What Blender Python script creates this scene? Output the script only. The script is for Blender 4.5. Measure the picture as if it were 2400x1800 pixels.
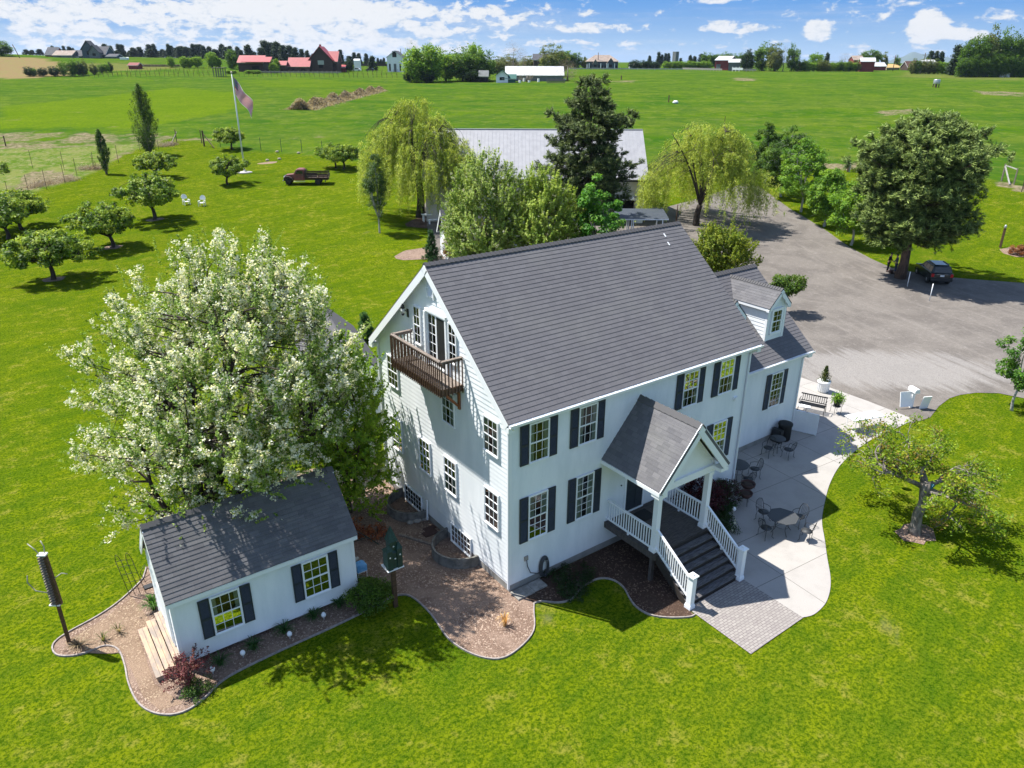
import bpy, bmesh, math, random
import numpy as np
from mathutils import Vector, Matrix, noise as mnoise

for o in list(bpy.data.objects): bpy.data.objects.remove(o)
S = bpy.context.scene
COL = S.collection
PI = math.pi
rad = math.radians

# ------------------------------------------------------------------ camera
CF = 1749.27                                  # focal length in pixels of a 2400 px wide frame
CAMP = np.array([-12.905, -17.851, 17.814])
_y, _t, _r = rad(36.081), rad(23.345), rad(0.178)
FW = np.array([math.sin(_y)*math.cos(_t), math.cos(_y)*math.cos(_t), -math.sin(_t)])
_rt = np.array([math.cos(_y), -math.sin(_y), 0.0]); _up = np.cross(_rt, FW)
RT = math.cos(_r)*_rt + math.sin(_r)*_up
UP = -math.sin(_r)*_rt + math.cos(_r)*_up
HF = np.array([math.sin(_y), math.cos(_y)])   # horizontal forward
HR = np.array([math.cos(_y), -math.sin(_y)])  # horizontal right
cam = bpy.data.cameras.new('camera'); cam.sensor_width = 36.0; cam.lens = 36.0*CF/2400
cam.clip_start = 0.3; cam.clip_end = 40000
camo = bpy.data.objects.new('camera', cam); COL.objects.link(camo)
M4 = Matrix(((RT[0], UP[0], -FW[0], CAMP[0]), (RT[1], UP[1], -FW[1], CAMP[1]), (RT[2], UP[2], -FW[2], CAMP[2]), (0, 0, 0, 1)))
camo.matrix_world = M4
S.camera = camo

# ------------------------------------------------------------------ world, sun, exposure
S.view_settings.view_transform = 'Standard'; S.view_settings.look = 'None'
S.view_settings.exposure = 1.12; S.view_settings.gamma = 1.0
SUN_EL, SUN_AZ = 59.5, -32.0                  # azimuth from +Y towards +X
sd = Vector((math.sin(rad(SUN_AZ))*math.cos(rad(SUN_EL)), math.cos(rad(SUN_AZ))*math.cos(rad(SUN_EL)), math.sin(rad(SUN_EL))))
sl = bpy.data.lights.new('sun', 'SUN'); sl.energy = 4.6; sl.angle = rad(0.5); sl.color = (1.0, 0.955, 0.88)
so = bpy.data.objects.new('sun', sl); COL.objects.link(so)
so.rotation_euler = (-sd).to_track_quat('-Z', 'Y').to_euler(); so.location = (0, 0, 60)

W = bpy.data.worlds.new('World'); S.world = W; W.use_nodes = True
nt = W.node_tree; nt.nodes.clear()
class NB:
    def __init__(s, tree): s.t = tree
    def n(s, typ, **kw):
        nd = s.t.nodes.new(typ)
        for k, v in kw.items(): setattr(nd, k, v)
        return nd
    def put(s, sock, v):
        if isinstance(v, bpy.types.NodeSocket): s.t.links.new(v, sock)
        else: sock.default_value = v
    def m(s, op, a, b=None, c=None, clamp=False):
        nd = s.n('ShaderNodeMath', operation=op); nd.use_clamp = clamp
        s.put(nd.inputs[0], a)
        if b is not None: s.put(nd.inputs[1], b)
        if c is not None: s.put(nd.inputs[2], c)
        return nd.outputs[0]
    def ss(s, x, lo, hi):
        nd = s.n('ShaderNodeMapRange', interpolation_type='SMOOTHSTEP')
        s.put(nd.inputs[0], x); nd.inputs[1].default_value = lo; nd.inputs[2].default_value = hi
        return nd.outputs[0]
    def mix(s, f, a, b, bt='MIX'):
        nd = s.n('ShaderNodeMix', data_type='RGBA', blend_type=bt)
        s.put(nd.inputs[0], f); s.put(nd.inputs[6], a); s.put(nd.inputs[7], b)
        return nd.outputs[2]
    def noise(s, vec, sc, det=4, rough=.55, dist=0, dim='3D'):
        nd = s.n('ShaderNodeTexNoise', noise_dimensions=dim)
        if vec is not None: s.t.links.new(vec, nd.inputs['Vector'])
        nd.inputs['Scale'].default_value = sc; nd.inputs['Detail'].default_value = det
        nd.inputs['Roughness'].default_value = rough; nd.inputs['Distortion'].default_value = dist
        return nd
    def comb(s, x, y, z=0.0):
        nd = s.n('ShaderNodeCombineXYZ')
        for i, v in enumerate((x, y, z)): s.put(nd.inputs[i], v)
        return nd.outputs[0]
w = NB(nt)
sky = w.n('ShaderNodeTexSky', sky_type='NISHITA'); sky.sun_disc = False
sky.sun_elevation = rad(SUN_EL); sky.sun_rotation = rad(SUN_AZ); sky.altitude = 600; sky.air_density = 1.0; sky.dust_density = 0.3; sky.ozone_density = 3.0
tc = w.n('ShaderNodeTexCoord'); sep = w.n('ShaderNodeSeparateXYZ'); nt.links.new(tc.outputs['Generated'], sep.inputs[0])
az = w.m('SUBTRACT', w.m('ARCTAN2', sep.outputs[0], sep.outputs[1]), rad(36.081))
az = w.m('MULTIPLY', az, 57.2958); el = w.m('MULTIPLY', w.m('ARCSINE', sep.outputs[2]), 57.2958)
# cloud puffs: flattened towards the horizon, crowded on the left, scattered on the right
elc = w.m('MAXIMUM', el, 0.0)
ve = w.m('MULTIPLY', w.m('POWER', elc, 0.8), 1.9)
uv1 = w.comb(w.m('MULTIPLY', az, 0.75), w.m('MULTIPLY', ve, 1.25), 3.3)
nA = w.noise(uv1, 0.9, 9, .62, .25).outputs[0]
nB_ = w.noise(w.comb(w.m('MULTIPLY', az, .12), w.m('MULTIPLY', ve, .9), 9.1), 0.9, 3, .5).outputs[0]
left = w.m('SUBTRACT', 1.0, w.ss(az, -9.0, 7.0))
low = w.m('SUBTRACT', 1.0, w.ss(el, 3.2, 4.6))
cov = w.m('ADD', w.m('MULTIPLY', w.m('MULTIPLY', left, low), .185), w.m('MULTIPLY', w.m('SUBTRACT', nB_, .5), .36))
def blob(a0, e0, ra, re, amp):
    dx = w.m('DIVIDE', w.m('SUBTRACT', az, a0), ra); dy = w.m('DIVIDE', w.m('SUBTRACT', el, e0), re)
    d = w.m('ADD', w.m('MULTIPLY', dx, dx), w.m('MULTIPLY', dy, dy))
    return w.m('MULTIPLY', w.m('SUBTRACT', 1.0, w.ss(d, 0.0, 1.0)), amp)
for a in [(26.6, 2.0, 1.6, 1.3, .42), (28.5, 1.7, 2.3, .55, .36), (15.0, 2.2, 3.8, .55, .2), (20.4, 2.0, 1.5, .8, .26), (13.3, 3.9, 2.6, .5, .2), (5.5, 2.1, 4.5, .5, .18), (-14, 3.3, 9.0, 1.1, .16), (31, 4.2, 4.0, .4, .18), (7, 4.4, 3.5, .35, .14)]:
    cov = w.m('ADD', cov, blob(*a))
cm = w.ss(w.m('ADD', nA, cov), .55, .70)
veil = w.m('MULTIPLY', w.ss(w.m('ADD', w.noise(w.comb(w.m('MULTIPLY', az, .05), w.m('MULTIPLY', ve, .7), 1.0), 1.3, 5, .6).outputs[0], w.m('MULTIPLY', left, .12)), .45, .8), .4)
cm = w.m('MULTIPLY', w.m('MAXIMUM', cm, veil), w.ss(el, -0.1, .5))
shade = w.ss(w.m('ADD', w.m('MULTIPLY', w.noise(uv1, 2.2, 6, .65, .3).outputs[0], .6), w.m('MULTIPLY', w.m('ADD', nA, cov), .45)), .42, .66)
hz = w.m('SUBTRACT', 1.0, w.ss(el, 0.0, 3.5))
BS = 0.11                                    # world strength
def wc(r, g, b): k_ = 1/(BS*2**1.12); return (r*k_, g*k_, b*k_, 1)
ccol = w.mix(shade, wc(.50, .62, .78), wc(.88, .90, .93))
band = w.mix(w.ss(el, 0.0, 4.2), wc(.42, .62, .86), wc(.135, .37, .80))
skyc = w.mix(w.ss(el, 5.0, 16.0), band, sky.outputs[0])
fin = w.mix(cm, skyc, ccol)
bg = w.n('ShaderNodeBackground'); nt.links.new(fin, bg.inputs[0]); bg.inputs[1].default_value = BS
wo = w.n('ShaderNodeOutputWorld'); nt.links.new(bg.outputs[0], wo.inputs[0])

# ------------------------------------------------------------------ terrain and placement
_hs = [(-80, 0), (62, 0), (76, .75), (90, 1.8), (110, 3.1), (130, 4.3), (200, 7.5), (300, 10.7), (450, 13.8), (700, 15.6), (1500, 16.6), (9000, 17.0), (30000, 17.0)]
_hx = np.array([a for a, b in _hs], float); _hy = np.array([b for a, b in _hs], float)
_dx = np.diff(_hx); _sl = np.diff(_hy)/_dx
_m = np.zeros(len(_hx))
for i in range(1, len(_hx)-1):
    _m[i] = 0 if _sl[i-1]*_sl[i] <= 0 else 2*_sl[i-1]*_sl[i]/(_sl[i-1]+_sl[i])
def sst(x): x = np.clip(x, 0, 1); return x*x*(3-2*x)
def terr(x, y):
    x = np.asarray(x, float); y = np.asarray(y, float)
    dx_, dy_ = x-CAMP[0], y-CAMP[1]
    s = dx_*HF[0]+dy_*HF[1]; l = dx_*HR[0]+dy_*HR[1]
    sc = np.clip(s, _hx[0], _hx[-1]-1)
    i = np.clip(np.searchsorted(_hx, sc, side='right')-1, 0, len(_hx)-2)
    t = (sc-_hx[i])/_dx[i]
    h = (2*t**3-3*t**2+1)*_hy[i]+(t**3-2*t**2+t)*_dx[i]*_m[i]+(-2*t**3+3*t**2)*_hy[i+1]+(t**3-t**2)*_dx[i]*_m[i+1]
    q = l/np.maximum(s, 40)                    # lateral position as a slope
    bump = sst((-.12-q)/.38)*sst((s-290)/170)*5.2 + sst((-.5-q)/.2)*sst((s-330)/130)*2.6
    return h+bump*(1-sst((s-700)/900))
def th(x, y): return float(terr(x, y))
def ray(u, v): return RT*(u-1200)/CF-UP*(v-900)/CF+FW
def proj(P):
    d = np.asarray(P, float)-CAMP; z = d@FW
    return 1200+CF*(d@RT)/z, 900-CF*(d@UP)/z
def at(u, v, z=0.0):
    """ground point seen at a measured photo position (z above the ground)"""
    d = ray(u, v); a, b = 1.0, None
    t = 1.0
    prev = t
    while t < 6000:
        p = CAMP+d*t
        if p[2] < th(p[0], p[1])+z: b = t; break
        prev = t; t *= 1.02
    if b is None: b = 6000
    a = prev
    for _ in range(40):
        m = (a+b)/2; p = CAMP+d*m
        if p[2] < th(p[0], p[1])+z: b = m
        else: a = m
    p = CAMP+d*b
    return Vector((p[0], p[1], th(p[0], p[1])))
def dep(u, s):
    """ground point at horizontal depth s in image column u"""
    z = 0
    for _ in range(4):
        zc = s*math.cos(_t)+(CAMP[2]-z)*math.sin(_t)
        l = (u-1200)/CF*zc
        x = CAMP[0]+HF[0]*s+HR[0]*l; y = CAMP[1]+HF[1]*s+HR[1]*l; z = th(x, y)
    return Vector((x, y, z))
def ztop(p, v):
    """height above p.z whose projection falls on image row v"""
    lo, hi = 0.0, 60.0
    for _ in range(40):
        m = (lo+hi)/2
        if proj((p[0], p[1], p[2]+m))[1] > v: lo = m
        else: hi = m
    return lo
def mpp(p):
    return float((np.array(p)-CAMP)@FW)/CF     # metres per photo pixel at p

# ------------------------------------------------------------------ materials
MT = {}
def newmat(name):
    m = bpy.data.materials.new(name); m.use_nodes = True; t = m.node_tree
    b = t.nodes['Principled BSDF']; MT[name] = m
    return m, NB(t), b
def mat(name, c, r=.6, c2=None, sc=4.0, det=5, bump=0, bsc=None, metal=0, spec=.4, stretch=(1, 1, 1), coord='Object', alpha=None, lo=.35, hi=.65):
    m, k, b = newmat(name); t = m.node_tree
    b.inputs['Roughness'].default_value = r; b.inputs['Metallic'].default_value = metal
    b.inputs['Specular IOR Level'].default_value = spec
    b.inputs['Base Color'].default_value = (*c, 1)
    if c2 or bump:
        tcn = k.n('ShaderNodeTexCoord'); mp = k.n('ShaderNodeMapping'); mp.inputs['Scale'].default_value = stretch
        t.links.new(tcn.outputs[coord], mp.inputs[0])
        if c2:
            nz = k.noise(mp.outputs[0], sc, det, .62)
            t.links.new(k.mix(k.ss(nz.outputs[0], lo, hi), (*c, 1), (*c2, 1)), b.inputs['Base Color'])
        if bump:
            nb = k.noise(mp.outputs[0], bsc or sc*3, 4, .6); bp = k.n('ShaderNodeBump'); bp.inputs['Strength'].default_value = bump; bp.inputs['Distance'].default_value = .02
            t.links.new(nb.outputs[0], bp.inputs['Height']); t.links.new(bp.outputs[0], b.inputs['Normal'])
    return m
mat('white_paint', (.79, .81, .83), .55, (.73, .75, .78), 1.3)
mat('trim_white', (.81, .83, .85), .45)
mat('siding', (.80, .825, .85), .5, (.71, .745, .775), 1.3, stretch=(1, 1, .3))
mat('shutter', (.022, .03, .038), .5, (.03, .038, .048), 8)
mat('concrete', (.30, .29, .27), .85, (.22, .215, .20), 1.6, bump=.3, bsc=30)
mat('pale_concrete', (.40, .385, .36), .85, (.33, .32, .30), 1.2, bump=.2, bsc=40)
mat('wellstone', (.17, .165, .15), .9, (.09, .088, .08), 4, bump=.6, bsc=14)
mat('darkwood', (.055, .03, .018), .6, (.10, .055, .03), 3, stretch=(1, 1, 6), bump=.3)
mat('graywood', (.23, .19, .16), .8, (.13, .105, .09), 5, stretch=(4, .6, 4), bump=.4)
mat('deckwood', (.095, .082, .075), .7, (.05, .043, .04), 4, stretch=(1, 8, 1), bump=.4)
mat('tread', (.15, .145, .15), .65, (.06, .055, .055), 3, stretch=(1.2, 8, 1), bump=.4)  # tread tops brightened in colour for their highlights; risers left darker
mat('riser', (.03, .024, .02), .8)
mat('stepwood', (.42, .30, .20), .75, (.24, .20, .17), 2.2, bump=.3, stretch=(3, .8, 1))
mat('orangewood', (.28, .095, .03), .6, (.18, .06, .02), 5, stretch=(1, 1, 5))
mat('black_metal', (.012, .012, .013), .45, spec=.5)
mat('dark_iron', (.02, .021, .022), .5)
mat('greenmetal', (.008, .028, .022), .45, (.015, .055, .042), 14)
mat('bluetub', (.10, .33, .62), .4, (.2, .45, .72), 6)
mat('orange', (.75, .24, .03), .5)
mat('rubber', (.02, .02, .02), .8)
mat('hose', (.05, .055, .06), .5)
mat('steel', (.45, .46, .47), .35, metal=.6)
mat('polewhite', (.62, .64, .66), .35, metal=.2)
mat('stone', (.33, .31, .28), .9, (.2, .19, .17), 5, bump=.4)
mat('edging', (.33, .29, .27), .9, (.22, .19, .18), 9, bump=.4)
mat('bark', (.10, .075, .055), .95, (.045, .035, .028), 6, bump=.9, bsc=18, stretch=(1, 1, .35))
mat('graybark', (.24, .215, .19), .95, (.09, .08, .07), 5, bump=.9, bsc=18, stretch=(1, 1, .4))
mat('darkbark', (.06, .045, .035), .95, (.03, .023, .018), 6, bump=.8, bsc=16, stretch=(1, 1, .4))
mat('palebark', (.42, .41, .37), .9, (.22, .21, .19), 8, bump=.4)
mat('pinebark', (.13, .085, .06), .95, (.05, .035, .028), 4, bump=1, bsc=10, stretch=(1, 1, .3))
mat('barnwall', (.52, .49, .45), .7, (.46, .43, .39), 2)
mat('barnroof', (.33, .33, .345), .42, (.29, .29, .305), 1.5, spec=.4)
mat('redroof', (.34, .045, .055), .6, (.28, .04, .045), 1)
mat('redwall', (.20, .03, .025), .7, (.15, .02, .02), 2)
mat('brownwall', (.07, .045, .035), .8, (.05, .032, .026), 2)
mat('greywall', (.16, .17, .17), .8, (.12, .13, .13), 1)
mat('bluewall', (.07, .095, .12), .8, (.05, .07, .09), 1)
mat('greenwall', (.02, .09, .075), .7)
mat('tanroof', (.30, .24, .20), .85, (.22, .17, .14), .7)
mat('darkroof', (.07, .075, .085), .85, (.05, .05, .06), .7)
mat('whiteroof', (.50, .51, .52), .6, (.38, .38, .38), .8)
mat('hay', (.34, .27, .17), .95, (.20, .15, .09), 1.2)
mat('tarpaulin', (.45, .30, .12), .8)
mat('room_shade', (.012, .012, .011), .9)  # near-black panel colour painted for the unlit rooms behind windows
mat('opening_shade', (.006, .006, .006), .9)  # near-black fill painted for the shade inside open doorways and shelters
mat('curtain', (.42, .45, .40), .85, (.30, .33, .28), 8, stretch=(14, 14, .2))
mat('lamp_glass', (.55, .57, .55), .15)
mat('awning', (.035, .045, .06), .6, (.05, .06, .075), 3)
mat('skin', (.45, .27, .19), .6)
mat('hair', (.02, .015, .012), .7)
mat('black_cloth', (.015, .015, .018), .85)
mat('grey_cloth', (.10, .105, .125), .85)
mat('jeans', (.04, .05, .09), .85)
mat('carpaint', (.008, .016, .017), .22, spec=.7)
mat('carglass', (.012, .02, .024), .08, spec=.8)
mat('chrome', (.6, .6, .6), .2, metal=.9)
mat('taillight', (.45, .01, .015), .3)
mat('truckred', (.22, .055, .045), .6, (.11, .045, .04), 3)
mat('rust', (.06, .035, .028), .85, (.03, .02, .018), 5)
mat('cream', (.62, .55, .40), .6)
mat('terracotta', (.07, .035, .028), .8)
mat('soil', (.045, .03, .022), .95)
mat('bell', (.42, .25, .09), .45, (.3, .17, .06), 9, stretch=(1, 1, 8))
mat('tealblue', (.02, .17, .25), .6)
mat('plasticwhite', (.78, .79, .79), .5)
mat('meshtop', (.06, .065, .07), .6, (.035, .038, .04), 60)
mat('beige_stone', (.42, .36, .28), .9, (.3, .25, .19), 6)
mat('hill', (.05, .085, .06), .95, (.07, .10, .07), .002)
def shingle_mat(name, c1, c2, c3):
    m, k, b = newmat(name); t = m.node_tree
    uvn = k.n('ShaderNodeUVMap'); br = k.n('ShaderNodeTexBrick'); t.links.new(uvn.outputs[0], br.inputs[0])
    br.inputs['Scale'].default_value = 1; br.inputs['Mortar Size'].default_value = .006; br.inputs['Mortar Smooth'].default_value = .3
    br.inputs['Brick Width'].default_value = .31; br.inputs['Row Height'].default_value = .185; br.offset = .5; br.offset_frequency = 2
    br.inputs['Color1'].default_value = (*c1, 1); br.inputs['Color2'].default_value = (*c2, 1); br.inputs['Mortar'].default_value = tuple(x*.55 for x in c1)+(1,)
    nz = k.noise(uvn.outputs[0], 55, 3, .7, dim='2D'); n2 = k.noise(uvn.outputs[0], .5, 4, .6, dim='2D')
    c = k.mix(k.m('MULTIPLY', k.ss(nz.outputs[0], .35, .7), .45), br.outputs[0], (*c3, 1))
    c = k.mix(k.m('MULTIPLY', k.ss(n2.outputs[0], .42, .75), .3), c, (c1[0]*1.25, c1[1]*1.28, c1[2]*1.15, 1))
    t.links.new(c, b.inputs['Base Color']); b.inputs['Roughness'].default_value = .9; b.inputs['Specular IOR Level'].default_value = .25
    bp = k.n('ShaderNodeBump'); bp.inputs['Strength'].default_value = .5; bp.inputs['Distance'].default_value = .01
    t.links.new(nz.outputs[0], bp.inputs['Height']); t.links.new(bp.outputs[0], b.inputs['Normal'])
    return m
shingle_mat('shingle', (.130, .125, .133), (.106, .102, .110), (.175, .17, .18))
shingle_mat('shingle_light', (.135, .132, .138), (.085, .084, .092), (.17, .168, .174))
def glass_mat(name, ior, tint):
    m, k, b = newmat(name); t = m.node_tree; t.nodes.remove(b)
    fr = k.n('ShaderNodeFresnel'); fr.inputs[0].default_value = ior
    tr = k.n('ShaderNodeBsdfTransparent'); tr.inputs[0].default_value = (*tint, 1)
    gl = k.n('ShaderNodeBsdfGlossy'); gl.inputs['Roughness'].default_value = .015
    nz = k.noise(None, 1.2, 2); bp = k.n('ShaderNodeBump'); bp.inputs['Strength'].default_value = .02; t.links.new(nz.outputs[0], bp.inputs['Height']); t.links.new(bp.outputs[0], gl.inputs['Normal'])
    mx = k.n('ShaderNodeMixShader'); t.links.new(fr.outputs[0], mx.inputs[0]); t.links.new(tr.outputs[0], mx.inputs[1]); t.links.new(gl.outputs[0], mx.inputs[2])
    out = t.nodes['Material Output']; t.links.new(mx.outputs[0], out.inputs[0])
glass_mat('glass', 1.72, (.8, .86, .84))
def leaf_mat(name, trans=.45, rough=.55):
    m, k, b = newmat(name); t = m.node_tree
    a0_ = k.n('ShaderNodeAttribute'); a0_.attribute_name = 'Col'; gm_ = k.n('ShaderNodeVectorMath', operation='SCALE'); gm_.inputs[3].default_value = 1.12; t.links.new(a0_.outputs[0], gm_.inputs[0]); a = gm_
    t.links.new(a.outputs[0], b.inputs['Base Color']); b.inputs['Roughness'].default_value = rough; b.inputs['Specular IOR Level'].default_value = .3
    tr = k.n('ShaderNodeBsdfTranslucent'); t.links.new(k.mix(1.0, a.outputs[0], (1.25, 1.15, .6, 1), 'MULTIPLY'), tr.inputs[0])
    mx = k.n('ShaderNodeMixShader'); mx.inputs[0].default_value = trans
    t.links.new(b.outputs[0], mx.inputs[1]); t.links.new(tr.outputs[0], mx.inputs[2])
    t.links.new(mx.outputs[0], t.nodes['Material Output'].inputs[0])
leaf_mat('leaf'); leaf_mat('needle', .15, .6)
m_, k, b = newmat('flagcloth'); t = m_.node_tree
uvn = k.n('ShaderNodeUVMap'); sp = k.n('ShaderNodeSeparateXYZ'); t.links.new(uvn.outputs[0], sp.inputs[0])
st = k.m('LESS_THAN', k.m('FRACT', k.m('MULTIPLY', sp.outputs[1], 6.5)), .5)
stripe = k.mix(st, (.55, .006, .03, 1), (.66, .66, .68, 1))
cant = k.m('MULTIPLY', k.m('LESS_THAN', sp.outputs[0], .4), k.m('LESS_THAN', sp.outputs[1], .538))
fx = k.m('SUBTRACT', k.m('FRACT', k.m('MULTIPLY', sp.outputs[0], 15)), .5); fy = k.m('SUBTRACT', k.m('FRACT', k.m('MULTIPLY', sp.outputs[1], 9.3)), .5)
star = k.m('LESS_THAN', k.m('ADD', k.m('MULTIPLY', fx, fx), k.m('MULTIPLY', fy, fy)), .07)
fc = k.mix(cant, stripe, k.mix(star, (.01, .015, .08, 1), (.5, .5, .5, 1))); t.links.new(fc, b.inputs['Base Color'])
tl_ = k.n('ShaderNodeBsdfTranslucent'); t.links.new(fc, tl_.inputs[0]); mx_ = k.n('ShaderNodeMixShader'); mx_.inputs[0].default_value = .2
t.links.new(b.outputs[0], mx_.inputs[1]); t.links.new(tl_.outputs[0], mx_.inputs[2]); t.links.new(mx_.outputs[0], t.nodes['Material Output'].inputs[0]); b.inputs['Specular IOR Level'].default_value = .1

# ------------------------------------------------------------------ mesh helpers
class MB:
    def __init__(s): s.v = []; s.f = []; s.uv = {}; s.mi = []; s.cm = 0; s.sm = []
    def add(s, vs, fs, uvs=None, smooth=False):
        n = len(s.v); s.v += [tuple(map(float, q)) for q in vs]
        for i, f in enumerate(fs):
            if uvs: s.uv[len(s.f)] = uvs[i]
            s.f.append([n+j for j in f]); s.mi.append(s.cm); s.sm.append(smooth)
        return s
    def obox(s, c, a, b, d, ha, hb, hd):
        c = Vector(c); a = Vector(a)*ha; b = Vector(b)*hb; d = Vector(d)*hd
        vs = [c+a*i+b*j+d*k_ for k_ in (-1, 1) for j in (-1, 1) for i in (-1, 1)]
        return s.add(vs, [(0, 2, 3, 1), (4, 5, 7, 6), (0, 1, 5, 4), (2, 6, 7, 3), (0, 4, 6, 2), (1, 3, 7, 5)])
    def box(s, x0, x1, y0, y1, z0, z1):
        return s.obox(((x0+x1)/2, (y0+y1)/2, (z0+z1)/2), (1, 0, 0), (0, 1, 0), (0, 0, 1), abs(x1-x0)/2, abs(y1-y0)/2, abs(z1-z0)/2)
    def bar(s, p, q, w_, h_, up=(0, 0, 1)):
        p = Vector(p); q = Vector(q); d = (q-p); L = d.length; d = d/L
        u = Vector(up); sd_ = d.cross(u)
        if sd_.length < 1e-4: sd_ = d.cross(Vector((0, 1, 0)))
        sd_.normalize(); u2 = sd_.cross(d)
        return s.obox((p+q)/2, d, sd_, u2, L/2, w_/2, h_/2)
    def tube(s, pts, r, n=6, cap=True, smooth=True):
        pts = [Vector(p) for p in pts]; R = r if hasattr(r, '__len__') else [r]*len(pts)
        base = len(s.v); vs = []; fs = []
        t0 = (pts[1]-pts[0]).normalized(); a = t0.orthogonal().normalized()
        for i, p in enumerate(pts):
            tg = (pts[min(i+1, len(pts)-1)]-pts[max(i-1, 0)])
            tg = tg.normalized() if tg.length > 1e-9 else t0
            a = (a-tg*a.dot(tg)); a = a.normalized() if a.length > 1e-6 else tg.orthogonal().normalized()
            b_ = tg.cross(a)
            for j in range(n):
                an = 2*PI*j/n; vs.append(p+(a*math.cos(an)+b_*math.sin(an))*R[i])
        for i in range(len(pts)-1):
            for j in range(n):
                fs.append((i*n+j, i*n+(j+1) % n, (i+1)*n+(j+1) % n, (i+1)*n+j))
        if cap: fs.append(tuple(range(n-1, -1, -1))); fs.append(tuple((len(pts)-1)*n+j for j in range(n)))
        return s.add(vs, fs, smooth=smooth)
    def lathe(s, prof, c=(0, 0, 0), n=14, axis=None):
        c = Vector(c); vs = []; fs = []
        if axis is None: A, B, D = Vector((1, 0, 0)), Vector((0, 1, 0)), Vector((0, 0, 1))
        else:
            D = Vector(axis).normalized(); A = D.orthogonal().normalized(); B = D.cross(A)
        for (r, z) in prof:
            for j in range(n):
                an = 2*PI*j/n; vs.append(c+(A*math.cos(an)+B*math.sin(an))*r+D*z)
        for i in range(len(prof)-1):
            for j in range(n): fs.append((i*n+j, i*n+(j+1) % n, (i+1)*n+(j+1) % n, (i+1)*n+j))
        fs.append(tuple(range(n-1, -1, -1))); fs.append(tuple((len(prof)-1)*n+j for j in range(n)))
        return s.add(vs, fs, smooth=True)
    def prism(s, poly, O, U, V, N, d0, d1):
        O, U, V, N = map(Vector, (O, U, V, N)); n = len(poly)
        vs = [O+U*a+V*b_+N*d0 for a, b_ in poly]+[O+U*a+V*b_+N*d1 for a, b_ in poly]
        fs = [tuple(range(n))[::-1], tuple(range(n, 2*n))]+[(i, (i+1) % n, n+(i+1) % n, n+i) for i in range(n)]
        return s.add(vs, fs)
    def build(s, name, m, parent=None, world=True, bevel=0, smooth=None):
        off = Vector((0, 0, 0)); p = parent
        if world:
            while p is not None: off = off+p.location; p = p.parent
        me = bpy.data.meshes.new(name)
        me.from_pydata([(a-off.x, b_-off.y, c-off.z) for a, b_, c in s.v], [], s.f)
        if s.uv:
            ul = me.uv_layers.new(name='UVMap')
            for i, po in enumerate(me.polygons):
                q = s.uv.get(i)
                if q:
                    for li, c in zip(po.loop_indices, q): ul.data[li].uv = c
        for mm in (m if isinstance(m, (list, tuple)) else [m]): me.materials.append(MT[mm])
        for po, mi_, sm_ in zip(me.polygons, s.mi, s.sm): po.material_index = mi_; po.use_smooth = sm_ if smooth is None else smooth
        bm = bmesh.new(); bm.from_mesh(me); bmesh.ops.recalc_face_normals(bm, faces=bm.faces) if not s.uv else None
        bm.to_mesh(me); bm.free()
        o = bpy.data.objects.new(name, me); COL.objects.link(o)
        if parent is not None: o.parent = parent
        if bevel:
            bv = o.modifiers.new('bevel', 'BEVEL'); bv.width = bevel; bv.segments = 2; bv.limit_method = 'ANGLE'; bv.angle_limit = rad(40)
        return o
def clipv(poly, v0, v1):
    def half(P, c, sgn):
        out = []
        for i in range(len(P)):
            a, b_ = P[i], P[(i+1) % len(P)]; da = (a[1]-c)*sgn; db = (b_[1]-c)*sgn
            if da >= 0: out.append(a)
            if (da > 0 > db) or (da < 0 < db):
                t_ = da/(da-db); out.append((a[0]+(b_[0]-a[0])*t_, a[1]+(b_[1]-a[1])*t_))
        return out
    P = half(poly, v0, 1)
    return half(P, v1, -1) if len(P) > 2 else P
def laps(mb, poly, O, U, V, N, exp, proud, v_start=None):
    """overlapping courses (clapboards, shingles) over a convex outline"""
    O, U, V, N = map(Vector, (O, U, V, N))
    lo = min(p[1] for p in poly); hi = max(p[1] for p in poly)
    v = lo if v_start is None else v_start
    while v < hi-1e-4:
        P = clipv(poly, max(v, lo), min(v+exp, hi))
        if len(P) > 2:
            vs = [O+U*a+V*b_+N*(proud*(1-(b_-v)/exp)+.002) for a, b_ in P]
            mb.add(vs, [tuple(range(len(P)))], uvs=[list(P)])
            bt = [p for p in P if abs(p[1]-max(v, lo)) < 1e-6]
            if len(bt) >= 2:
                a0 = min(p[0] for p in bt); a1 = max(p[0] for p in bt); b0 = bt[0][1]
                mb.add([O+U*a0+V*b0, O+U*a1+V*b0, O+U*a1+V*b0+N*(proud+.002), O+U*a0+V*b0+N*(proud+.002)], [(0, 1, 2, 3)], uvs=[[(a0, b0)]*4])
        v += exp
def tag(o, label=None, cat=None, group=None, kind=None):
    if label: o['label'] = label
    if cat: o['category'] = cat
    if group: o['group'] = group
    if kind: o['kind'] = kind
    return o
def thing(name, label, cat, loc=(0, 0, 0), rz=0, group=None, scale=1):
    o = bpy.data.objects.new(name, None); COL.objects.link(o); o.location = loc; o.rotation_euler = (0, 0, rz); o.scale = (scale,)*3
    o.empty_display_size = .3
    return tag(o, label, cat, group)
def dup(root, loc, rz=0, label=None, group=None, scale=None):
    def cp(o, par):
        c = o.copy(); COL.objects.link(c)
        if par is not None: c.parent = par
        for ch in list(o.children): cp(ch, c)
        return c
    r = cp(root, None); r.location = loc; r.rotation_euler = (0, 0, rz)
    if label: r['label'] = label
    if group: r['group'] = group
    if scale is not None: r.scale = scale if hasattr(scale, '__len__') else (scale,)*3
    return r
Z3 = Vector((0, 0, 1))
def nth(i): return ('first', 'second', 'third', 'fourth', 'fifth', 'sixth', 'seventh', 'eighth', 'ninth', 'tenth', 'eleventh', 'twelfth', 'thirteenth', 'fourteenth')[i]
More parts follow.
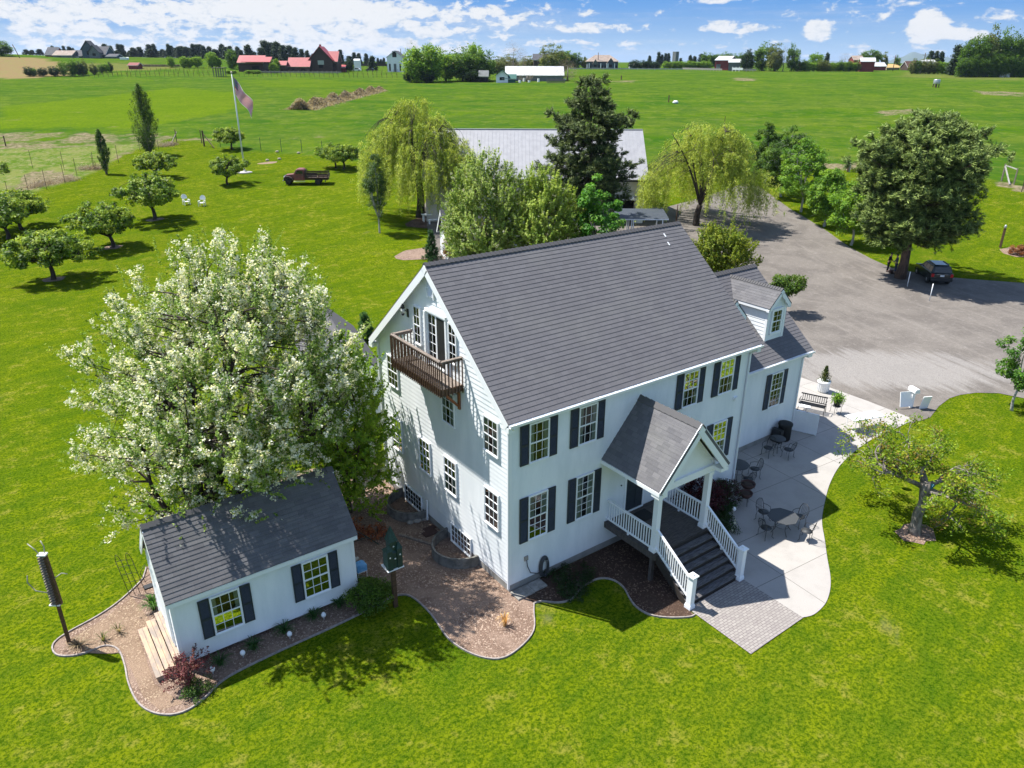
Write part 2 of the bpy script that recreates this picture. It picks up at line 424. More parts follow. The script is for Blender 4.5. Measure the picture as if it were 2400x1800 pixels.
# ------------------------------------------------------------------ ground sheet
def inpoly(px, py, poly):
    px = np.asarray(px); py = np.asarray(py); r = np.zeros(px.shape, bool); n = len(poly)
    for i in range(n):
        x0, y0 = poly[i]; x1, y1 = poly[(i+1) % n]
        c = ((y0 > py) != (y1 > py))
        with np.errstate(divide='ignore', invalid='ignore'):
            r ^= c & (px < (x1-x0)*(py-y0)/(y1-y0+1e-12)+x0)
    return r
radii = [3.0]
while radii[-1] < 26000: radii.append(radii[-1]*(1.018 if radii[-1] < 900 else 1.06))
radii = np.array(radii)
a_in = np.arange(-44, 44.01, .5); a_out = np.arange(50, 311, 6.0)
angs = np.radians(np.concatenate([a_in, a_out])+36.081)
A_, R_ = np.meshgrid(angs, radii); gx = CAMP[0]+np.sin(A_)*R_; gy = CAMP[1]+np.cos(A_)*R_; gz = terr(gx, gy)
nr, na = gx.shape
V = np.stack([gx.ravel(), gy.ravel(), gz.ravel()], 1)
idx = np.arange(nr*na).reshape(nr, na)
nx_ = np.roll(idx, -1, axis=1)
F = np.stack([idx[:-1].ravel(), idx[1:].ravel(), nx_[1:].ravel(), nx_[:-1].ravel()], 1)
cv = np.array([[CAMP[0], CAMP[1], 0.0]]); V = np.vstack([V, cv])
d = V-CAMP; zc = d@FW; ok = zc > 5; zz = np.where(ok, zc, 1)
pu = np.where(ok, 1200+CF*(d@RT)/zz, -9999); pv = np.where(ok, 900-CF*(d@UP)/zz, 9999)
# outline of the mown lawn against the pasture and the hay fields, as measured on the ground
LAWN = [(-400, 560), (-60, 480), (0, 468), (90, 447), (180, 420), (232, 398), (265, 372), (300, 358), (330, 345), (385, 327), (470, 327), (520, 346), (575, 352), (640, 357), (700, 362), (790, 372), (860, 378), (1000, 384), (1250, 380), (1560, 385), (1700, 402), (1780, 402), (1930, 392), (1990, 396), (2040, 398), (2180, 404), (2310, 421), (2352, 432), (2400, 446), (2700, 500), (4500, 800), (4500, 9000), (-9000, 9000), (-9000, 900), (-2000, 700)]
lawn = inpoly(pu, pv, LAWN) | (~ok)
def soft(poly): return inpoly(pu, pv, poly).astype(float)
dry = np.zeros(len(V))
dry += soft([(-200, 312), (120, 308), (300, 312), (470, 322), (560, 322), (560, 340), (470, 330), (330, 340), (200, 345), (60, 352), (-200, 350)])*.55
dry += soft([(1920, 380), (2050, 386), (2050, 396), (1990, 396), (1918, 392)])*.9+soft([(2340, 420), (2420, 440), (2600, 480), (2600, 500), (2420, 458), (2340, 434)])*.8
dry += soft([(60, 405), (110, 395), (190, 410), (150, 430), (90, 436), (50, 425)])+soft([(0, 440), (60, 430), (110, 440), (0, 462)])*.6
dry += soft([(170, 385), (230, 388), (262, 372), (270, 360), (330, 345), (330, 352), (250, 385), (180, 398)])*.6
dry += soft([(1560, 345), (1640, 330), (1700, 380), (1900, 385), (1900, 392), (1700, 400), (1570, 384)])*.25
dry += soft([(2270, 212), (2400, 217), (2400, 226), (2300, 222)])*.6+soft([(1420, 190), (1500, 188), (1500, 196), (1420, 194)])*.5+soft([(2040, 262), (2180, 250), (2190, 264), (2040, 276)])*.45+soft([(1725, 180), (1765, 182), (1765, 190), (1725, 190)])*.5
pasture = soft([(-300, 345), (0, 345), (200, 338), (330, 338), (480, 326), (480, 332), (330, 350), (240, 400), (180, 424), (0, 470), (-300, 560)])
brown = soft([(-600, 134), (90, 134), (150, 150), (170, 176), (60, 184), (-600, 186)])+soft([(2130, 168), (2280, 178), (2400, 182), (2400, 190), (2280, 186), (2100, 180)])*.25
brown += soft([(150, 148), (330, 148), (420, 160), (260, 168), (170, 160)])*.4
far = sst((R_.ravel()-230)/250); far = np.append(far, 0)
band = np.zeros(len(V)); ux = np.clip(pu, -500, 2900)
# yellower sweep through the left field, bluer green by the fence corner
band += soft([(0, 250), (180, 232), (420, 205), (560, 218), (540, 262), (330, 300), (0, 300)])*.9+soft([(560, 190), (700, 185), (900, 195), (760, 205), (620, 205)])*.5
colA = np.stack([np.where(lawn, 0.0, 1.0), np.clip(dry, 0, 1), np.clip(brown, 0, 1), np.ones(len(V))], 1)
colB = np.stack([pasture, band, far, np.ones(len(V))], 1)
def np_mesh(name, V, F, cols=None, smooth=False, corners=4):
    me = bpy.data.meshes.new(name); me.vertices.add(len(V)); me.vertices.foreach_set('co', np.ascontiguousarray(V, np.float32).ravel())
    nf = len(F); k_ = F.shape[1]
    me.loops.add(nf*k_); me.loops.foreach_set('vertex_index', np.ascontiguousarray(F, np.int32).ravel())
    me.polygons.add(nf); me.polygons.foreach_set('loop_start', np.arange(0, nf*k_, k_, dtype=np.int32))
    if smooth: me.polygons.foreach_set('use_smooth', np.ones(nf, bool))
    for nm, c in (cols or {}).items():
        a = me.color_attributes.new(nm, 'FLOAT_COLOR', 'POINT'); a.data.foreach_set('color', np.ascontiguousarray(c, np.float32).ravel())
    me.update(); me.validate(); return me
me = np_mesh('ground', V, F, {'Zone': colA, 'Zone2': colB}, smooth=True)
m_, k, b = newmat('grass'); t = m_.node_tree
z1 = k.n('ShaderNodeAttribute'); z1.attribute_name = 'Zone'; z2 = k.n('ShaderNodeAttribute'); z2.attribute_name = 'Zone2'
s1 = k.n('ShaderNodeSeparateColor'); t.links.new(z1.outputs[0], s1.inputs[0]); s2 = k.n('ShaderNodeSeparateColor'); t.links.new(z2.outputs[0], s2.inputs[0])
geo = k.n('ShaderNodeNewGeometry'); P_ = geo.outputs['Position']
big = k.noise(P_, .07, 4, .55, .4).outputs[0]; mid = k.noise(P_, .42, 5, .6, .5).outputs[0]; mid2 = k.noise(P_, 1.7, 4, .6).outputs[0]
fine = k.noise(P_, 8, 5, .8).outputs[0]; fine2 = k.noise(P_, 26, 3, .75).outputs[0]
mp = k.n('ShaderNodeMapping', vector_type='TEXTURE'); t.links.new(P_, mp.inputs[0]); mp.inputs['Rotation'].default_value = (0, 0, rad(9)); mp.inputs['Scale'].default_value = (1/.12, 1/1.3, 1)
streak = k.noise(mp.outputs[0], 1.0, 3, .6, .3).outputs[0]
mp2 = k.n('ShaderNodeMapping', vector_type='TEXTURE'); t.links.new(P_, mp2.inputs[0]); mp2.inputs['Rotation'].default_value = (0, 0, rad(-33)); mp2.inputs['Scale'].default_value = (1/.014, 1/.11, 1)
fstreak = k.noise(mp2.outputs[0], 1.0, 5, .6, .6).outputs[0]
lw = k.mix(k.ss(k.m('ADD', k.m('MULTIPLY', mid, .6), k.m('MULTIPLY', big, .4)), .38, .60), (.066, .110, .004, 1), (.112, .142, .006, 1))
lw = k.mix(k.m('MULTIPLY', k.ss(streak, .42, .64), .5), lw, (.145, .175, .003, 1))
lw = k.mix(k.m('MULTIPLY', k.ss(mid2, .53, .36), .55), lw, (.040, .084, .004, 1))
lw = k.mix(k.m('MULTIPLY', k.ss(k.m('ADD', k.m('MULTIPLY', mid2, .6), k.m('MULTIPLY', mid, .4)), .53, .64), .6), lw, (.21, .195, .035, 1))
lw = k.mix(k.m('MULTIPLY', k.ss(fine, .58, .40), .85), lw, (.016, .048, .001, 1))
lw = k.mix(k.m('MULTIPLY', k.ss(fine2, .54, .68), .5), lw, (.23, .235, .03, 1))
fd = k.mix(k.ss(big, .40, .62), (.042, .095, .005, 1), (.074, .122, .006, 1))
fd = k.mix(k.m('MULTIPLY', k.ss(fstreak, .40, .62), .7), fd, (.095, .125, .016, 1))
fd = k.mix(k.m('MULTIPLY', k.ss(k.noise(P_, .16, 6, .7, .8).outputs[0], .56, .40), .6), fd, (.024, .070, .008, 1))
fd = k.mix(k.m('MULTIPLY', k.ss(mid, .52, .66), .4), fd, (.14, .155, .04, 1))
fd = k.mix(k.m('MULTIPLY', s2.outputs[1], .7), fd, (.10, .148, .002, 1))
fd = k.mix(k.m('MULTIPLY', k.ss(mid2, .56, .38), .35), fd, (.022, .075, .012, 1))
fd = k.mix(k.m('MULTIPLY', k.ss(fine, .56, .30), .3), fd, (.03, .075, .008, 1))
pst = k.mix(k.ss(mid, .40, .60), (.065, .115, .012, 1), (.13, .15, .04, 1))
pst = k.mix(k.m('MULTIPLY', k.ss(mid2, .5, .66), .6), pst, (.22, .20, .12, 1))
fd = k.mix(s2.outputs[0], fd, pst)
tan = k.mix(k.ss(mid2, .38, .62), (.20, .165, .105, 1), (.10, .095, .045, 1))
base = k.mix(s1.outputs[0], lw, fd)
dm = k.ss(k.m('ADD', s1.outputs[1], k.m('ADD', k.m('MULTIPLY', k.m('SUBTRACT', mid, .5), 1.3), k.m('MULTIPLY', k.m('SUBTRACT', k.noise(P_, .13, 4, .6).outputs[0], .5), 1.6))), .3, .75)
base = k.mix(dm, base, tan)
base = k.mix(s1.outputs[2], base, k.mix(k.ss(mid, .4, .6), (.19, .13, .07, 1), (.17, .15, .06, 1)))
t.links.new(base, b.inputs['Base Color']); b.inputs['Roughness'].default_value = 1.0; b.inputs['Specular IOR Level'].default_value = 0.0
bp = k.n('ShaderNodeBump'); bp.inputs['Strength'].default_value = .55; bp.inputs['Distance'].default_value = .05
t.links.new(k.m('ADD', fine, k.m('MULTIPLY', fine2, .5)), bp.inputs['Height']); t.links.new(bp.outputs[0], b.inputs['Normal'])
me.materials.append(m_); ground = bpy.data.objects.new('ground', me); COL.objects.link(ground); tag(ground, 'mown yellow-green lawn running out into green hay fields', None, None, 'structure')

# hills on the skyline at the right
def ridge(u0, u1, s, prof, name, label):
    vs = []; fs = []; n = 40
    for i in range(n+1):
        u = u0+(u1-u0)*i/n; f_ = prof(i/n)
        for (ds, hh) in ((0, 0), (600, .75), (1300, 1.0), (2600, .3), (3600, 0)):
            p = dep(u, s+ds); z = p.z-8+f_*hh; vs.append((p.x, p.y, z))
    for i in range(n):
        for j in range(4): q = i*5+j; fs.append((q, q+5, q+6, q+1))
    mb = MB(); mb.add(vs, fs, smooth=True); o = mb.build(name, 'hill'); tag(o, label, None, None, 'structure')
ridge(2040, 2300, 9000, lambda x: 8+115*math.exp(-((x-.37)/.17)**2)+60*math.exp(-((x-.68)/.22)**2)+10*math.sin(x*40), 'hills', 'blue wooded hills beyond the farms at the right')
ridge(1550, 2060, 9500, lambda x: 8+30*math.exp(-((x-.75)/.08)**2)+26*math.exp(-((x-.2)/.2)**2), 'hills', 'low far rise on the skyline')
ridge(850, 1330, 9500, lambda x: 8+34*math.exp(-((x-.68)/.13)**2), 'hills', 'low far rise behind the trees')

# ------------------------------------------------------------------ sheets laid on the ground
def sheet(name, poly, m, label, off, step=None, attr=None):
    """poly in world xy; follows the terrain"""
    bm = bmesh.new(); vs = [bm.verts.new((x, y, 0)) for x, y in poly]
    from mathutils.geometry import tessellate_polygon
    for tri in tessellate_polygon([[Vector((x, y, 0)) for x, y in poly]]):
        try: bm.faces.new([vs[i] for i in tri])
        except ValueError: pass
    if step:
        xs = [p[0] for p in poly]; ys = [p[1] for p in poly]
        for ax, lo, hi in ((0, min(xs), max(xs)), (1, min(ys), max(ys))):
            c = lo+step
            while c < hi:
                no = (1, 0, 0) if ax == 0 else (0, 1, 0); co = (c, 0, 0) if ax == 0 else (0, c, 0)
                bmesh.ops.bisect_plane(bm, geom=bm.verts[:]+bm.edges[:]+bm.faces[:], plane_co=co, plane_no=no); c += step
    for v in bm.verts: v.co.z = th(v.co.x, v.co.y)+off
    bmesh.ops.recalc_face_normals(bm, faces=bm.faces[:])
    for f in bm.faces:
        if f.normal.z < 0: f.normal_flip()
    me = bpy.data.meshes.new(name); bm.to_mesh(me); bm.free(); me.materials.append(MT[m])
    o = bpy.data.objects.new(name, me); COL.objects.link(o); return tag(o, label, None, None, 'structure')
def smooth(pts, n=5, closed=True):
    out = []; N_ = len(pts)
    rng_ = range(N_) if closed else range(N_-1)
    for i in rng_:
        p0 = pts[(i-1) % N_] if closed or i > 0 else pts[i]; p1 = pts[i]; p2 = pts[(i+1) % N_]; p3 = pts[(i+2) % N_] if closed or i+2 < N_ else pts[i+1]
        for j in range(n):
            t_ = j/n; out.append(tuple(.5*((2*p1[a])+(-p0[a]+p2[a])*t_+(2*p0[a]-5*p1[a]+4*p2[a]-p3[a])*t_*t_+(-p0[a]+3*p1[a]-3*p2[a]+p3[a])*t_**3) for a in (0, 1)))
    if not closed: out.append(pts[-1])
    return out
def G2(u, v): p = at(u, v); return (p.x, p.y)
# gravel
m_, k, b = newmat('gravel'); t = m_.node_tree; geo = k.n('ShaderNodeNewGeometry'); P_ = geo.outputs['Position']
f1 = k.noise(P_, 22, 4, .7).outputs[0]; g1 = k.noise(P_, .35, 5, .6, .5).outputs[0]
mp = k.n('ShaderNodeMapping', vector_type='TEXTURE'); t.links.new(P_, mp.inputs[0]); mp.inputs['Rotation'].default_value = (0, 0, rad(69)); mp.inputs['Scale'].default_value = (1/.07, 1/.8, 1)
sk = k.noise(mp.outputs[0], 1, 4, .65, .5).outputs[0]
c = k.mix(k.ss(g1, .4, .6), (.13, .116, .104, 1), (.165, .148, .132, 1))
c = k.mix(k.m('MULTIPLY', k.ss(sk, .50, .68), .6), c, (.205, .185, .165, 1))
# pale worn patch of fresh gravel behind the wing
sx = k.n('ShaderNodeSeparateXYZ'); t.links.new(P_, sx.inputs[0])
_c = at(2080, 865); 
ca, sa = HR, HF
lx = k.m('ADD', k.m('MULTIPLY', k.m('SUBTRACT', sx.outputs[0], _c.x), float(HR[0])), k.m('MULTIPLY', k.m('SUBTRACT', sx.outputs[1], _c.y), float(HR[1])))
ly = k.m('ADD', k.m('MULTIPLY', k.m('SUBTRACT', sx.outputs[0], _c.x), float(HF[0])), k.m('MULTIPLY', k.m('SUBTRACT', sx.outputs[1], _c.y), float(HF[1])))
dd = k.m('ADD', k.m('POWER', k.m('ABSOLUTE', k.m('DIVIDE', lx, 7.6)), 2.0), k.m('POWER', k.m('ABSOLUTE', k.m('DIVIDE', ly, 3.4)), 2.0))
pm = k.ss(k.m('ADD', dd, k.m('MULTIPLY', k.m('SUBTRACT', k.noise(mp.outputs[0], 2.2, 5, .65, .8).outputs[0], .5), 3.4)), 1.25, .35)
c = k.mix(k.m('MULTIPLY', pm, .7), c, (.27, .255, .24, 1))
c = k.mix(k.m('MULTIPLY', k.ss(f1, .56, .32), .55), c, (.06, .054, .05, 1))
c = k.mix(k.m('MULTIPLY', k.ss(k.noise(P_, 2.5, 5, .7).outputs[0], .52, .7), .35), c, (.26, .24, .22, 1))
t.links.new(c, b.inputs['Base Color']); b.inputs['Roughness'].default_value = .95; b.inputs['Specular IOR Level'].default_value = .15
bp = k.n('ShaderNodeBump'); bp.inputs['Strength'].default_value = .5; bp.inputs['Distance'].default_value = .02; t.links.new(f1, bp.inputs['Height']); t.links.new(bp.outputs[0], b.inputs['Normal'])
def mulch(name, c1, c2, c3, c4):
    m, k, b = newmat(name); t = m.node_tree; geo = k.n('ShaderNodeNewGeometry'); P_ = geo.outputs['Position']
    vo = k.n('ShaderNodeTexVoronoi'); vo.inputs['Scale'].default_value = 22; t.links.new(P_, vo.inputs['Vector'])
    sp = k.n('ShaderNodeSeparateColor'); t.links.new(vo.outputs['Color'], sp.inputs[0])
    c = k.mix(sp.outputs[0], (*c1, 1), (*c2, 1)); c = k.mix(k.ss(sp.outputs[1], .78, .9), c, (*c3, 1))
    c = k.mix(k.m('MULTIPLY', k.ss(k.noise(P_, .9, 5, .65, .4).outputs[0], .42, .62), .8), c, (*c4, 1))
    n = k.noise(P_, 40, 3, .7).outputs[0]
    c = k.mix(k.m('MULTIPLY', k.ss(n, .55, .35), .5), c, (c1[0]*.35, c1[1]*.35, c1[2]*.35, 1))
    t.links.new(c, b.inputs['Base Color']); b.inputs['Roughness'].default_value = .95; b.inputs['Specular IOR Level'].default_value = .15
    bp = k.n('ShaderNodeBump'); bp.inputs['Strength'].default_value = .8; bp.inputs['Distance'].default_value = .03; t.links.new(k.m('ADD', vo.outputs['Distance'], n), bp.inputs['Height']); t.links.new(bp.outputs[0], b.inputs['Normal'])
mulch('mulch', (.24, .165, .125), (.15, .10, .075), (.42, .32, .25), (.28, .20, .155))
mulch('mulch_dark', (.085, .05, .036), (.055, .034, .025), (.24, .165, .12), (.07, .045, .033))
mulch('woodchips', (.26, .18, .125), (.19, .13, .09), (.38, .29, .20), (.29, .205, .145))
def pave(name, bw, rh, c1, c2, mo, ms, off, ang=0):
    m, k, b = newmat(name); t = m.node_tree; geo = k.n('ShaderNodeNewGeometry'); mp = k.n('ShaderNodeMapping'); t.links.new(geo.outputs['Position'], mp.inputs[0]); mp.inputs['Rotation'].default_value = (0, 0, ang)
    br = k.n('ShaderNodeTexBrick'); t.links.new(mp.outputs[0], br.inputs[0]); br.inputs['Scale'].default_value = 1; br.inputs['Brick Width'].default_value = bw; br.inputs['Row Height'].default_value = rh
    br.inputs['Mortar Size'].default_value = ms; br.offset = off; br.inputs['Color1'].default_value = (*c1, 1); br.inputs['Color2'].default_value = (*c2, 1); br.inputs['Mortar'].default_value = (*mo, 1)
    n = k.noise(geo.outputs['Position'], 1.1, 5, .65).outputs[0]; n2 = k.noise(geo.outputs['Position'], 35, 3, .7).outputs[0]
    c = k.mix(k.m('MULTIPLY', k.ss(n, .42, .66), .35), br.outputs[0], tuple(x*.72 for x in c1)+(1,))
    c = k.mix(k.m('MULTIPLY', k.ss(n2, .58, .4), .2), c, tuple(x*.6 for x in c1)+(1,))
    t.links.new(c, b.inputs['Base Color']); b.inputs['Roughness'].default_value = .88; b.inputs['Specular IOR Level'].default_value = .25
    bp = k.n('ShaderNodeBump'); bp.inputs['Strength'].default_value = .25; bp.inputs['Distance'].default_value = .01; t.links.new(n2, bp.inputs['Height']); t.links.new(bp.outputs[0], b.inputs['Normal'])
pave('paver', .2, .105, (.30, .275, .255), (.235, .21, .20), (.09, .08, .075), .008, .5)
pave('patio_slab', 3.1, 2.3, (.355, .335, .31), (.34, .32, .30), (.12, .11, .10), .013, 0, rad(4))

drive = [at(u, v) for u, v in [(1000, 520), (985, 500), (1000, 470), (1030, 452), (1080, 450), (1250, 470), (1500, 484), (1560, 486), (1620, 470), (1690, 448), (1735, 432), (1772, 432), (1800, 452), (1852, 490), (1890, 512), (1940, 543), (1992, 580), (2040, 606), (2090, 628), (2150, 640), (2230, 651), (2400, 664), (2800, 700), (3600, 800), (3600, 1300), (2800, 1000), (2400, 934), (2340, 922), (2287, 921), (2250, 926), (2225, 934), (2200, 953), (2180, 979), (2140, 992), (2050, 990)]]
drive = [(p.x, p.y) for p in drive]
sheet('driveway', drive+[(26.3, 5.9), (20.0, 6.0), (19.0, 11.0), (9, 11.5), (13.0, 26)], 'gravel', 'grey gravel yard and driveway between house, barn and lawn', .02, 2.0)
# bare verge strip along the drive edge
patio = smooth([(7.52, -7.1)]+[G2(u, v) for u, v in ((1908, 1441), (1934, 1416), (1945, 1385), (1946, 1352))]+[ (11.34, -5.59), (12.31, -4.86), (13.49, -3.96), (15.09, -3.09), (16.63, -2.36), (18.46, -1.72), (20.56, -1.32), (22.24, -1.15), (24.2, -1.2), (26.3, -1.2)], 4, False)+[(26.5, 1.5), (26.45, 5.9), (19.75, 5.95), (19.75, 1.97), (12.6, 1.97), (12.6, .5), (9.6, -2.2), (8.9, -3.1), (7.55, -4.45), (7.52, -7.1)]
patio = patio[:-1]
sheet('patio', patio, 'patio_slab', 'pale concrete patio curving along the right side of the house', .028)
sheet('paving', [(4.62, -4.42), (4.6, -7.16), (7.515, -7.12), (7.55, -4.42)], 'paver', 'grey brick paving at the foot of the front steps', .03)
bedA = [(-10.4, 9.3), (-10.56, 8.88), (-10.77, 8.51), (-11.58, 7.8), (-12.35, 7.37), (-13.28, 7.07), (-13.74, 6.81), (-13.87, 6.45), (-13.75, 6.02), (-13.34, 5.72), (-12.92, 5.63), (-12.45, 5.62), (-12.13, 5.19), (-12.09, 4.31), (-12.15, 3.45), (-12.09, 2.48), (-11.84, 1.81), (-11.41, 1.36), (-10.94, 1.24), (-10.39, 1.42), (-9.6, 1.85), (-8.0, 2.0), (-6.0, 2.05), (-4.4, 2.15), (-3.5, 2.25), (-3.02, 1.9), (-2.91, .66), (-3.05, -.77), (-2.77, -1.85), (-2.2, -2.5), (-1.41, -2.5), (-.51, -2.13), (.10, -1.35), (.36, -1.02)]
edgeA = smooth(bedA, 4, False)
bedApoly = edgeA+[(.36, -.1), (.36, 12.0), (-3, 13.0), (-9.0, 10.6)]
sheet('mulch_bed', bedApoly, 'mulch', 'bark mulch bed around the cottage and along the gable side', .012)
edgeB = smooth([(.36, -1.02), (.66, -1.1), (1.1, -1.5), (1.59, -1.64), (2.1, -1.45), (2.62, -1.32), (3.1, -1.32), (3.43, -1.5), (3.6, -1.85), (3.57, -2.3), (3.35, -2.8), (3.2, -3.3), (3.29, -3.87), (3.7, -4.35), (4.3, -4.75), (4.58, -4.8)], 4, False)
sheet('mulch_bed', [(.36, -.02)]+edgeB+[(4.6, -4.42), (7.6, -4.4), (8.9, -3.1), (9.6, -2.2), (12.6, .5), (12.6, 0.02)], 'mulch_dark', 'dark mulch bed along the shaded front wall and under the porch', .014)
sheet('woodchip_patch', [(-12.6, 5.3), (-13.4, 5.95), (-13.5, 6.6), (-12.2, 7.1), (-11.2, 7.8), (-10.95, 6.0), (-11.45, 5.7), (-11.5, 2.9), (-11.0, 1.6), (-11.6, 1.7), (-11.9, 2.6), (-11.95, 3.8), (-12.0, 4.9)], 'woodchips', 'pale sun bleached wood chips by the cottage steps', .017)
def edging(name, pts, label, w_=.045, h_=.06):
    mb = MB(); P = [Vector((x, y, th(x, y)+.0)) for x, y in pts]
    for a, b_ in zip(P[:-1], P[1:]):
        mb.bar(a+Z3*(h_/2), b_+Z3*(h_/2)+(b_-a)*.02, w_, h_)
    return tag(mb.build(name, 'edging'), label, 'edging')
edging('lawn_edging', edgeA, 'concrete lawn edging curving around the cottage and gable mulch bed')
edging('lawn_edging', edgeB, 'concrete lawn edging curving in front of the porch bed')
# bare soil rings under trees and worn spots
def ring(u, v, r, m, label, squash=.8):
    p = at(u, v); rg = random.Random(int(u*7+v)); n = 14
    sheet('bare_soil', [(p.x+math.cos(i*2*PI/n)*r*(1+rg.uniform(-.2, .2)), p.y+math.sin(i*2*PI/n)*r*squash*(1+rg.uniform(-.2, .2))) for i in range(n)], m, label, .016)
ring(2145, 1250, .85, 'mulch', 'bare soil ring at the foot of the gnarled old fruit tree')
for u, v in [(262, 580), (125, 655), (362, 515)]: ring(u, v, 1.0, 'mulch', 'bare soil ring under an orchard tree', .7)
ring(2385, 592, 1.9, 'woodchips', 'round wood chip bed by the wooden post at the right', .8)
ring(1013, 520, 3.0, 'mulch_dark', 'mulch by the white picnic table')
ring(985, 595, 2.3, 'mulch', 'mulch bed at the corner of the white outbuilding')
ring(628, 382, 1.6, 'woodchips', 'worn bare patch by the flagpole', .5)
# ------------------------------------------------------------------ buildings
X_, Y_ = Vector((1, 0, 0)), Vector((0, 1, 0))
def window(par, O, U, w_, h_, N, cols=3, rows=2, cur=True, casing=.03, shutters=False, sw=.36, dh=True, curw=.2, name='window'):
    """double-hung window lying on a wall; O is the lower left corner seen from outside"""
    O, U, N = Vector(O), Vector(U), Vector(N)
    fr = MB()
    def bx(mb, a0, a1, z0, z1, d0, d1): mb.obox(O+U*((a0+a1)/2)+Z3*((z0+z1)/2)+N*((d0+d1)/2), U, Z3, N, abs(a1-a0)/2, abs(z1-z0)/2, abs(d1-d0)/2)
    c = casing
    bx(fr, -c, 0, -c, h_+c, .004, .066); bx(fr, w_, w_+c, -c, h_+c, .004, .066); bx(fr, 0, w_, h_, h_+c, .004, .064); bx(fr, -.02, w_+.02, -c-.015, -.001, .004, .08)
    fo = fr.build('window' if name == 'window' else name, 'trim_white', par)
    if shutters: fo['label'] = fo.get('label', '') or 'multi-pane white sash window between dark shutters'
    else: fo['label'] = 'multi-pane white sash window without shutters'
    bk = MB(); bx(bk, 0, w_, 0, h_, .006, .018); bk.build('room_shade', 'room_shade', fo)
    halves = [(0, h_/2), (h_/2, h_)] if dh else [(0, h_)]
    for k_, (a, b_) in enumerate(halves):
        s = MB(); q = .028; d0, d1 = (.03, .052) if k_ == 0 else (.036, .062)
        bx(s, 0, q, a, b_, d0, d1); bx(s, w_-q, w_, a, b_, d0, d1); bx(s, q, w_-q, a, a+q, d0, d1); bx(s, q, w_-q, b_-q, b_, d0, d1)
        for i in range(1, cols): xx = q+(w_-2*q)*i/cols; bx(s, xx-.0075, xx+.0075, a+q, b_-q, d0+.002, d1-.003)
        for i in range(1, rows): zz = a+q+(b_-a-2*q)*i/rows; bx(s, q, w_-q, zz-.0075, zz+.0075, d0+.004, d1-.005)
        s.build('sash', 'trim_white', fo)
        g = MB(); g.add([O+U*q+Z3*(a+q)+N*(d0+.008), O+U*(w_-q)+Z3*(a+q)+N*(d0+.008), O+U*(w_-q)+Z3*(b_-q)+N*(d0+.008), O+U*q+Z3*(b_-q)+N*(d0+.008)], [(0, 1, 2, 3)]); g.build('pane', 'glass', fo)
    if cur:
        for (a, b_) in ((.01, w_*curw), (w_*(1-curw), w_-.01)):
            cm_ = MB(); bx(cm_, a, b_, .02, h_-.02, .019, .026); cm_.build('curtain', 'curtain', fo)
    if shutters:
        for a in (-c-sw-.01, w_+c+.01):
            s = MB()
            bx(s, a, a+sw, -.03, h_+.03, .006, .03)
            for (z0, z1) in ((0.02, h_*.5-.05), (h_*.5+.05, h_-.02)):
                n = int((z1-z0)/.05)
                for i in range(n):
                    zc = z0+(i+.5)*(z1-z0)/n
                    s.obox(O+U*(a+sw/2)+Z3*zc+N*.038, U, (Z3*.75-N*.66), (N*.75+Z3*.66), sw/2-.045, .021, .004)
            for aa in (a, a+sw-.045): bx(s, aa, aa+.045, -.03, h_+.03, .03, .047)
            for z in (-.03, h_*.5-.04, h_-.03): bx(s, a+.045, a+sw-.045, z, z+.07 if z > 0 else .03, .03, .046)
            s.build('shutter', 'shutter', par)
    return fo
def gutter(par, p, q, out, name='gutter'):
    mb = MB(); p, q, out = Vector(p), Vector(q), Vector(out)
    mb.prism([(0, 0), (.11, 0), (.13, .10), (.115, .10), (.10, .012), (.012, .012), (.012, .10), (0, .10)], p, out, Z3, (q-p).normalized(), 0, (q-p).length)
    L = (q-p).length; d_ = (q-p).normalized(); n = int(L/.75)
    for i in range(n+1):
        c = p+d_*(i+.3)*L/(n+.6); mb.obox(c+out*.065+Z3*.10, out, d_, Z3, .075, .012, .006)
    return mb.build(name, 'trim_white', par)
def roofslab(par, name, eave0, eave1, up, ulen, m='shingle', thick=.14, exp=.185, proud=.011, over=0):
    """rectangular roof plane: eave0->eave1 along the eave, 'up' unit vector up the slope"""
    e0, e1, up = Vector(eave0), Vector(eave1), Vector(up).normalized(); U = (e1-e0).normalized(); L = (e1-e0).length; N = U.cross(up)
    if N.z < 0: N = -N
    mb = MB()
    mb.obox((e0+e1)/2+up*ulen/2-N*(thick/2+.003), U, up, N, L/2, ulen/2, thick/2)
    laps(mb, [(0, 0), (L, 0), (L, ulen), (0, ulen)], e0, U, up, N, exp, proud)
    return mb.build(name, m, par)
def ridgecap(par, p, q, m='shingle', w_=.15, slope=.83, step=.2, name='ridge_cap'):
    p, q = Vector(p), Vector(q); d_ = (q-p).normalized(); L = (q-p).length; sd_ = d_.cross(Z3).normalized(); n = max(1, int(L/step)); mb = MB()
    for i in range(n):
        a = p+d_*(L*i/n); b_ = p+d_*(L*(i+1.12)/n); h0, h1 = .008, .045
        vs = [a+Z3*h1, a+sd_*w_-Z3*(w_*slope-h1), a-sd_*w_-Z3*(w_*slope-h1), b_+Z3*h0, b_+sd_*w_-Z3*(w_*slope-h0), b_-sd_*w_-Z3*(w_*slope-h0)]
        vs += [v-Z3*.03 for v in vs]
        mb.add(vs, [(0, 1, 4, 3), (0, 3, 5, 2), (0, 2, 8, 6), (0, 6, 7, 1), (1, 7, 10, 4), (2, 5, 11, 8)])
    return mb.build(name, m, par)

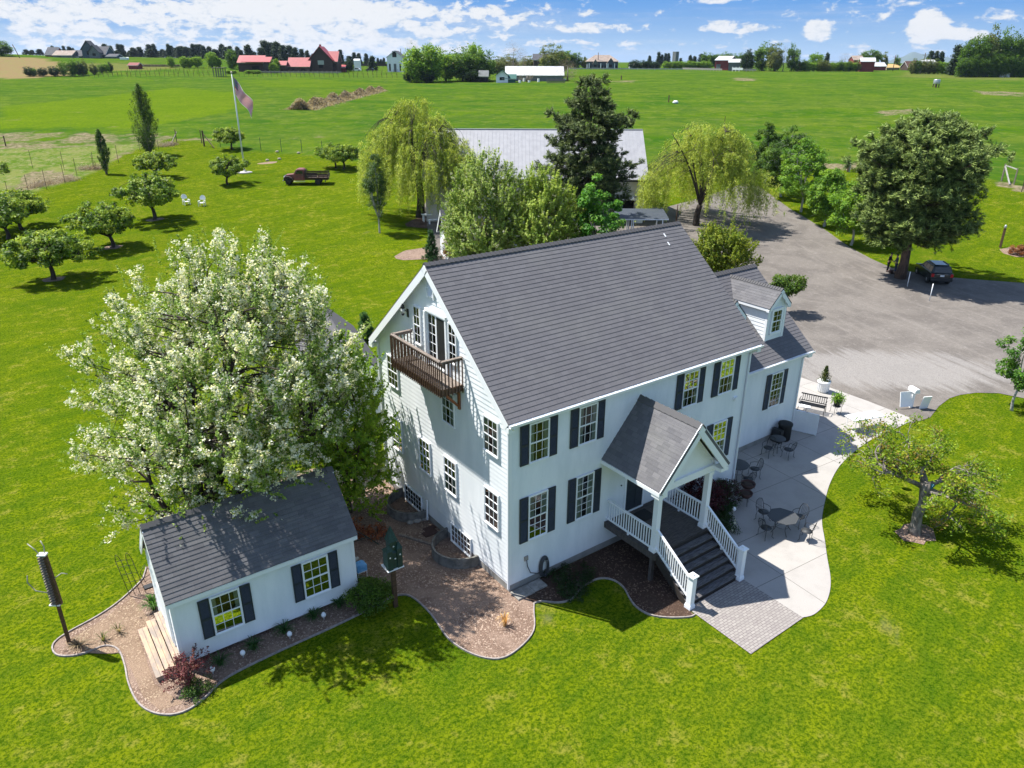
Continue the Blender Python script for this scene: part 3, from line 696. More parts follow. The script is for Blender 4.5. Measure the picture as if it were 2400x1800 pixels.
house = thing('farmhouse', 'large white clapboard farmhouse with grey shingle roof, gable balcony and porch', 'house', (0, 0, 0))
L_, D_ = 12.54, 9.578; OV = .25; RS = .8324; EZ = 7.03
def rz(y): return EZ+RS*(y+.305) if y <= D_/2 else EZ+RS*(D_+.305-y)
wt = rz(0)-.18
wall = MB()
wall.box(.004, L_-.004, .004, D_-.004, .3, wt-.02)
wall.prism([(0.01, wt-.03), (D_-.01, wt-.03), (D_/2, rz(D_/2)-.2)], (0, 0, 0), Y_, Z3, X_, .006, L_-.006)
gpoly = [(0, .95), (0, .95)]
# gable clapboards: lower edge steps down from 1.1 m to 0.45 m towards the near corner
laps(wall, [(2.2, .42), (2.2, wt), (0, wt), (0, .42)], (0, 0, 0), Y_, Z3, -X_, .18, .014)
laps(wall, [(2.2, .42+.54), (D_, .42+.54), (D_, wt), (2.2, wt)], (0, 0, 0), Y_, Z3, -X_, .18, .014)
nk = int((wt-.42)/.18); wtt = .42+nk*.18
laps(wall, [(0, wt), (D_, wt), (D_/2+.0, rz(D_/2)-.17)], (0, 0, 0), Y_, Z3, -X_, .18, .014, v_start=wtt)
laps(wall, [(0, .42), (L_, .42), (L_, wt), (0, wt)], (0, 0, 0), X_, Z3, -Y_, .18, .014)
laps(wall, [(0, .42), (D_, .42), (D_, wt), (0, wt)], (L_, 0, 0), Y_, Z3, X_, .18, .014)
laps(wall, [(0, .42), (L_, .42), (L_, wt), (0, wt)], (0, D_, 0), X_, Z3, Y_, .18, .014)
laps(wall, [(0, wt), (D_, wt), (D_/2, rz(D_/2)-.17)], (L_, 0, 0), Y_, Z3, X_, .18, .014, v_start=wtt)
wall.build('wall', 'siding', house)
fd = MB(); fd.box(-.03+.045, L_-.02, .015, D_-.02, -.3, .41); fd.box(.012, .05, 2.2, D_-.03, .3, 1.04); fd.build('foundation', 'concrete', house)
for (x, y) in ((0, 0), (L_, 0), (0, D_)):
    cb = MB()
    sx_ = -1 if x == 0 else 1; sy_ = -1 if y == 0 else 1
    z0 = .42 if y == 0 else 1.04
    cb.box(x+sx_*.034, x-sx_*.08, y+sy_*.004, y+sy_*.034, z0, wt); cb.box(x+sx_*.004, x+sx_*.0365, y+sy_*.024, y-sy_*.08, z0, wt)
    cb.build('corner_board', 'trim_white', house)
ln = math.hypot(D_/2+.305, RS*(D_/2+.305))
upF = Vector((0, 1, RS)).normalized(); upB = Vector((0, -1, RS)).normalized()
roofslab(house, 'roof', (-OV, -.305, EZ), (L_+OV, -.305, EZ), upF, ln)
roofslab(house, 'roof', (-OV, D_+.305, EZ), (L_+OV, D_+.305, EZ), upB, ln)
ridgecap(house, (-OV, D_/2, rz(D_/2)+.03), (L_+OV, D_/2, rz(D_/2)+.02), w_=.13)
tr = MB()   # rake boards, soffits and eave returns
for x0, x1, xs in ((-OV, -OV+.035, 1), (L_+OV-.035, L_+OV, -1)):
    for sgn, y0 in ((1, -.305), (-1, D_+.305)):
        U = Vector((0, sgn, RS)).normalized(); N = Vector((0, -sgn*RS, 1)).normalized()
        o_ = Vector(((x0+x1)/2-.006*xs, y0, EZ))
        tr.obox(o_+U*ln/2-N*.17, U, N, X_, ln/2, .135, .018)
        xa, xb = (x1, 0) if xs > 0 else (L_, x0)
        tr.obox(Vector(((xa+xb)/2, y0, EZ))+U*ln/2-N*.16, U, N, X_, ln/2, .008, abs(xb-xa)/2)
        tr.box(x0 if xs > 0 else L_, 0 if xs > 0 else x1, y0, y0+sgn*.30, EZ-.34, EZ-.15)
tr.box(-OV+.04, L_+OV-.04, -.30, .0, EZ-.20, EZ-.185); tr.box(-OV+.035, L_+OV-.035, -.305, -.28, EZ-.19, EZ-.02)
tr.box(-OV+.04, L_+OV-.04, D_, D_+.3, EZ-.20, EZ-.185)
for x, n_ in ((-OV-.0165, -X_), (L_+OV+.0165, X_)): tr.prism([(-.17, -.19), (0, -.045), (.17, -.19), (0, -.38)], (x, D_/2, rz(D_/2)), Y_, Z3, n_, -.03, .002)
tr.build('fascia', 'trim_white', house)
gutter(house, (-OV, -.307, EZ-.12), (L_+OV, -.307, EZ-.12), -Y_)
# windows, front
ZB1, ZT1, ZB2, ZT2 = 1.99, 3.79, 5.16, 6.63
for x0 in (.396+.43, 2.605+.43):
    window(house, (x0, -.016, ZB1), X_, .81, ZT1-ZB1, -Y_, 3, 3, shutters=True, curw=.3)
    window(house, (x0, -.016, ZB2), X_, .81, ZT2-ZB2, -Y_, 3, 2, shutters=True, curw=.24)
for x0 in (8.01+.43, 10.15+.47): window(house, (x0, -.016, ZB2), X_, .83, ZT2-ZB2, -Y_, 3, 2, shutters=True)
window(house, (10.15+.47, -.016, ZB1), X_, .83, ZT1-ZB1, -Y_, 3, 3, shutters=True)
# windows, gable (seen from outside, left is +Y)
for y0, c_ in ((.574, 3), (3.379, 3), (5.348, 3), (7.722, 3)):
    window(house, (-.016, y0+.86, 2.37), -Y_, .84, 1.45, -X_, c_, 2, curw=.3)
for y0 in (.574, 3.379, 7.74): window(house, (-.016, y0+.86, 5.36), -Y_, .84, 1.30, -X_, 3, 2, curw=.34)
for y0 in (3.09, 5.61): window(house, (-.016, y0+.5, 7.95), -Y_, .47, 1.45, -X_, 2, 2, curw=.0, cur=False)
window(house, (-.0, 7.75, .10), -Y_, 1.42, .74, -X_, 6, 3, cur=False, dh=False); window(house, (-.0, 3.92, .10), -Y_, 1.42, .80, -X_, 6, 3, cur=False, dh=False)
# balcony door
dr = MB(); O = Vector((-.02, 5.06, 7.42)); 
def by(mb, a0, a1, z0, z1, d0, d1, O=O): mb.obox(O-Y_*((a0+a1)/2)+Z3*((z0+z1)/2)-X_*((d0+d1)/2), Y_, Z3, X_, abs(a1-a0)/2, abs(z1-z0)/2, abs(d1-d0)/2)
by(dr, -.09, 0, 0, 2.05, 0, .16); by(dr, 1.27, 1.36, 0, 2.05, 0, .09); by(dr, -.09, 1.36, 2.05, 2.15, 0, .11); by(dr, .0, 1.27, 0, .05, 0, .08)
for a in (.0, .61): 
    by(dr, a, a+.06, .05, 2.05, .02, .055); by(dr, a+.57, a+.63, .05, 2.05, .022, .057); by(dr, a+.06, a+.57, 1.97, 2.05, .02, .055)
    by(dr, a+.06, a+.57, .05, .16, .02, .055)
    for i in (1,): by(dr, a+.06+.255, a+.06+.273, .16, 1.97, .026, .048)
    for i in range(1, 5): z = .16+1.81*i/5; by(dr, a+.06, a+.57, z-.009, z+.009, .024, .046)
do = dr.build('balcony_door', 'trim_white', house); do['label'] = 'white glazed double door opening on the balcony'
sc_ = MB(); by(sc_, .68, 1.22, .12, 1.98, .058, .062); sc_.build('screen', 'dark_iron', do)
gp = MB(); gp.add([O-X_*.036-Y_*.04+Z3*.1, O-X_*.036-Y_*1.24+Z3*.1, O-X_*.036-Y_*1.24+Z3*2.0, O-X_*.036-Y_*.04+Z3*2.0], [(0, 1, 2, 3)]); gp.build('pane', 'glass', do)
bk = MB(); by(bk, .0, 1.27, .05, 2.05, .0, .014); bk.build('room_shade', 'room_shade', do)
# gable vent
vt = MB(); cy = D_/2
vt.prism([(-.24, 0), (.24, 0), (.24, .36), (0, .62), (-.24, .36)], (-.02, cy, 9.98), Y_, Z3, -X_, 0, .02)
for i in range(7): vt.obox((-.052, cy, 10.05+i*.06), Y_, Vector((-.7, 0, .7)), Vector((.7, 0, .7)), .19, .028, .004)
for s_ in (-1, 1): vt.box(-.085, -.02, cy+s_*.24-.02, cy+s_*.24+.02, 9.98, 10.36)
vt.build('gable_vent', 'trim_white', house)
# balcony
bal = MB(); B0, B1, BX = 2.76, 6.33, -.92
for i in range(9):
    y0 = B0+.02; bal.box(-.055-i*.096, -.055-(i+1)*.096+.008, B0, B1, 7.30, 7.335)
for i in range(1, 6): bal.box(BX, -.03, B0+i*.6-.02, B0+i*.6+.02, 7.12, 7.295)
bo = bal.build('balcony', 'graywood', house)
bal = MB(); bal.box(BX-.02, -.03, B0-.035, B0, 7.10, 7.33); bal.box(BX-.02, -.03, B1, B1+.035, 7.10, 7.33); bal.box(BX-.035, BX, B0-.035, B1+.035, 7.08, 7.33); bal.build('rim_board', 'darkwood', bo); bo['label'] = 'dark timber balcony high on the gable wall'
br_ = MB()
for (a, b_) in (((-.04, B0), (BX, B0)), ((BX, B0), (BX, B1)), ((BX, B1), (-.04, B1))):
    br_.bar((a[0], a[1], 8.37), (b_[0], b_[1], 8.37), .13, .035); br_.bar((a[0], a[1], 8.30), (b_[0], b_[1], 8.30), .035, .09)
br_.build('handrail', 'graywood', bo)
n = 27
pts_ = [(BX-.055, B0+(B1-B0)*i/n) for i in range(n+1)]+[(BX+(abs(BX)-.08)*i/6, y) for y in (B0-.055, B1+.055) for i in range(0, 7)]
for x, y in pts_:
    q = MB(); q.box(x-.018, x+.018, y-.018, y+.018, 7.05, 8.33); q.build('baluster', 'darkwood', bo)
for y in (B0+.25, B1-.35):
    q = MB(); q.box(-.10, -.024, y-.05, y+.05, 6.28, 7.10); q.bar((-.10, y, 6.42), (-.72, y, 7.08), .09, .09, up=(0, 1, 0)); q.build('bracket', 'orangewood', bo)
# wall lantern on the gable
wl = MB(); P = Vector((-.02, 6.62, 9.0)); wl.box(P.x-.03, P.x, P.y-.06, P.y+.06, P.z-.2, P.z+.12)
wl.tube([P+Vector((-.03, 0, .0)), P+Vector((-.12, 0, .1)), P+Vector((-.2, 0, .02))], .015); wl.lathe([(.02, 0), (.09, .05), (.075, .12), (.02, .2), (.03, .22)], P+Vector((-.22, 0, .16)), 8); wl.lathe([(.03, -.1), (.06, -.06), (.07, 0)], P+Vector((-.22, 0, .0)), 8)
lo_ = wl.build('wall_lantern', 'dark_iron', house); lg = MB(); lg.lathe([(.065, 0), (.075, .16)], P+Vector((-.22, 0, .0)), 8); lg.build('lamp_glass', 'lamp_glass', lo_)
def downspout(par, pts): mb = MB(); [mb.bar(a, b_, .075, .06) for a, b_ in zip(pts[:-1], pts[1:])]; return mb.build('downspout', 'white_paint', par)
downspout(house, [(-.09, -.40, 6.9), (-.09, -.08, 6.6), (-.09, -.08, .25)])
downspout(house, [(L_-.09, -.40, 6.9), (L_-.09, -.07, 6.6), (L_-.09, -.07, .2)])
dn = downspout(house, [(-.10, 5.72, 1.05), (-.12, 5.72, .1)]); downspout(house, [(-.06, D_-.14, 6.9), (-.06, D_-.14, .8)])
# small wall fittings
ob = MB(); ob.box(.66, .82, -.06, -.012, 1.13, 1.31); ob.build('outlet_box', 'stone', house)
q = MB(); q.box(11.75, 11.95, -.12, -.012, 4.62, 4.75); q.build('wall_vent', 'trim_white', house)
q = MB(); q.lathe([(.03, 0), (.03, .03)], (5.38, -.012, 2.65), 8, axis=(0, -1, 0)); q.build('doorbell', 'dark_iron', house)
# front door
q = MB(); q.box(5.55, 5.64, -.07, -.01, 1.32, 3.5); q.box(6.58, 6.67, -.07, -.01, 1.32, 3.5); q.box(5.5, 6.72, -.08, -.01, 3.45, 3.6); q.box(5.6, 6.62, -.10, -.01, 1.30, 1.34)
fo = q.build('door', 'trim_white', house); fo['label'] = 'black front door in a white frame under the porch'
q = MB(); q.box(5.64, 6.58, -.045, -.015, 1.34, 3.45)
for (a, b_, c, d_) in ((5.74, 6.05, 1.5, 2.3), (6.17, 6.48, 1.5, 2.3), (5.74, 6.05, 2.45, 3.3), (6.17, 6.48, 2.45, 3.3)): q.box(a, b_, -.055, -.045, c, d_)
q.build('door_leaf', 'shutter', fo); q = MB(); q.lathe([(.028, 0), (.03, .05), (.01, .06)], (6.5, -.045, 2.3), 8, axis=(0, -1, 0)); q.build('handle', 'steel', fo)
# porch
PX0, PX1, PY, DZ = 4.62, 7.58, -2.66, 1.30
dk = MB()
nb = 19
for i in range(nb): dk.box(PX0, PX1, -.03+PY/nb*i-.006, PY/nb*(i+1)-.03+.004, DZ-.035, DZ)
dk.box(PX0-.04, PX0, PY-.03, -.02, 1.04, DZ-.002); dk.box(PX1, PX1+.04, PY-.03, -.02, 1.04, DZ-.002); dk.box(PX0, PX1, PY-.07, PY-.03, 1.04, DZ-.04)
for (x, y) in ((PX0+.1, -2.5), (PX1-.1, -2.5), ((PX0+PX1)/2, -2.5)): dk.box(x-.07, x+.07, y-.07, y+.07, -.1, 1.04)
dko = dk.build('porch_deck', 'deckwood', house)
nst = 6
for i in range(nst):
    z = DZ-(i+1)*DZ/(nst+1); y = PY-.06-i*.275; st = MB()
    st.box(PX0+.1, PX1-.1, y-.30, y-.155, z-.04, z); st.box(PX0+.1, PX1-.1, y-.145, y-.0, z-.04, z); st.build('tread', 'tread', house)
st = MB()
for i in range(nst+1):
    z = DZ-(i+1)*DZ/(nst+1); y = PY-.06-i*.275; st.box(PX0+.12, PX1-.12, y-.012, y+.008, z, z+DZ/(nst+1)-.045)
for x in (PX0+.06, PX1-.10): st.prism([(0, DZ-.06), (-.3, DZ-.2), (-1.72, .0), (-1.45, -.05), (0, .9)], (x, PY-.06, 0), Y_, Z3, X_, 0, .04)
st.build('stair_frame', 'riser', house)
# posts and newels
def post(par, x, y, z0, z1, w_, name='porch_post', cap=False):
    mb = MB(); mb.box(x-w_/2, x+w_/2, y-w_/2, y+w_/2, z0, z1); mb.box(x-w_/2-.03, x+w_/2+.03, y-w_/2-.03, y+w_/2+.03, z0, z0+.14); mb.box(x-w_/2-.018, x+w_/2+.018, y-w_/2-.018, y+w_/2+.018, z0+.14, z0+.19)
    if cap:
        mb.box(x-w_/2-.045, x+w_/2+.045, y-w_/2-.045, y+w_/2+.045, z1, z1+.05); mb.prism([(-w_/2, -w_/2), (w_/2, -w_/2), (w_/2, w_/2), (-w_/2, w_/2)], (x, y, z1+.05), X_, Y_, Z3, 0, .03); mb.box(x-.05, x+.05, y-.05, y+.05, z1+.08, z1+.13)
    else:
        mb.box(x-w_/2-.025, x+w_/2+.025, y-w_/2-.025, y+w_/2+.025, z1-.14, z1)
    return mb.build(name, 'trim_white', par)
for x in (4.76, 7.44): post(house, x, -2.5, DZ, 3.78, .21)
for x in (4.72, 7.44): post(house, x, -4.42, .0, 1.36, .21, 'newel_post', True)
def railing(p, q, hgt, gap=.125):
    p, q = Vector(p), Vector(q); mb = MB(); mb.bar(p+Z3*hgt, q+Z3*hgt, .085, .06); mb.bar(p+Z3*.12, q+Z3*.12, .05, .06)
    m_ = (p+q)/2; mb.box(m_.x-.03, m_.x+.03, m_.y-.03, m_.y+.03, m_.z, m_.z+.1)
    ro = mb.build('railing', 'trim_white', house); n = int((q-p).length/gap)
    for i in range(1, n):
        c = p+(q-p)*i/n; b_ = MB(); b_.box(c.x-.017, c.x+.017, c.y-.017, c.y+.017, c.z+.13, c.z+hgt-.02); b_.build('baluster', 'trim_white', ro)
for x in (4.70, 7.50): railing((x, -.03, DZ), (x, -2.4, DZ), .93)
railing((4.74, -2.62, DZ+.04), (4.72, -4.32, .26), .93); railing((7.46, -2.62, DZ+.04), (7.44, -4.32, .26), .93)
# porch roof
RX, RZ_, EH = 6.08, 6.31, 4.19; hw = 1.84; sl = (RZ_-EH)/hw; YF = -3.02
for sg, nm in ((-1, 0), (1, 1)):
    e = RX+sg*hw; up = Vector((-sg, 0, sl)).normalized()
    roofslab(house, 'porch_roof', (e, 0, EH), (e, YF, EH), up, math.hypot(hw, hw*sl), m='shingle_light', thick=.10, exp=.145, proud=.006)
ridgecap(house, (RX, 0, RZ_+.02), (RX, YF, RZ_+.02), 'shingle_light', .16, 1.15, .27)
pf = MB(); lr = math.hypot(hw, hw*sl)
for sg in (-1, 1):
    U = Vector((-sg, 0, sl)).normalized(); N = Vector((sg*sl, 0, 1)).normalized(); o_ = Vector((RX+sg*hw, 0, EH))
    pf.obox(o_+U*lr/2-N*.15+Y_*(YF+.02), U, N, Y_, lr/2, .18, .014)
    pf.obox(o_+U*lr/2-N*.125+Y_*((YF-2.5)/2+.05), U, N, Y_, lr/2, .01, abs(YF+2.5)/2-.02)
    pf.box(RX+sg*hw-.02, RX+sg*(hw-.03), YF+.04, -.02, EH-.18, EH-.03)
    pf.box(RX+sg*hw, RX+sg*(hw-.42), YF+.045, -2.6, EH-.30, EH-.16)
pf.box(4.56, 7.64, -2.61, -2.39, 3.78, 4.05); pf.box(4.58, 4.8, -2.39, -.02, 3.80, 4.04); pf.box(7.4, 7.62, -2.39, -.02, 3.80, 4.04); pf.box(4.62, 7.58, -2.38, -.02, 4.0, 4.03)
pf.prism([(-.2, -.26), (0, -.04), (.2, -.26), (0, -.50)], (RX, YF-.001, RZ_), X_, Z3, -Y_, -.03, .004)
pf.build('fascia', 'trim_white', house)
pg = MB(); pg.prism([(-1.52, 4.052), (1.52, 4.052), (0, 5.92)], (RX, -2.5, 0), X_, Z3, -Y_, -.04, .02)
for s_ in (-1, 1): 
    U = Vector((-s_, 0, sl)).normalized(); pg.obox(Vector((RX+s_*.78, -2.545, 4.98)), U, Y_, U.cross(Y_), 1.18, .02, .035)
pg.build('porch_gable', 'white_paint', house)
# ---- wing
WX0, WX1, WY, WR, WE = L_+.0, 19.72, 1.95, 5.77, 4.55; WS = (8.07-4.55)/(WR-1.65); WB = 2*WR-WY
wg = MB(); wwt = WE+WS*.3-.16
wg.box(WX0+.02, WX1-.004, WY+.004, WB-.004, .3, wwt-.02); wg.prism([(WY+.01, wwt-.03), (WB-.01, wwt-.03), (WR, 8.07-.19)], (0, 0, 0), Y_, Z3, X_, WX0+.02, WX1-.006)
laps(wg, [(WX0, .42), (WX1, .42), (WX1, wwt), (WX0, wwt)], (0, WY, 0), X_, Z3, -Y_, .18, .014)
laps(wg, [(WY, .42), (WB, .42), (WB, wwt), (WY, wwt)], (WX1, 0, 0), Y_, Z3, X_, .18, .014)
laps(wg, [(WY, wwt), (WB, wwt), (WR, 8.07-.16)], (WX1, 0, 0), Y_, Z3, X_, .18, .014)
wg.build('wall', 'siding', house)
q = MB(); q.box(WX0, WX1-.02, WY+.015, WB-.02, -.3, .41); q.build('foundation', 'concrete', house)
q = MB(); q.box(WX1-.09, WX1+.02, WY-.022, WY-.003, .42, wwt); q.box(WX1+.003, WX1+.022, WY-.003, WY+.09, .42, wwt); q.build('corner_board', 'trim_white', house)
wl_ = math.hypot(WR-1.65, 8.07-WE)
roofslab(house, 'wing_roof', (WX0-.2, 1.65, WE), (WX1+.36, 1.65, WE), (0, 1, WS), wl_)
roofslab(house, 'wing_roof', (WX0-.2, 2*WR-1.65, WE), (WX1+.36, 2*WR-1.65, WE), (0, -1, WS), wl_)
ridgecap(house, (WX0-.1, WR, 8.1), (WX1+.36, WR, 8.1), w_=.17)
gutter(house, (WX0+.1, 1.648, WE-.12), (WX1+.36, 1.648, WE-.12), -Y_)
q = MB()
for sg, y0 in ((1, 1.65), (-1, 2*WR-1.65)):
    U = Vector((0, sg, WS)).normalized(); N = Vector((0, -sg*WS, 1)).normalized(); o_ = Vector((WX1+.345, y0, WE)); q.obox(o_+U*wl_/2-N*.15, U, N, X_, wl_/2, .11, .018)
    q.obox(Vector((WX1+.16, y0, WE))+U*wl_/2-N*.155, U, N, X_, wl_/2, .008, .165)
q.box(WX0+.1, WX1+.33, 1.66, WY, WE-.2, WE-.185); q.box(WX0+.1, WX1+.33, 1.652, 1.68, WE-.19, WE-.02); q.box(WX1+.02, WX1+.36, 1.66, 1.98, WE-.36, WE-.17)
q.build('fascia', 'trim_white', house)
downspout(house, [(WX1-.05, 1.56, WE-.1), (WX1-.05, WY-.06, WE-.4), (WX1-.05, WY-.06, .15)])
for x0 in (16.86+.42, 13.35+.42): window(house, (x0, WY-.016, ZB1), X_, .86, ZT1-ZB1, -Y_, 3, 3, shutters=True)
# dormers on the wing roof
def dormer(xc):
    yF, zB, zA, zE = 2.58, 5.36, 7.89, 7.20; hwd = .70; ov = .17; slp = (zA-zE+.15)/(hwd+ov)
    rb = 1.65+(zA-WE)/WS; eb = 1.65+(zE-.15-WE)/WS
    m1 = MB()
    m1.prism([(-hwd, zB-.4), (hwd, zB-.4), (hwd, zE-.02), (0, zA-.16), (-hwd, zE-.02)], (xc, 0, 0), X_, Z3, Y_, yF+.01, yF+.12)
    for sg in (-1, 1):
        zr = lambda y: WE+WS*(y-1.65)
        P = [(yF, zB-.05), (yF, zE), (1.65+(zE-WE)/WS, zE)]
        m1.prism(P, (xc+sg*(hwd-.05), 0, 0), Y_, Z3, X_*sg, 0, .045)
        laps(m1, P, (xc+sg*(hwd-.0), 0, 0), Y_, Z3, X_*sg, .18, .014)
    laps(m1, [(-hwd, zB-.05), (hwd, zB-.05), (hwd, zE-.02), (0, zA-.16), (-hwd, zE-.02)], (xc, yF, 0), X_, Z3, -Y_, .125, .012)
    dw = m1.build('dormer', 'siding', house)
    for sg in (-1, 1):
        e = xc+sg*(hwd+ov); up = Vector((-sg, 0, slp)).normalized(); ll = math.hypot(hwd+ov, zA-zE+.15)
        mb = MB(); N = Vector((sg*slp, 0, 1)).normalized(); e0 = Vector((e, yF-.17, zE-.15)); U = Vector((0, 1, 0))
        P = [(0, 0), (eb-yF+.17, 0), (rb-yF+.17, ll), (0, ll)]
        mb.prism(P, e0, U, up, N, -.1, -.003)
        laps(mb, P, e0, U, up, N, .145, .008); mb.build('dormer_roof', 'shingle_light', dw)
        f_ = MB(); f_.obox(Vector((e, yF-.158, zE-.15))+up*ll/2-N*.14, up, N, Y_, ll/2, .09, .015)
        f_.obox(Vector((e, yF-.08, zE-.15))+up*ll/2-N*.115, up, N, Y_, ll/2, .008, .075)
        f_.box(e-.01*sg, e-.04*sg, yF-.155, eb, zE-.30, zE-.17); f_.box(e, e-sg*.2, yF-.155, yF, zE-.33, zE-.22); f_.build('fascia', 'trim_white', dw)
    f_ = MB(); f_.prism([(-.12, -.15), (0, -.02), (.12, -.15), (0, -.30)], (xc, yF-.174, zA), X_, Z3, -Y_, -.03, .004); f_.build('fascia', 'trim_white', dw)
    ridgecap(dw, (xc, yF-.17, zA+.02), (xc, rb, zA+.02), 'shingle_light', .12, slp, .14)
    q = MB()
    for sg in (-1, 1): q.box(xc+sg*hwd-sg*.14, xc+sg*(hwd+.012), yF-.03, yF-.003, zB-.02, zE); q.box(xc+sg*(hwd+.003), xc+sg*(hwd+.024), yF-.03, yF+.10, zB, zE)
    q.build('corner_board', 'trim_white', dw)
    window(house, (xc-.34, yF-.016, 5.72), X_, .68, 1.10, -Y_, 2, 2, cur=True, casing=.10)
dormer(17.87); dormer(14.44)

# ---- cottage
shed = thing('garden_cottage', 'small white clapboard cottage with shuttered windows beside the farmhouse', 'cottage', (-7.6, 4.66, 0))
SX0, SX1, SY0, SY1, SR = -10.6, -4.55, 3.06, 6.26, 4.66; SE, SA = 2.72, 4.58; ss_ = (SA-SE)/(SR-2.85)
q = MB(); q.box(SX0+.005, SX1-.005, SY0+.005, SY1-.005, .24, 2.66); q.prism([(SY0+.01, 2.64), (SY1-.01, 2.64), (SR, SA-.22)], (0, 0, 0), Y_, Z3, X_, SX0+.006, SX1-.006)
laps(q, [(SX0, .18), (SX1, .18), (SX1, 2.72), (SX0, 2.72)], (0, SY0, 0), X_, Z3, -Y_, .18, .014)
laps(q, [(SX0, .18), (SX1, .18), (SX1, 2.72), (SX0, 2.72)], (0, SY1, 0), X_, Z3, Y_, .18, .014)
for X, N in ((SX0, -X_), (SX1, X_)):
    laps(q, [(SY0, .18), (SY1, .18), (SY1, 2.68), (SY0, 2.68)], (X, 0, 0), Y_, Z3, N, .18, .014); laps(q, [(SY0, 2.68), (SY1, 2.68), (SR, SA-.2)], (X, 0, 0), Y_, Z3, N, .18, .014)
q.build('wall', 'siding', shed)
q = MB()
for x in (SX0+.3, -8.6, -6.6, SX1-.3):
    for y in (SY0+.25, SY1-.25): q.box(x-.2, x+.2, y-.12, y+.12, -.1, .10)
q.box(SX0+.05, SX1-.05, SY0+.12, SY0+.26, .10, .24); q.box(SX0+.05, SX1-.05, SY1-.26, SY1-.12, .10, .24); q.build('foundation', 'concrete', shed)
sll = math.hypot(SR-2.85, SA-SE)
roofslab(shed, 'roof', (SX0-.14, 2.85, SE), (SX1+.12, 2.85, SE), (0, 1, ss_), sll, exp=.15, proud=.014, m='shingle_light', thick=.09)
roofslab(shed, 'roof', (SX0-.14, 2*SR-2.85, SE), (SX1+.12, 2*SR-2.85, SE), (0, -1, ss_), sll, exp=.15, proud=.014, m='shingle_light', thick=.09)
ridgecap(shed, (SX0-.14, SR, SA+.02), (SX1+.12, SR, SA+.02), 'shingle_light', .13, 1.0, .22)
q = MB()
for X in (SX0-.125, SX1+.105):
    for sg, y0 in ((1, 2.85), (-1, 2*SR-2.85)):
        U = Vector((0, sg, ss_)).normalized(); N = Vector((0, -sg*ss_, 1)).normalized(); q.obox(Vector((X, y0, SE))+U*sll/2-N*.13, U, N, X_, sll/2, .11, .015)
q.box(SX0-.12, SX1+.1, 2.865, 2.89, SE-.19, SE-.04); q.box(SX0-.1, SX1+.1, 2.89, SY0, SE-.13, SE-.115)
q.box(SX0-.022, SX0+.08, SY0-.022, SY0-.003, .18, 2.6); q.box(SX1-.08, SX1+.022, SY0-.022, SY0-.003, .18, 2.6); q.box(SX0-.022, SX0-.003, SY0-.003, SY0+.08, .18, 2.6)
q.build('fascia', 'trim_white', shed)
for x0 in (-9.51, -6.49): window(shed, (x0+.05, SY0-.014, .84), X_, .88, 1.42, -Y_, 3, 2, shutters=True, sw=.34, curw=.18)
q = MB(); q.box(SX0-.05, SX0-.01, 3.5, 4.6, .62, 2.62); qd = q.build('door', 'trim_white', shed); q = MB(); q.box(SX0-.07, SX0-.05, 3.6, 4.5, .68, 2.5); q.build('door_leaf', 'white_paint', qd)
q = MB()
for i, (x0, x1, z) in enumerate(((-11.42, -11.14, .2), (-11.13, -10.85, .4), (-10.84, -10.62, .6))):
    y0, y1 = 2.92-.02*i, 5.58
    for a, b_ in ((x0, (x0+x1)/2-.004), ((x0+x1)/2+.004, x1)): q.box(a, b_, y0, y1, z-.04, z)
    q.box(x0+.03, x0+.05, y0+.03, y1-.03, .0, z-.04); q.box(x0+.03, -10.64, y0+.03, y0+.06, .0, z-.042); q.box(x0+.03, -10.64, y1-.06, y1-.03, .0, z-.042)
q.build('steps', 'stepwood', shed)

# ---- barn (parallel to the horizon), local frame: u to the right, v away from the camera
def place(o, p, rz_): o.location = p; o.rotation_euler = (0, 0, rz_)
RZW = -rad(36.081)
bp_ = dep(1505, 84); bp_.z = min(bp_.z, dep(1020, 84).z)-.1
barn = thing('barn', 'long white barn with pale grey standing seam metal roof behind the pine', 'barn', bp_, RZW)
BL, BD, BE = 24.2, 12.4, 4.9; BA = 9.35
q = MB(); q.box(-BL, -7.2, 0, BD, -.5, BE); q.box(-1.0, 0, 0, BD, -.5, BE); q.box(-7.2, -1.0, .0, BD, 2.65, BE); q.box(-7.2, -1.0, 5, BD, -.5, BE); q.prism([(0, BE), (BD, BE), (BD/2, BA-.1)], (0, 0, 0), Y_, Z3, -X_, 0, BL)
for i in range(int(BL/.6)+1):
    x = -i*.6-.02
    if -7.3 < x < -.9: q.box(x-.02, x+.02, -.025, 0, 2.7, BE)
    else: q.box(x-.02, x+.02, -.025, 0, -.3, BE)
q.build('wall', 'barnwall', barn, world=False)
q = MB(); ov = .35; sb = (BA-BE)/(BD/2); lb = math.hypot(BD/2+ov, sb*(BD/2+ov)); 
for sg, y0 in ((1, -ov), (-1, BD+ov)):
    U = Vector((0, sg, sb)).normalized(); N = Vector((0, -sg*sb, 1)).normalized(); o_ = Vector((-BL/2, y0, BE-sb*ov+.12))
    q.obox(o_+U*lb/2, U, N, X_, lb/2, .05, BL/2+.3)
    n = int((BL+.6)/.42)
    for i in range(n+1):
        x = -BL-.29+i*(BL+.58)/n; q.obox(Vector((x, y0, BE-sb*ov+.12))+U*lb/2+N*.056, U, N, X_, lb/2, .012, .016)
q.box(-BL-.3, .3, BD/2-.18, BD/2+.18, BA+.10, BA+.17)
q.build('roof', 'barnroof', barn, world=False)
q = MB(); q.box(-BL-.3, .3, -ov-.14, -ov-.01, BE-sb*ov-.08, BE-sb*ov+.06); q.build('gutter', 'dark_iron', barn, world=False)
q = MB(); q.box(-7.2, -1.0, .9, 4.98, -.3, 2.64); q.build('doorway_shade', 'opening_shade', barn, world=False)  # near-black block stands for the shade inside the barn opening
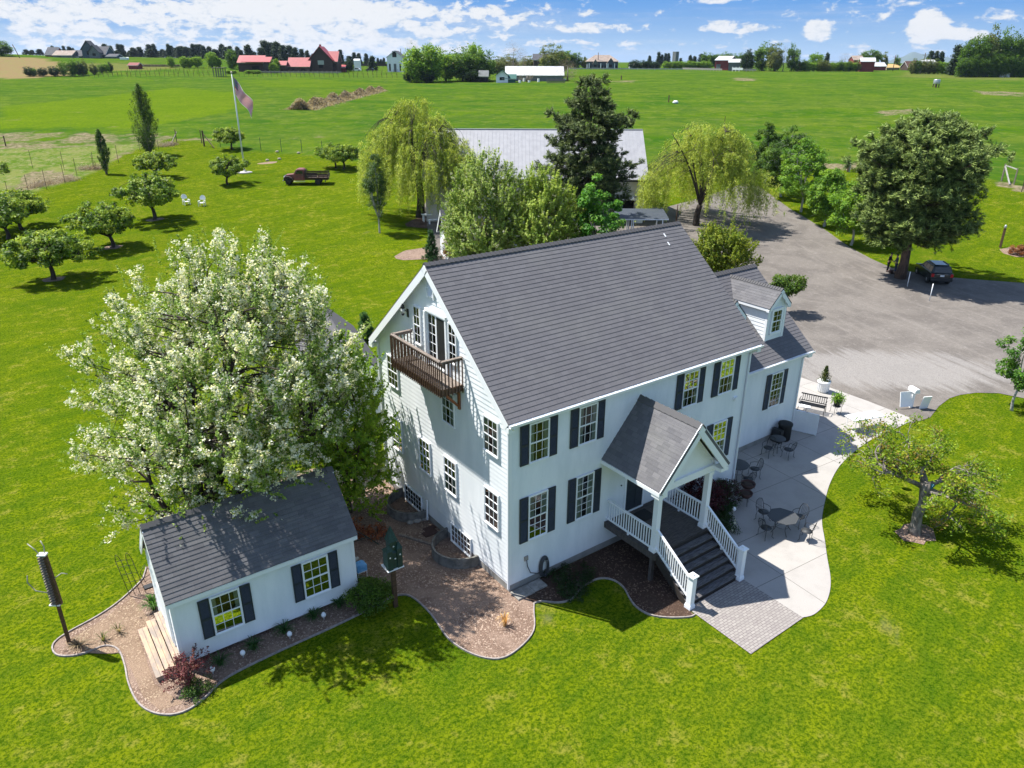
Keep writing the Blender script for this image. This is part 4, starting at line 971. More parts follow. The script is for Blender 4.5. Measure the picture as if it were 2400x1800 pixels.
q = MB(); q.box(-.95, -.1, -.4, -.03, -.5, 2.6); q.box(-7.9, -7.6, -.4, -.03, -.5, 2.6); q.box(-8.2, -.1, -.5, -.3, 2.6, 2.78)
for i in range(12): q.box(-8.0+i*.66, -7.86+i*.66, -.95, -.03, 2.79, 2.93)
q.build('pergola', 'white_paint', barn, world=False)
# awning / lean-to in front of the barn
ap = at(1556, 570); aw = thing('shade_canopy', 'dark flat canopy on white posts just behind the farmhouse ridge', 'canopy', ap, RZW)
wd = 146*mpp(ap); q = MB(); q.obox((-wd/2+.2, 1.2, 2.75), X_, Vector((0, 1, .12)).normalized(), Vector((0, -.12, 1)).normalized(), wd/2, 1.7, .05); q.build('canopy_roof', 'awning', aw, world=False)
q = MB(); q.box(-wd+.2, .2, -.52, -.42, 2.45, 2.57)
q.build('beam', 'trim_white', aw, world=False)
for x in (-wd+.4, -wd*.55, -wd*.55+.18, -.4):
    for y in (-.46, 2.6): q = MB(); q.box(x-.05, x+.05, y-.05, y+.05, 0, 2.5); q.build('post', 'trim_white', aw, world=False)
# outbuilding hidden in shrubs behind the roof
out = thing('outbuilding', 'small white gabled outbuilding half hidden by shrubs behind the ridge', 'outbuilding', at(1052, 621), RZW+rad(16))
def small_house(par, w_, d_, e_, a_, wm, rm, ov=.3, world=False, trim='trim_white', axis='x'):
    """box of width w_ (local x) and depth d_ (local y), near left corner at the origin"""
    q = MB(); q.box(0, w_, 0, d_, -1.0, e_)
    if axis == 'x': q.prism([(0, e_), (d_, e_), (d_/2, a_)], (0, 0, 0), Y_, Z3, X_, 0, w_)
    else: q.prism([(0, e_), (w_, e_), (w_/2, a_)], (0, 0, 0), X_, Z3, Y_, 0, d_)
    q.build('wall', wm, par, world=False)
    W_, U0 = (w_, d_) if axis == 'x' else (d_, w_)
    A, B = (X_, Y_) if axis == 'x' else (Y_, X_)
    s_ = (a_-e_)/(U0/2); l_ = math.hypot(U0/2+ov, s_*(U0/2+ov)); r_ = MB(); f_ = MB()
    for sg, y0 in ((1, -ov), (-1, U0+ov)):
        U = (B*sg+Z3*s_).normalized(); N = (Z3-B*sg*s_).normalized(); o_ = A*(W_/2)+B*y0+Z3*(e_-s_*ov+.10)
        r_.obox(o_+U*l_/2, U, N, A, l_/2, .05, W_/2+ov)
        for g in (-1, 1): f_.obox(o_+U*l_/2+A*g*(W_/2+ov-.02)-N*.13, U, N, A, l_/2, .08, .022)
        f_.obox(o_-N*.10+U*.02, U, N, A, .03, .08, W_/2+ov-.05)
    r_.build('roof', rm, par, world=False); f_.build('fascia', trim, par, world=False)
small_house(out, 7.5, 4.0, 2.6, 4.7, 'siding', 'darkroof', .3)
q = MB(); q.box(-.03, 0, 1.2, 2.2, 1.0, 2.1); q.build('window', 'trim_white', out, world=False)

bk_ = thing('back_shed', 'low shingled building mostly hidden behind the blossoming pear', 'shed', (0.2, 17.2, 0), rad(-12.6))
small_house(bk_, 3.3, 8.5, 2.35, 3.9, 'siding', 'shingle', .3, axis='y')

q = MB()
for y_ in (4.35, 4.0): q.obox((11.45-.1*(4.35-y_)/.35, y_, rz(y_)+.03), X_, upF, upF.cross(X_), .03, .09, .006)
q.build('roof_flashing', 'trim_white', house)
# ------------------------------------------------------------------ vegetation
def rs(seed): return np.random.default_rng(seed)
def unit(v): return v/np.maximum(np.linalg.norm(v, axis=-1, keepdims=True), 1e-9)
def leaves(C, nrm, L, Wd, col, g, tdir=None, jit=.25):
    """one folded rhombic leaf at each centre"""
    n = len(C); nrm = unit(nrm)
    t_ = g.normal(size=(n, 3)) if tdir is None else tdir+g.normal(size=(n, 3))*jit
    t_ = t_-nrm*np.sum(t_*nrm, 1, keepdims=True); t_ = unit(t_); s_ = np.cross(nrm, t_)
    l = (L*(.7+.6*g.random(n)))[:, None] if np.isscalar(L) else L[:, None]
    w_ = l*Wd
    V = np.empty((n, 4, 3)); V[:, 0] = C-t_*l; V[:, 1] = C+s_*w_-nrm*l*.15; V[:, 2] = C+t_*l; V[:, 3] = C-s_*w_-nrm*l*.15
    cc = np.repeat(np.concatenate([col, np.ones((n, 1))], 1)[:, None, :], 4, 1)
    return V.reshape(-1, 3), np.arange(4*n).reshape(n, 4), cc.reshape(-1, 4)
def pick(g, n, cols, clump=None, jitter=.18):
    cols = np.array([c[:3] for c in cols]); w_ = None
    i = g.integers(0, len(cols), n) if clump is None else np.clip((clump*len(cols)+g.normal(size=n)*.7).astype(int), 0, len(cols)-1)
    return cols[i]*(1+jitter*g.normal(size=(n, 1))).clip(.4, 1.8)
def leafobj(name, parts, m, par, world=False):
    V = np.concatenate([p[0] for p in parts]); C = np.concatenate([p[2] for p in parts]); off = 0; Fs = []
    for p in parts: Fs.append(p[1]+off); off += len(p[0])
    me = np_mesh(name, V, np.concatenate(Fs), {'Col': C}); me.materials.append(MT[m])
    o = bpy.data.objects.new(name, me); COL.objects.link(o); o.parent = par; return o
def curve(p, q, g, sag=0, wob=.08, n=5):
    p, q = np.array(p, float), np.array(q, float); L = np.linalg.norm(q-p); P = []
    off = g.normal(size=3)*wob*L
    for i in range(n+1):
        t_ = i/n; P.append(p+(q-p)*t_+off*math.sin(PI*t_)+np.array([0, 0, sag*L*math.sin(PI*t_)]))
    return P
def broad(par, H, th_, tr, rx, rz_, cz, seed, cols, nclump=60, cr=.7, per=120, ls=.09, lw=.5, bark='bark', nl=6, shell=.5, flat=None, up=.7, upright=0, lobes=.3, extra=None, sq=(1, 1), wsel=None, blossom=None, twigs=.6, fork=1.0, lean=(0, 0), mname='leaf', lift=.0, spiky=0):
    g = rs(seed); lobe = [(unit(g.normal(size=3)), g.uniform(-.2, lobes)) for _ in range(9)]
    def env(d_): return 1+sum(a*max(0, float(d_@v))**3 for v, a in lobe)
    cl = []; tries = 0
    while len(cl) < nclump and tries < nclump*30:
        tries += 1
        d_ = unit(g.normal(size=3)); f_ = (shell+(1-shell)*g.random())**.7*env(d_)
        p = np.array([d_[0]*rx*sq[0]*f_, d_[1]*rx*sq[1]*f_, d_[2]*rz_*f_+cz])
        if flat is not None and p[2] < flat: continue
        if p[2] < th_*.75: continue
        if upright and p[2] > cz: p[:2] *= 1-upright*((p[2]-cz)/max(rz_, .1))**1.5
        if lift: p[2] += lift*(math.hypot(p[0], p[1])/rx)**2
        if any(np.linalg.norm((p-c)/[1, 1, .8]) < cr*.62 for c in cl): continue
        cl.append(p)
    cl = np.array(cl); cl[:, 0] += lean[0]*cl[:, 2]; cl[:, 1] += lean[1]*cl[:, 2]
    # trunk and limbs
    mb = MB(); top = np.array([lean[0]*th_, lean[1]*th_, th_]); tp = curve((0, 0, -.15), top, g, wob=.05, n=5)
    mb.tube(tp, [tr*1.35, tr*1.08]+[tr*(1-.07*i) for i in range(len(tp)-2)], 9)
    limbs = []
    order = np.argsort(np.arctan2(cl[:, 1], cl[:, 0])); tips = cl[order[np.linspace(0, len(cl)-1, nl).astype(int)]]
    far_ = cl[np.argsort(-cl[:, 2])[:max(1, nl//3)]]
    for q in list(tips)+list(far_):
        q = top+(q-top)*.86; c_ = curve(top-np.array([0, 0, .1]), q, g, sag=.10 if fork > 0 else 0, wob=.07, n=7); limbs.append(c_)
        r0 = tr*g.uniform(.45, .68)*fork; mb.tube(c_, [r0*(1-.85*i/7)+.008 for i in range(8)], 7)
    LP = np.concatenate([np.array(c_[2:]) for c_ in limbs])
    for p in cl:
        if g.random() > twigs: continue
        a = LP[np.argmin(np.linalg.norm(LP-p, axis=1)+.25*np.maximum(0, LP[:, 2]-p[2]))]
        c_ = curve(a, p, g, sag=.06, wob=.08, n=3); r0 = tr*.13+.01; mb.tube(c_, [r0, r0*.7, r0*.45, r0*.22], 5, cap=False)
        for _ in range(2):
            e_ = p+g.normal(size=3)*cr*.7*np.array([1, 1, .7]); mb.tube([Vector(p), Vector((p+e_)/2+g.normal(size=3)*.05), Vector(e_)], [r0*.3, r0*.2, r0*.1], 4, cap=False)
    mb.build('trunk', bark, par, world=False)
    parts = []; cen = np.array([lean[0]*cz, lean[1]*cz, cz])
    hN = (cl[:, 2]-cl[:, 2].min())/max(1e-3, np.ptp(cl[:, 2]))
    for j, p in enumerate(cl):
        n = int(per*g.uniform(.6, 1.3)); rr = cr*g.uniform(.7, 1.25)
        d_ = unit(g.normal(size=(n, 3)))*(g.random((n, 1))**.45)*rr; d_[:, 2] *= .72 if not spiky else 1.25
        if spiky:
            k_ = max(2, n//30); ax = unit(g.normal(size=(k_, 3))*.45+np.array([0, 0, 1.0])+unit((p-cen)[None])*.7); ii = g.integers(0, k_, n); tt = g.random(n)
            d_ = ax[ii]*tt[:, None]*rr*1.7+g.normal(size=(n, 3))*.035*(1.4-tt[:, None])*spiky+g.normal(size=(k_, 3))[ii]*rr*.35
        C = p+d_
        nn = unit(d_)*.6+np.array([0, 0, up])+g.normal(size=(n, 3))*.55+unit((p-cen)[None])*.3
        cc = pick(g, n, cols, np.full(n, g.random()*.8+.1))
        parts.append(leaves(C, nn, ls, lw, cc, g))
        if blossom and g.random() < blossom['p']*(blossom.get('f', lambda q: 1)(p)):
            nb_ = int(blossom['n']*g.uniform(.6, 1.4)); k_ = max(1, nb_//9)
            ctr = p+unit(g.normal(size=(k_, 3)))*rr*(.55+.5*g.random((k_, 1)))*np.array([1, 1, .85])+np.array([0, 0, .05])
            if spiky:
                ctr = p+ax[g.integers(0, len(ax), k_)]*(g.random((k_, 1))*rr*1.7)+g.normal(size=(k_, 3))*.05
            q = ctr[g.integers(0, k_, nb_)]+g.normal(size=(nb_, 3))*blossom.get('s', .05)
            parts.append(leaves(q, g.normal(size=(nb_, 3))+np.array([0, 0, .8]), blossom.get('l', .045), .8, pick(g, nb_, blossom['c'], jitter=.08), g))
    leafobj('crown', parts, mname, par)
def pine(par, H, R, zb, tr, seed, cols, nw=15, bark='pinebark', shape=None, tuft=.42, per=70, ls=.17, dens=1.0, var=.52):
    g = rs(seed); mb = MB(); shape = shape or (lambda t_: (1-t_)**.75*(.55+.9*min(1, t_*3.2)) if True else 0)
    tp = [(g.normal()*.05*H/14, g.normal()*.05*H/14, z) for z in np.linspace(-.2, H*.97, 9)]; mb.tube(tp, [tr*(1.25 if i == 0 else 1)*(1-i/9)+.02 for i in range(9)], 9)
    cen = []; 
    for w_ in range(nw):
        t_ = (w_+g.uniform(-.3, .3))/nw; t_ = min(max(t_, 0), .985); z = zb+(H-zb)*t_; r_ = R*shape(t_)*g.uniform(.8, 1.12)
        nb_ = int((5+3*(1-t_))*dens)
        a0 = g.random()*6.28
        for j in range(nb_):
            a = a0+6.283*j/nb_+g.normal()*.25; rr = r_*g.uniform(var, 1.15); e_ = np.array([math.cos(a)*rr, math.sin(a)*rr, z+rr*g.uniform(-.12, .25)+.15*rr*t_])
            c_ = curve((0, 0, z), e_, g, sag=-.05, wob=.04, n=4); b0 = max(.012, tr*.2*(1-t_*.7)); mb.tube(c_, [b0*(1-.2*i) for i in range(5)], 5, cap=False)
            m_ = max(2, int(rr/tuft*1.35))
            for q in range(m_):
                f_ = .30+.72*(q+g.random())/m_; p = np.array([0, 0, z])*(1-f_)+e_*f_; side = np.array([-math.sin(a), math.cos(a), 0])
                p = p+side*g.normal()*rr*.17*f_+np.array([0, 0, g.normal()*.12]); cen.append(p)
                if g.random() < .5: mb.tube([Vector(np.array(c_[2])), Vector(p)], [b0*.35, b0*.15], 4, cap=False)
    mb.build('trunk', bark, par, world=False); cen = np.array(cen+[np.array([0, 0, H-.2])]); parts = []
    for p in cen:
        n = int(per*g.uniform(.7, 1.3)); out_ = unit(np.array([p[0], p[1], 0.001])); k_ = 7
        ax = unit(g.normal(size=(k_, 3))*.75+out_*.6+np.array([0, 0, .75])); ii = g.integers(0, k_, n); tt = g.random(n)**.7
        C = p+ax[ii]*(tt[:, None]*tuft)+g.normal(size=(n, 3))*tuft*.10; nd = unit(ax[ii]+g.normal(size=(n, 3))*.55)
        nn = np.cross(nd, g.normal(size=(n, 3))); nn[:, 2] = np.abs(nn[:, 2])+.2
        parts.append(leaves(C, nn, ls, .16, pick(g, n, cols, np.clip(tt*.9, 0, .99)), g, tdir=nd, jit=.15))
    leafobj('crown', parts, 'needle', par)
def willow(par, H, R, th_, tr, seed, cols, ns=260, drop=(2.5, 6.5), ls=.16, sparse=False):
    g = rs(seed); mb = MB(); top = (g.normal()*.2, g.normal()*.2, th_); mb.tube(curve((0, 0, -.2), top, g, wob=.04), [tr*1.4, tr*1.1, tr, tr*.95, tr*.9, tr*.85], 10); limbs = []
    for i in range(9):
        a = 6.28*i/9+g.normal()*.2; rr = R*g.uniform(.35, .75); e_ = (math.cos(a)*rr, math.sin(a)*rr, H*g.uniform(.78, .96)-rr*.12); c_ = curve(top, e_, g, sag=.12, wob=.05, n=7); limbs.append(c_); r0 = tr*g.uniform(.35, .55)
        mb.tube(c_, [r0*(1-.82*k_/7) for k_ in range(8)], 7)
    LP = np.concatenate([np.array(c_[3:]) for c_ in limbs]); parts = []
    lb = []
    for _ in range(34):
        a = g.random()*6.283; f_ = g.random()**.55; lb.append((math.cos(a)*R*f_*g.uniform(.85, 1.12), math.sin(a)*R*f_*g.uniform(.85, 1.12), H*(1-.52*f_**2.2)*g.uniform(.86, 1.03)))
    for i in range(ns):
        cx, cy, cz_ = lb[g.integers(0, len(lb))]; dx, dy = g.normal(size=2)*R*.15; x, y = cx+dx, cy+dy; f_ = min(1.15, math.hypot(x, y)/R); a = math.atan2(y, x)
        z0 = cz_-.30*(dx*dx+dy*dy)/max(.3, R*.15)+g.normal()*.12
        L = g.uniform(*drop)*(.55+.6*f_); L = min(L, z0-.5*th_*g.uniform(.5, 1.6)); 
        if L < .6: L = .6
        st_ = np.array([x, y, z0]); near = LP[np.argmin(np.linalg.norm(LP-st_, axis=1))]
        if i % 3 == 0: mb.tube(curve(near, st_, g, sag=.15, wob=.05, n=3), [.03, .022, .015, .008], 4, cap=False)
        outd = np.array([math.cos(a), math.sin(a), 0])*g.uniform(.05, .55); n = int(L*(20 if sparse else 38)); tt = g.random(n)
        # the strand arches over and then hangs
        px = st_+outd[None]*(np.sqrt(tt)*min(L, 2.2)*.45)[:, None]; px[:, 2] = z0+.35*np.sin(np.minimum(tt*L, 1.2)*2.6)-tt*L; px += g.normal(size=(n, 3))*[.13, .13, .12]
        sw = math.sin(i*1.7)*.25; px[:, 0] += sw*tt**2
        nn = g.normal(size=(n, 3))+np.array([0, 0, .5]); td = np.tile(np.array([0, 0, -1.0])+outd*.4, (n, 1))
        parts.append(leaves(px, nn, ls, .20, pick(g, n, cols, np.full(n, g.random())), g, tdir=td, jit=.45))
    mb.build('trunk', 'darkbark', par, world=False); leafobj('crown', parts, 'leaf', par)
def poplar(par, H, R, seed, cols, per=90, n_=70, zb=.6):
    g = rs(seed); mb = MB(); mb.tube([(0, 0, -.2), (0, 0, H*.5), (0, 0, H*.95)], [.18, .1, .02], 7); parts = []
    for i in range(n_):
        t_ = (i+g.random())/n_; z = zb+(H-zb)*t_*.93; r_ = R*(math.sin(min(1, t_*1.55+.1)*PI/2)*(1-t_)**.62)*1.25; a = g.random()*6.28; q = g.random()**.5*r_
        b0 = np.array([0, 0, max(.2, z-1.2-q)]); p = np.array([math.cos(a)*q, math.sin(a)*q, z]); mb.tube(curve(b0, p, g, wob=.05, n=3), [.045, .035, .02, .01], 4, cap=False)
        n = int(per*g.uniform(.6, 1.3)); ax = unit(p-b0+np.array([0, 0, .6])); tt = g.random(n); C = p+ax*((tt[:, None]-.4)*1.3*max(.5, R*.55))+g.normal(size=(n, 3))*.13*(1.3-tt[:, None])*R
        parts.append(leaves(C, g.normal(size=(n, 3))+unit(C*[1, 1, 0]+1e-6)*.8+np.array([0, 0, .3]), .085, .6, pick(g, n, cols, np.full(n, g.random())), g))
    mb.build('trunk', 'graybark', par, world=False); leafobj('crown', parts, 'leaf', par)
DKG = [(.030, .075, .008), (.055, .12, .010), (.085, .165, .014), (.12, .20, .02)]
ORC = [(.055, .11, .008), (.12, .21, .014), (.21, .30, .022), (.29, .37, .035)]
BRG = [(.075, .18, .012), (.13, .26, .016), (.19, .32, .024)]
YEL = [(.13, .19, .010), (.20, .26, .015), (.27, .30, .025)]
WIL = [(.17, .25, .03), (.26, .34, .045), (.35, .43, .07), (.42, .48, .11)]
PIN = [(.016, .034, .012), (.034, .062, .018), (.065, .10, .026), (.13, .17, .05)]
FAR = [(.018, .04, .022), (.032, .058, .028), (.05, .08, .036)]
PEAR = [(.10, .18, .025), (.17, .27, .04), (.25, .34, .07)]
WHT = [(.74, .74, .68), (.62, .64, .55), (.80, .80, .76)]

# orchard trees: three shapes, then copies turned and scaled
def tree_at(name, label, u, v, cat='tree', group=None, rz_=0, scale=1):
    p = at(u, v); return thing(name, label, cat, p, rz_, group, scale)
o0 = tree_at('fruit_tree', 'big round orchard tree, nearest at the left edge of the lawn, with a leaning trunk', 125, 655, group='orchard trees on the left lawn')
broad(o0, 4.3, 1.3, .20, 2.9, 1.45, 3.0, 11, ORC, 150, .50, 75, .15, .5, 'darkbark', 8, .35, 1.7, .75, lobes=.55, lift=-.2)
o1 = tree_at('fruit_tree', 'spreading orchard tree with a bare soil ring, second from the front', 262, 580, group='orchard trees on the left lawn')
broad(o1, 4.2, 1.2, .19, 2.6, 1.45, 2.85, 23, ORC, 130, .50, 75, .145, .5, 'darkbark', 8, .35, 1.65, .75, lobes=.6, lift=-.2)
OT = [(362, 515, 1, 1.2, 1.15, 'dense orchard tree standing right beside the white lawn chairs'),
      (368, 418, 0, 2.2, .80, 'small orchard tree in front of the tall poplar'), (535, 432, 1, 3.0, .82, 'small round orchard tree on the lawn left of the old truck'),
      (545, 350, 0, 4.0, .80, 'dark orchard tree just left of the flagpole base'), (786, 393, 1, 5.2, .78, 'left one of the pair of small trees behind the old truck'),
      (806, 396, 0, .4, .78, 'right one of the pair of small trees behind the old truck'), (18, 560, 1, .9, 1.0, 'orchard tree cut by the left edge behind the nearest one'),
      (52, 538, 0, 3.7, .95, 'orchard tree near the left edge, in the shade behind two others'), (-48, 455, 1, 2.7, 1.0, 'tree at the left edge by the pasture fence posts')]
for u, v, k_, r_, s_, lb_ in OT:
    dup((o0, o1)[k_], at(u, v), r_, lb_, 'orchard trees on the left lawn', s_)
# blossoming pear over the cottage
pr = thing('pear_tree', 'large pear tree covered in white blossom leaning over the cottage roof', 'tree', (-9.1, 7.0, 0))
broad(pr, 12, 1.6, .30, 4.75, 5.0, 7.0, 5, PEAR, 450, .56, 235, .052, .5, 'darkbark', 13, .25, 2.2, .6, upright=.45, lobes=.7, spiky=.8,
      blossom=dict(p=.97, n=190, c=[(.66, .68, .60), (.5, .54, .42), (.76, .76, .72)], s=.05, l=.040, f=lambda p: 1.0 if (p[0]*.8-p[1]*.6) < 3.4+.5*p[2]*.3 else .5), twigs=.9, fork=.9, lean=(.31, .05), sq=(1.0, 1.0))
gt = thing('plum_tree', 'bright green upright leafy tree growing between the blossoming pear and the gable', 'tree', (-2.45, 8.3, 0))
broad(gt, 7.6, .6, .12, 1.75, 3.5, 4.1, 6, [(.13, .25, .016), (.20, .33, .02), (.26, .38, .03)], 240, .5, 190, .07, .5, 'bark', 7, .3, None, .6, upright=.3, blossom=dict(p=.45, n=70, c=WHT, s=.05, l=.04), spiky=1.0)
# big willows
w1 = tree_at('willow_tree', 'large weeping willow with a dark bent trunk, left of the barn roof', 985, 508)
hw1 = ztop(w1.location, 236); willow(w1, hw1, 5.9, 4.6, .42, 31, WIL, 820, (2.2, 6.8), ls=.13)
w2 = tree_at('willow_tree', 'weeping willow with a forked trunk beside the gravel drive, right of the barn', 1632, 528)
hw2 = ztop(w2.location, 282); willow(w2, hw2, 6.2, 2.2, .34, 37, WIL, 640, (1.8, 5.2), ls=.13, sparse=False)
# ponderosa pines
p1 = thing('pine_tree', 'tall dark pine rising in front of the grey barn roof', 'tree', dep(1372, 74)); h1 = ztop(p1.location, 186)
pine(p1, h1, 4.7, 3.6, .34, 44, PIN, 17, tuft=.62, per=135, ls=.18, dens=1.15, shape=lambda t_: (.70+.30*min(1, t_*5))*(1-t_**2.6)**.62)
p2 = tree_at('pine_tree', 'broad round crowned pine shading the parked dark car', 2110, 652); h2 = ztop(p2.location, 280)
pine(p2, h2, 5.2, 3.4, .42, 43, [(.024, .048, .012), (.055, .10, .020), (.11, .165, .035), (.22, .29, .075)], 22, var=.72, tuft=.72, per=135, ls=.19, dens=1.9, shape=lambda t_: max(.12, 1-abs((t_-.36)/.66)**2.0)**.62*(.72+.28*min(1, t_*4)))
p2.rotation_euler = (0, 0, 1.0)
# shrub like trees behind the ridge
g1 = thing('flowering_tree', 'broad pale green budding tree behind the ridge, left and taller of two', 'tree', dep(1135, 62)); hh = ztop(g1.location, 352)
broad(g1, hh, .8, .16, 3.4, hh*.48, hh*.48, 51, [(.16, .25, .035), (.25, .35, .06), (.36, .44, .12)], 360, .62, 260, .10, .4, 'bark', 9, .3, 1.0, .6, upright=.15, spiky=1.2, blossom=dict(p=.8, n=55, c=[(.42, .45, .34), (.5, .5, .42)], s=.05, l=.04))
g2 = thing('flowering_tree', 'broad pale green budding tree behind the ridge, right one in front of the pine', 'tree', dep(1268, 61)); hh = ztop(g2.location, 378)
broad(g2, hh, .8, .16, 3.3, hh*.47, hh*.47, 52, [(.16, .25, .03), (.26, .37, .045), (.37, .45, .09)], 330, .62, 260, .10, .4, 'bark', 9, .3, 1.0, .6, upright=.2, spiky=1.2, blossom=dict(p=.6, n=40, c=[(.42, .45, .30), (.5, .5, .40)], s=.05, l=.04))
mp_ = thing('maple_tree', 'bright fresh green young tree just above the ridge of the farmhouse', 'tree', dep(1386, 60)); hh = ztop(mp_.location, 420)
broad(mp_, hh, 1.2, .10, 1.75, hh*.42, hh*.55, 53, [(.05, .17, .012), (.08, .23, .016), (.13, .28, .025)], 110, .5, 130, .12, .6, 'graybark', 6, .3, None, .8, upright=.35)
# tree row right of the drive
ROW = [(1792, 429, 305, 2.0, 'dark green tree at the far end of the row along the drive', DKG), (1830, 461, 312, 2.4, 'dense green tree second from the far end of the drive row', DKG),
       (1877, 497, 322, 2.5, 'green tree with a pale trunk in the middle of the drive row', BRG), (1931, 531, 398, 1.9, 'light green tree with a leaning pale trunk in the drive row', BRG), (1994, 575, 405, 1.9, 'light green tree nearest the people in the drive row', BRG)]
for i, (u, v, vt_, r_, lb_, cs) in enumerate(ROW):
    o_ = tree_at('birch_tree', lb_, u, v, group='tree row along the driveway'); hh = ztop(o_.location, vt_)
    broad(o_, hh, hh*.22, .12, r_, hh*.40, hh*.58, 60+i, cs, 130, .58, 130, .11, .55, 'palebark', 6, .3, None, .75, upright=.35, lobes=.5)
as_ = tree_at('aspen_tree', 'slender young aspen with a pale trunk on the lawn in front of the willow', 890, 546); hh = ztop(as_.location, 362)
broad(as_, hh, hh*.2, .09, 1.25, hh*.40, hh*.60, 70, [(.04, .085, .015), (.06, .12, .02), (.10, .16, .04)], 75, .45, 110, .07, .6, 'palebark', 6, .3, None, .5, upright=.5)
pp = tree_at('poplar_tree', 'tall dark columnar poplar at the corner of the pasture', 352, 362); hh = ztop(pp.location, 200); poplar(pp, hh, 2.3, 71, [(.03, .065, .01), (.055, .11, .016), (.10, .16, .03)], 130, 110)
pp2 = tree_at('poplar_tree', 'thin narrow columnar tree by the pasture fence', 250, 408); hh = ztop(pp2.location, 302); poplar(pp2, hh, 1.0, 72, [(.04, .085, .014), (.07, .13, .02), (.12, .18, .04)], 80, 70)
# upright green shrub behind the wing, small tree beside it
sb_ = thing('shrub', 'large yellow-green upright shrub behind the dormer wing', 'shrub', at(1690, 665)); hh = ztop(sb_.location, 522)
broad(sb_, hh, .5, .12, 2.3, hh*.42, hh*.5, 81, YEL+[(.09, .16, .01)], 150, .55, 260, .09, .45, 'bark', 7, .3, .4, .5, spiky=1.5)
sm = thing('shrub', 'small glossy green tree poking out past the dormers', 'shrub', at(1835, 735)); hh = ztop(sm.location, 640)
broad(sm, hh, 1.2, .08, 1.35, .75, hh-.85, 82, [(.04, .09, .008), (.07, .13, .01), (.10, .16, .015)], 40, .42, 110, .09, .55, 'bark', 5, .3, None, .8)
mr = tree_at('maple_tree', 'young bright green maple at the right edge by the gravel', 2372, 962); hh = ztop(mr.location, 748)
broad(mr, hh, 1.3, .07, 1.55, hh*.36, hh*.58, 83, [(.045, .13, .01), (.075, .18, .014), (.12, .23, .02)], 60, .42, 120, .075, .65, 'palebark', 6, .3, None, .85, upright=.25)
cn = thing('conifer_shrub', 'small dark green conifer at the corner of the white outbuilding', 'shrub', at(1012, 610)); hh = ztop(cn.location, 540); pine(cn, hh, .85, .2, .07, 84, [(.012, .05, .012), (.02, .075, .016), (.035, .10, .02)], 12, tuft=.22, per=80, ls=.07, shape=lambda t_: (1-t_)**.8)
rs_ = thing('shrub', 'rusty orange and green shrub in front of the outbuilding wall', 'shrub', at(1062, 625)); hh = ztop(rs_.location, 536)
broad(rs_, hh, .4, .06, 1.05, hh*.42, hh*.55, 85, [(.30, .09, .02), (.22, .10, .025), (.10, .09, .02), (.05, .07, .015)], 45, .38, 100, .06, .5, 'bark', 6, .3, None, .6)
# gnarled old fruit tree by the patio
og = thing('fruit_tree', 'gnarled sparse old fruit tree with thick pale trunk on the right lawn', 'tree', at(2143, 1250))
def gnarled(par, seed=91):
    g = rs(seed); mb = MB(); th_ = 2.35
    tk = [(0, 0, -.15), (.02, .02, .3), (-.03, .05, .9), (.05, -.02, 1.5), (.10, .06, 2.0), (.16, .10, th_)]
    mb.tube(tk, [.30, .21, .195, .185, .20, .16], 12)
    ends = []
    def grow(p, d_, L, r_, lv):
        n = 5; P = [np.array(p, float)]; d_ = np.array(d_, float)
        for i in range(n):
            d_ = unit(d_+g.normal(size=3)*.22+np.array([0, 0, .04 if lv < 2 else -.04])); P.append(P[-1]+d_*L/n)
        mb.tube(P, [r_*(1-.62*i/n) for i in range(n+1)], 7 if lv < 2 else 5)
        if lv >= 3: ends.extend([P[-1], P[-2], P[-3]]); return
        for i in range((3, 3, 3)[lv]):
            q = P[2+i] if lv else P[1+i+1]; a = unit(d_*.75+g.normal(size=3)*.62); a[2] = abs(a[2])*.55 if g.random() < .8 else a[2]*.5
            grow(q, a, L*g.uniform(.5, .72), r_*.48, lv+1)
        if lv >= 2: ends.extend([P[-1], P[-2]])
        else: grow(P[-1], unit(d_+g.normal(size=3)*.3), L*.6, r_*.36, lv+1)
    R2 = np.array([HR[0], HR[1], 0]); F2 = np.array([HF[0], HF[1], 0])
    for (a, b_, c, L, r_) in ((-1.0, .35, .30, 2.0, .115), (.72, .45, .38, 1.9, .13), (.95, -.28, .12, 1.75, .12), (-.7, .95, .35, 2.2, .11), (.35, .95, .40, 1.9, .11), (.80, -.60, .0, 1.6, .09), (-.12, .4, .75, 1.3, .09)):
        grow((.14, .09, th_-.15-g.random()*.3), unit(R2*a+F2*b_+np.array([0, 0, c])), L, r_, 0)
    mb.build('trunk', 'graybark', par, world=False); parts = []
    for p in ends:
        if g.random() < .58: continue
        n = int(g.uniform(14, 36)); C = p+g.normal(size=(n, 3))*[.16, .16, .12]; parts.append(leaves(C, g.normal(size=(n, 3))*.7+[0, 0, .9], .06, .5, pick(g, n, [(.08, .16, .008), (.18, .24, .012), (.28, .29, .02), (.26, .18, .04)] if g.random() < .3 else [(.10, .19, .010), (.17, .27, .014), (.24, .32, .022)], np.full(n, g.random())), g))
    leafobj('crown', parts, 'leaf', par)
gnarled(og)
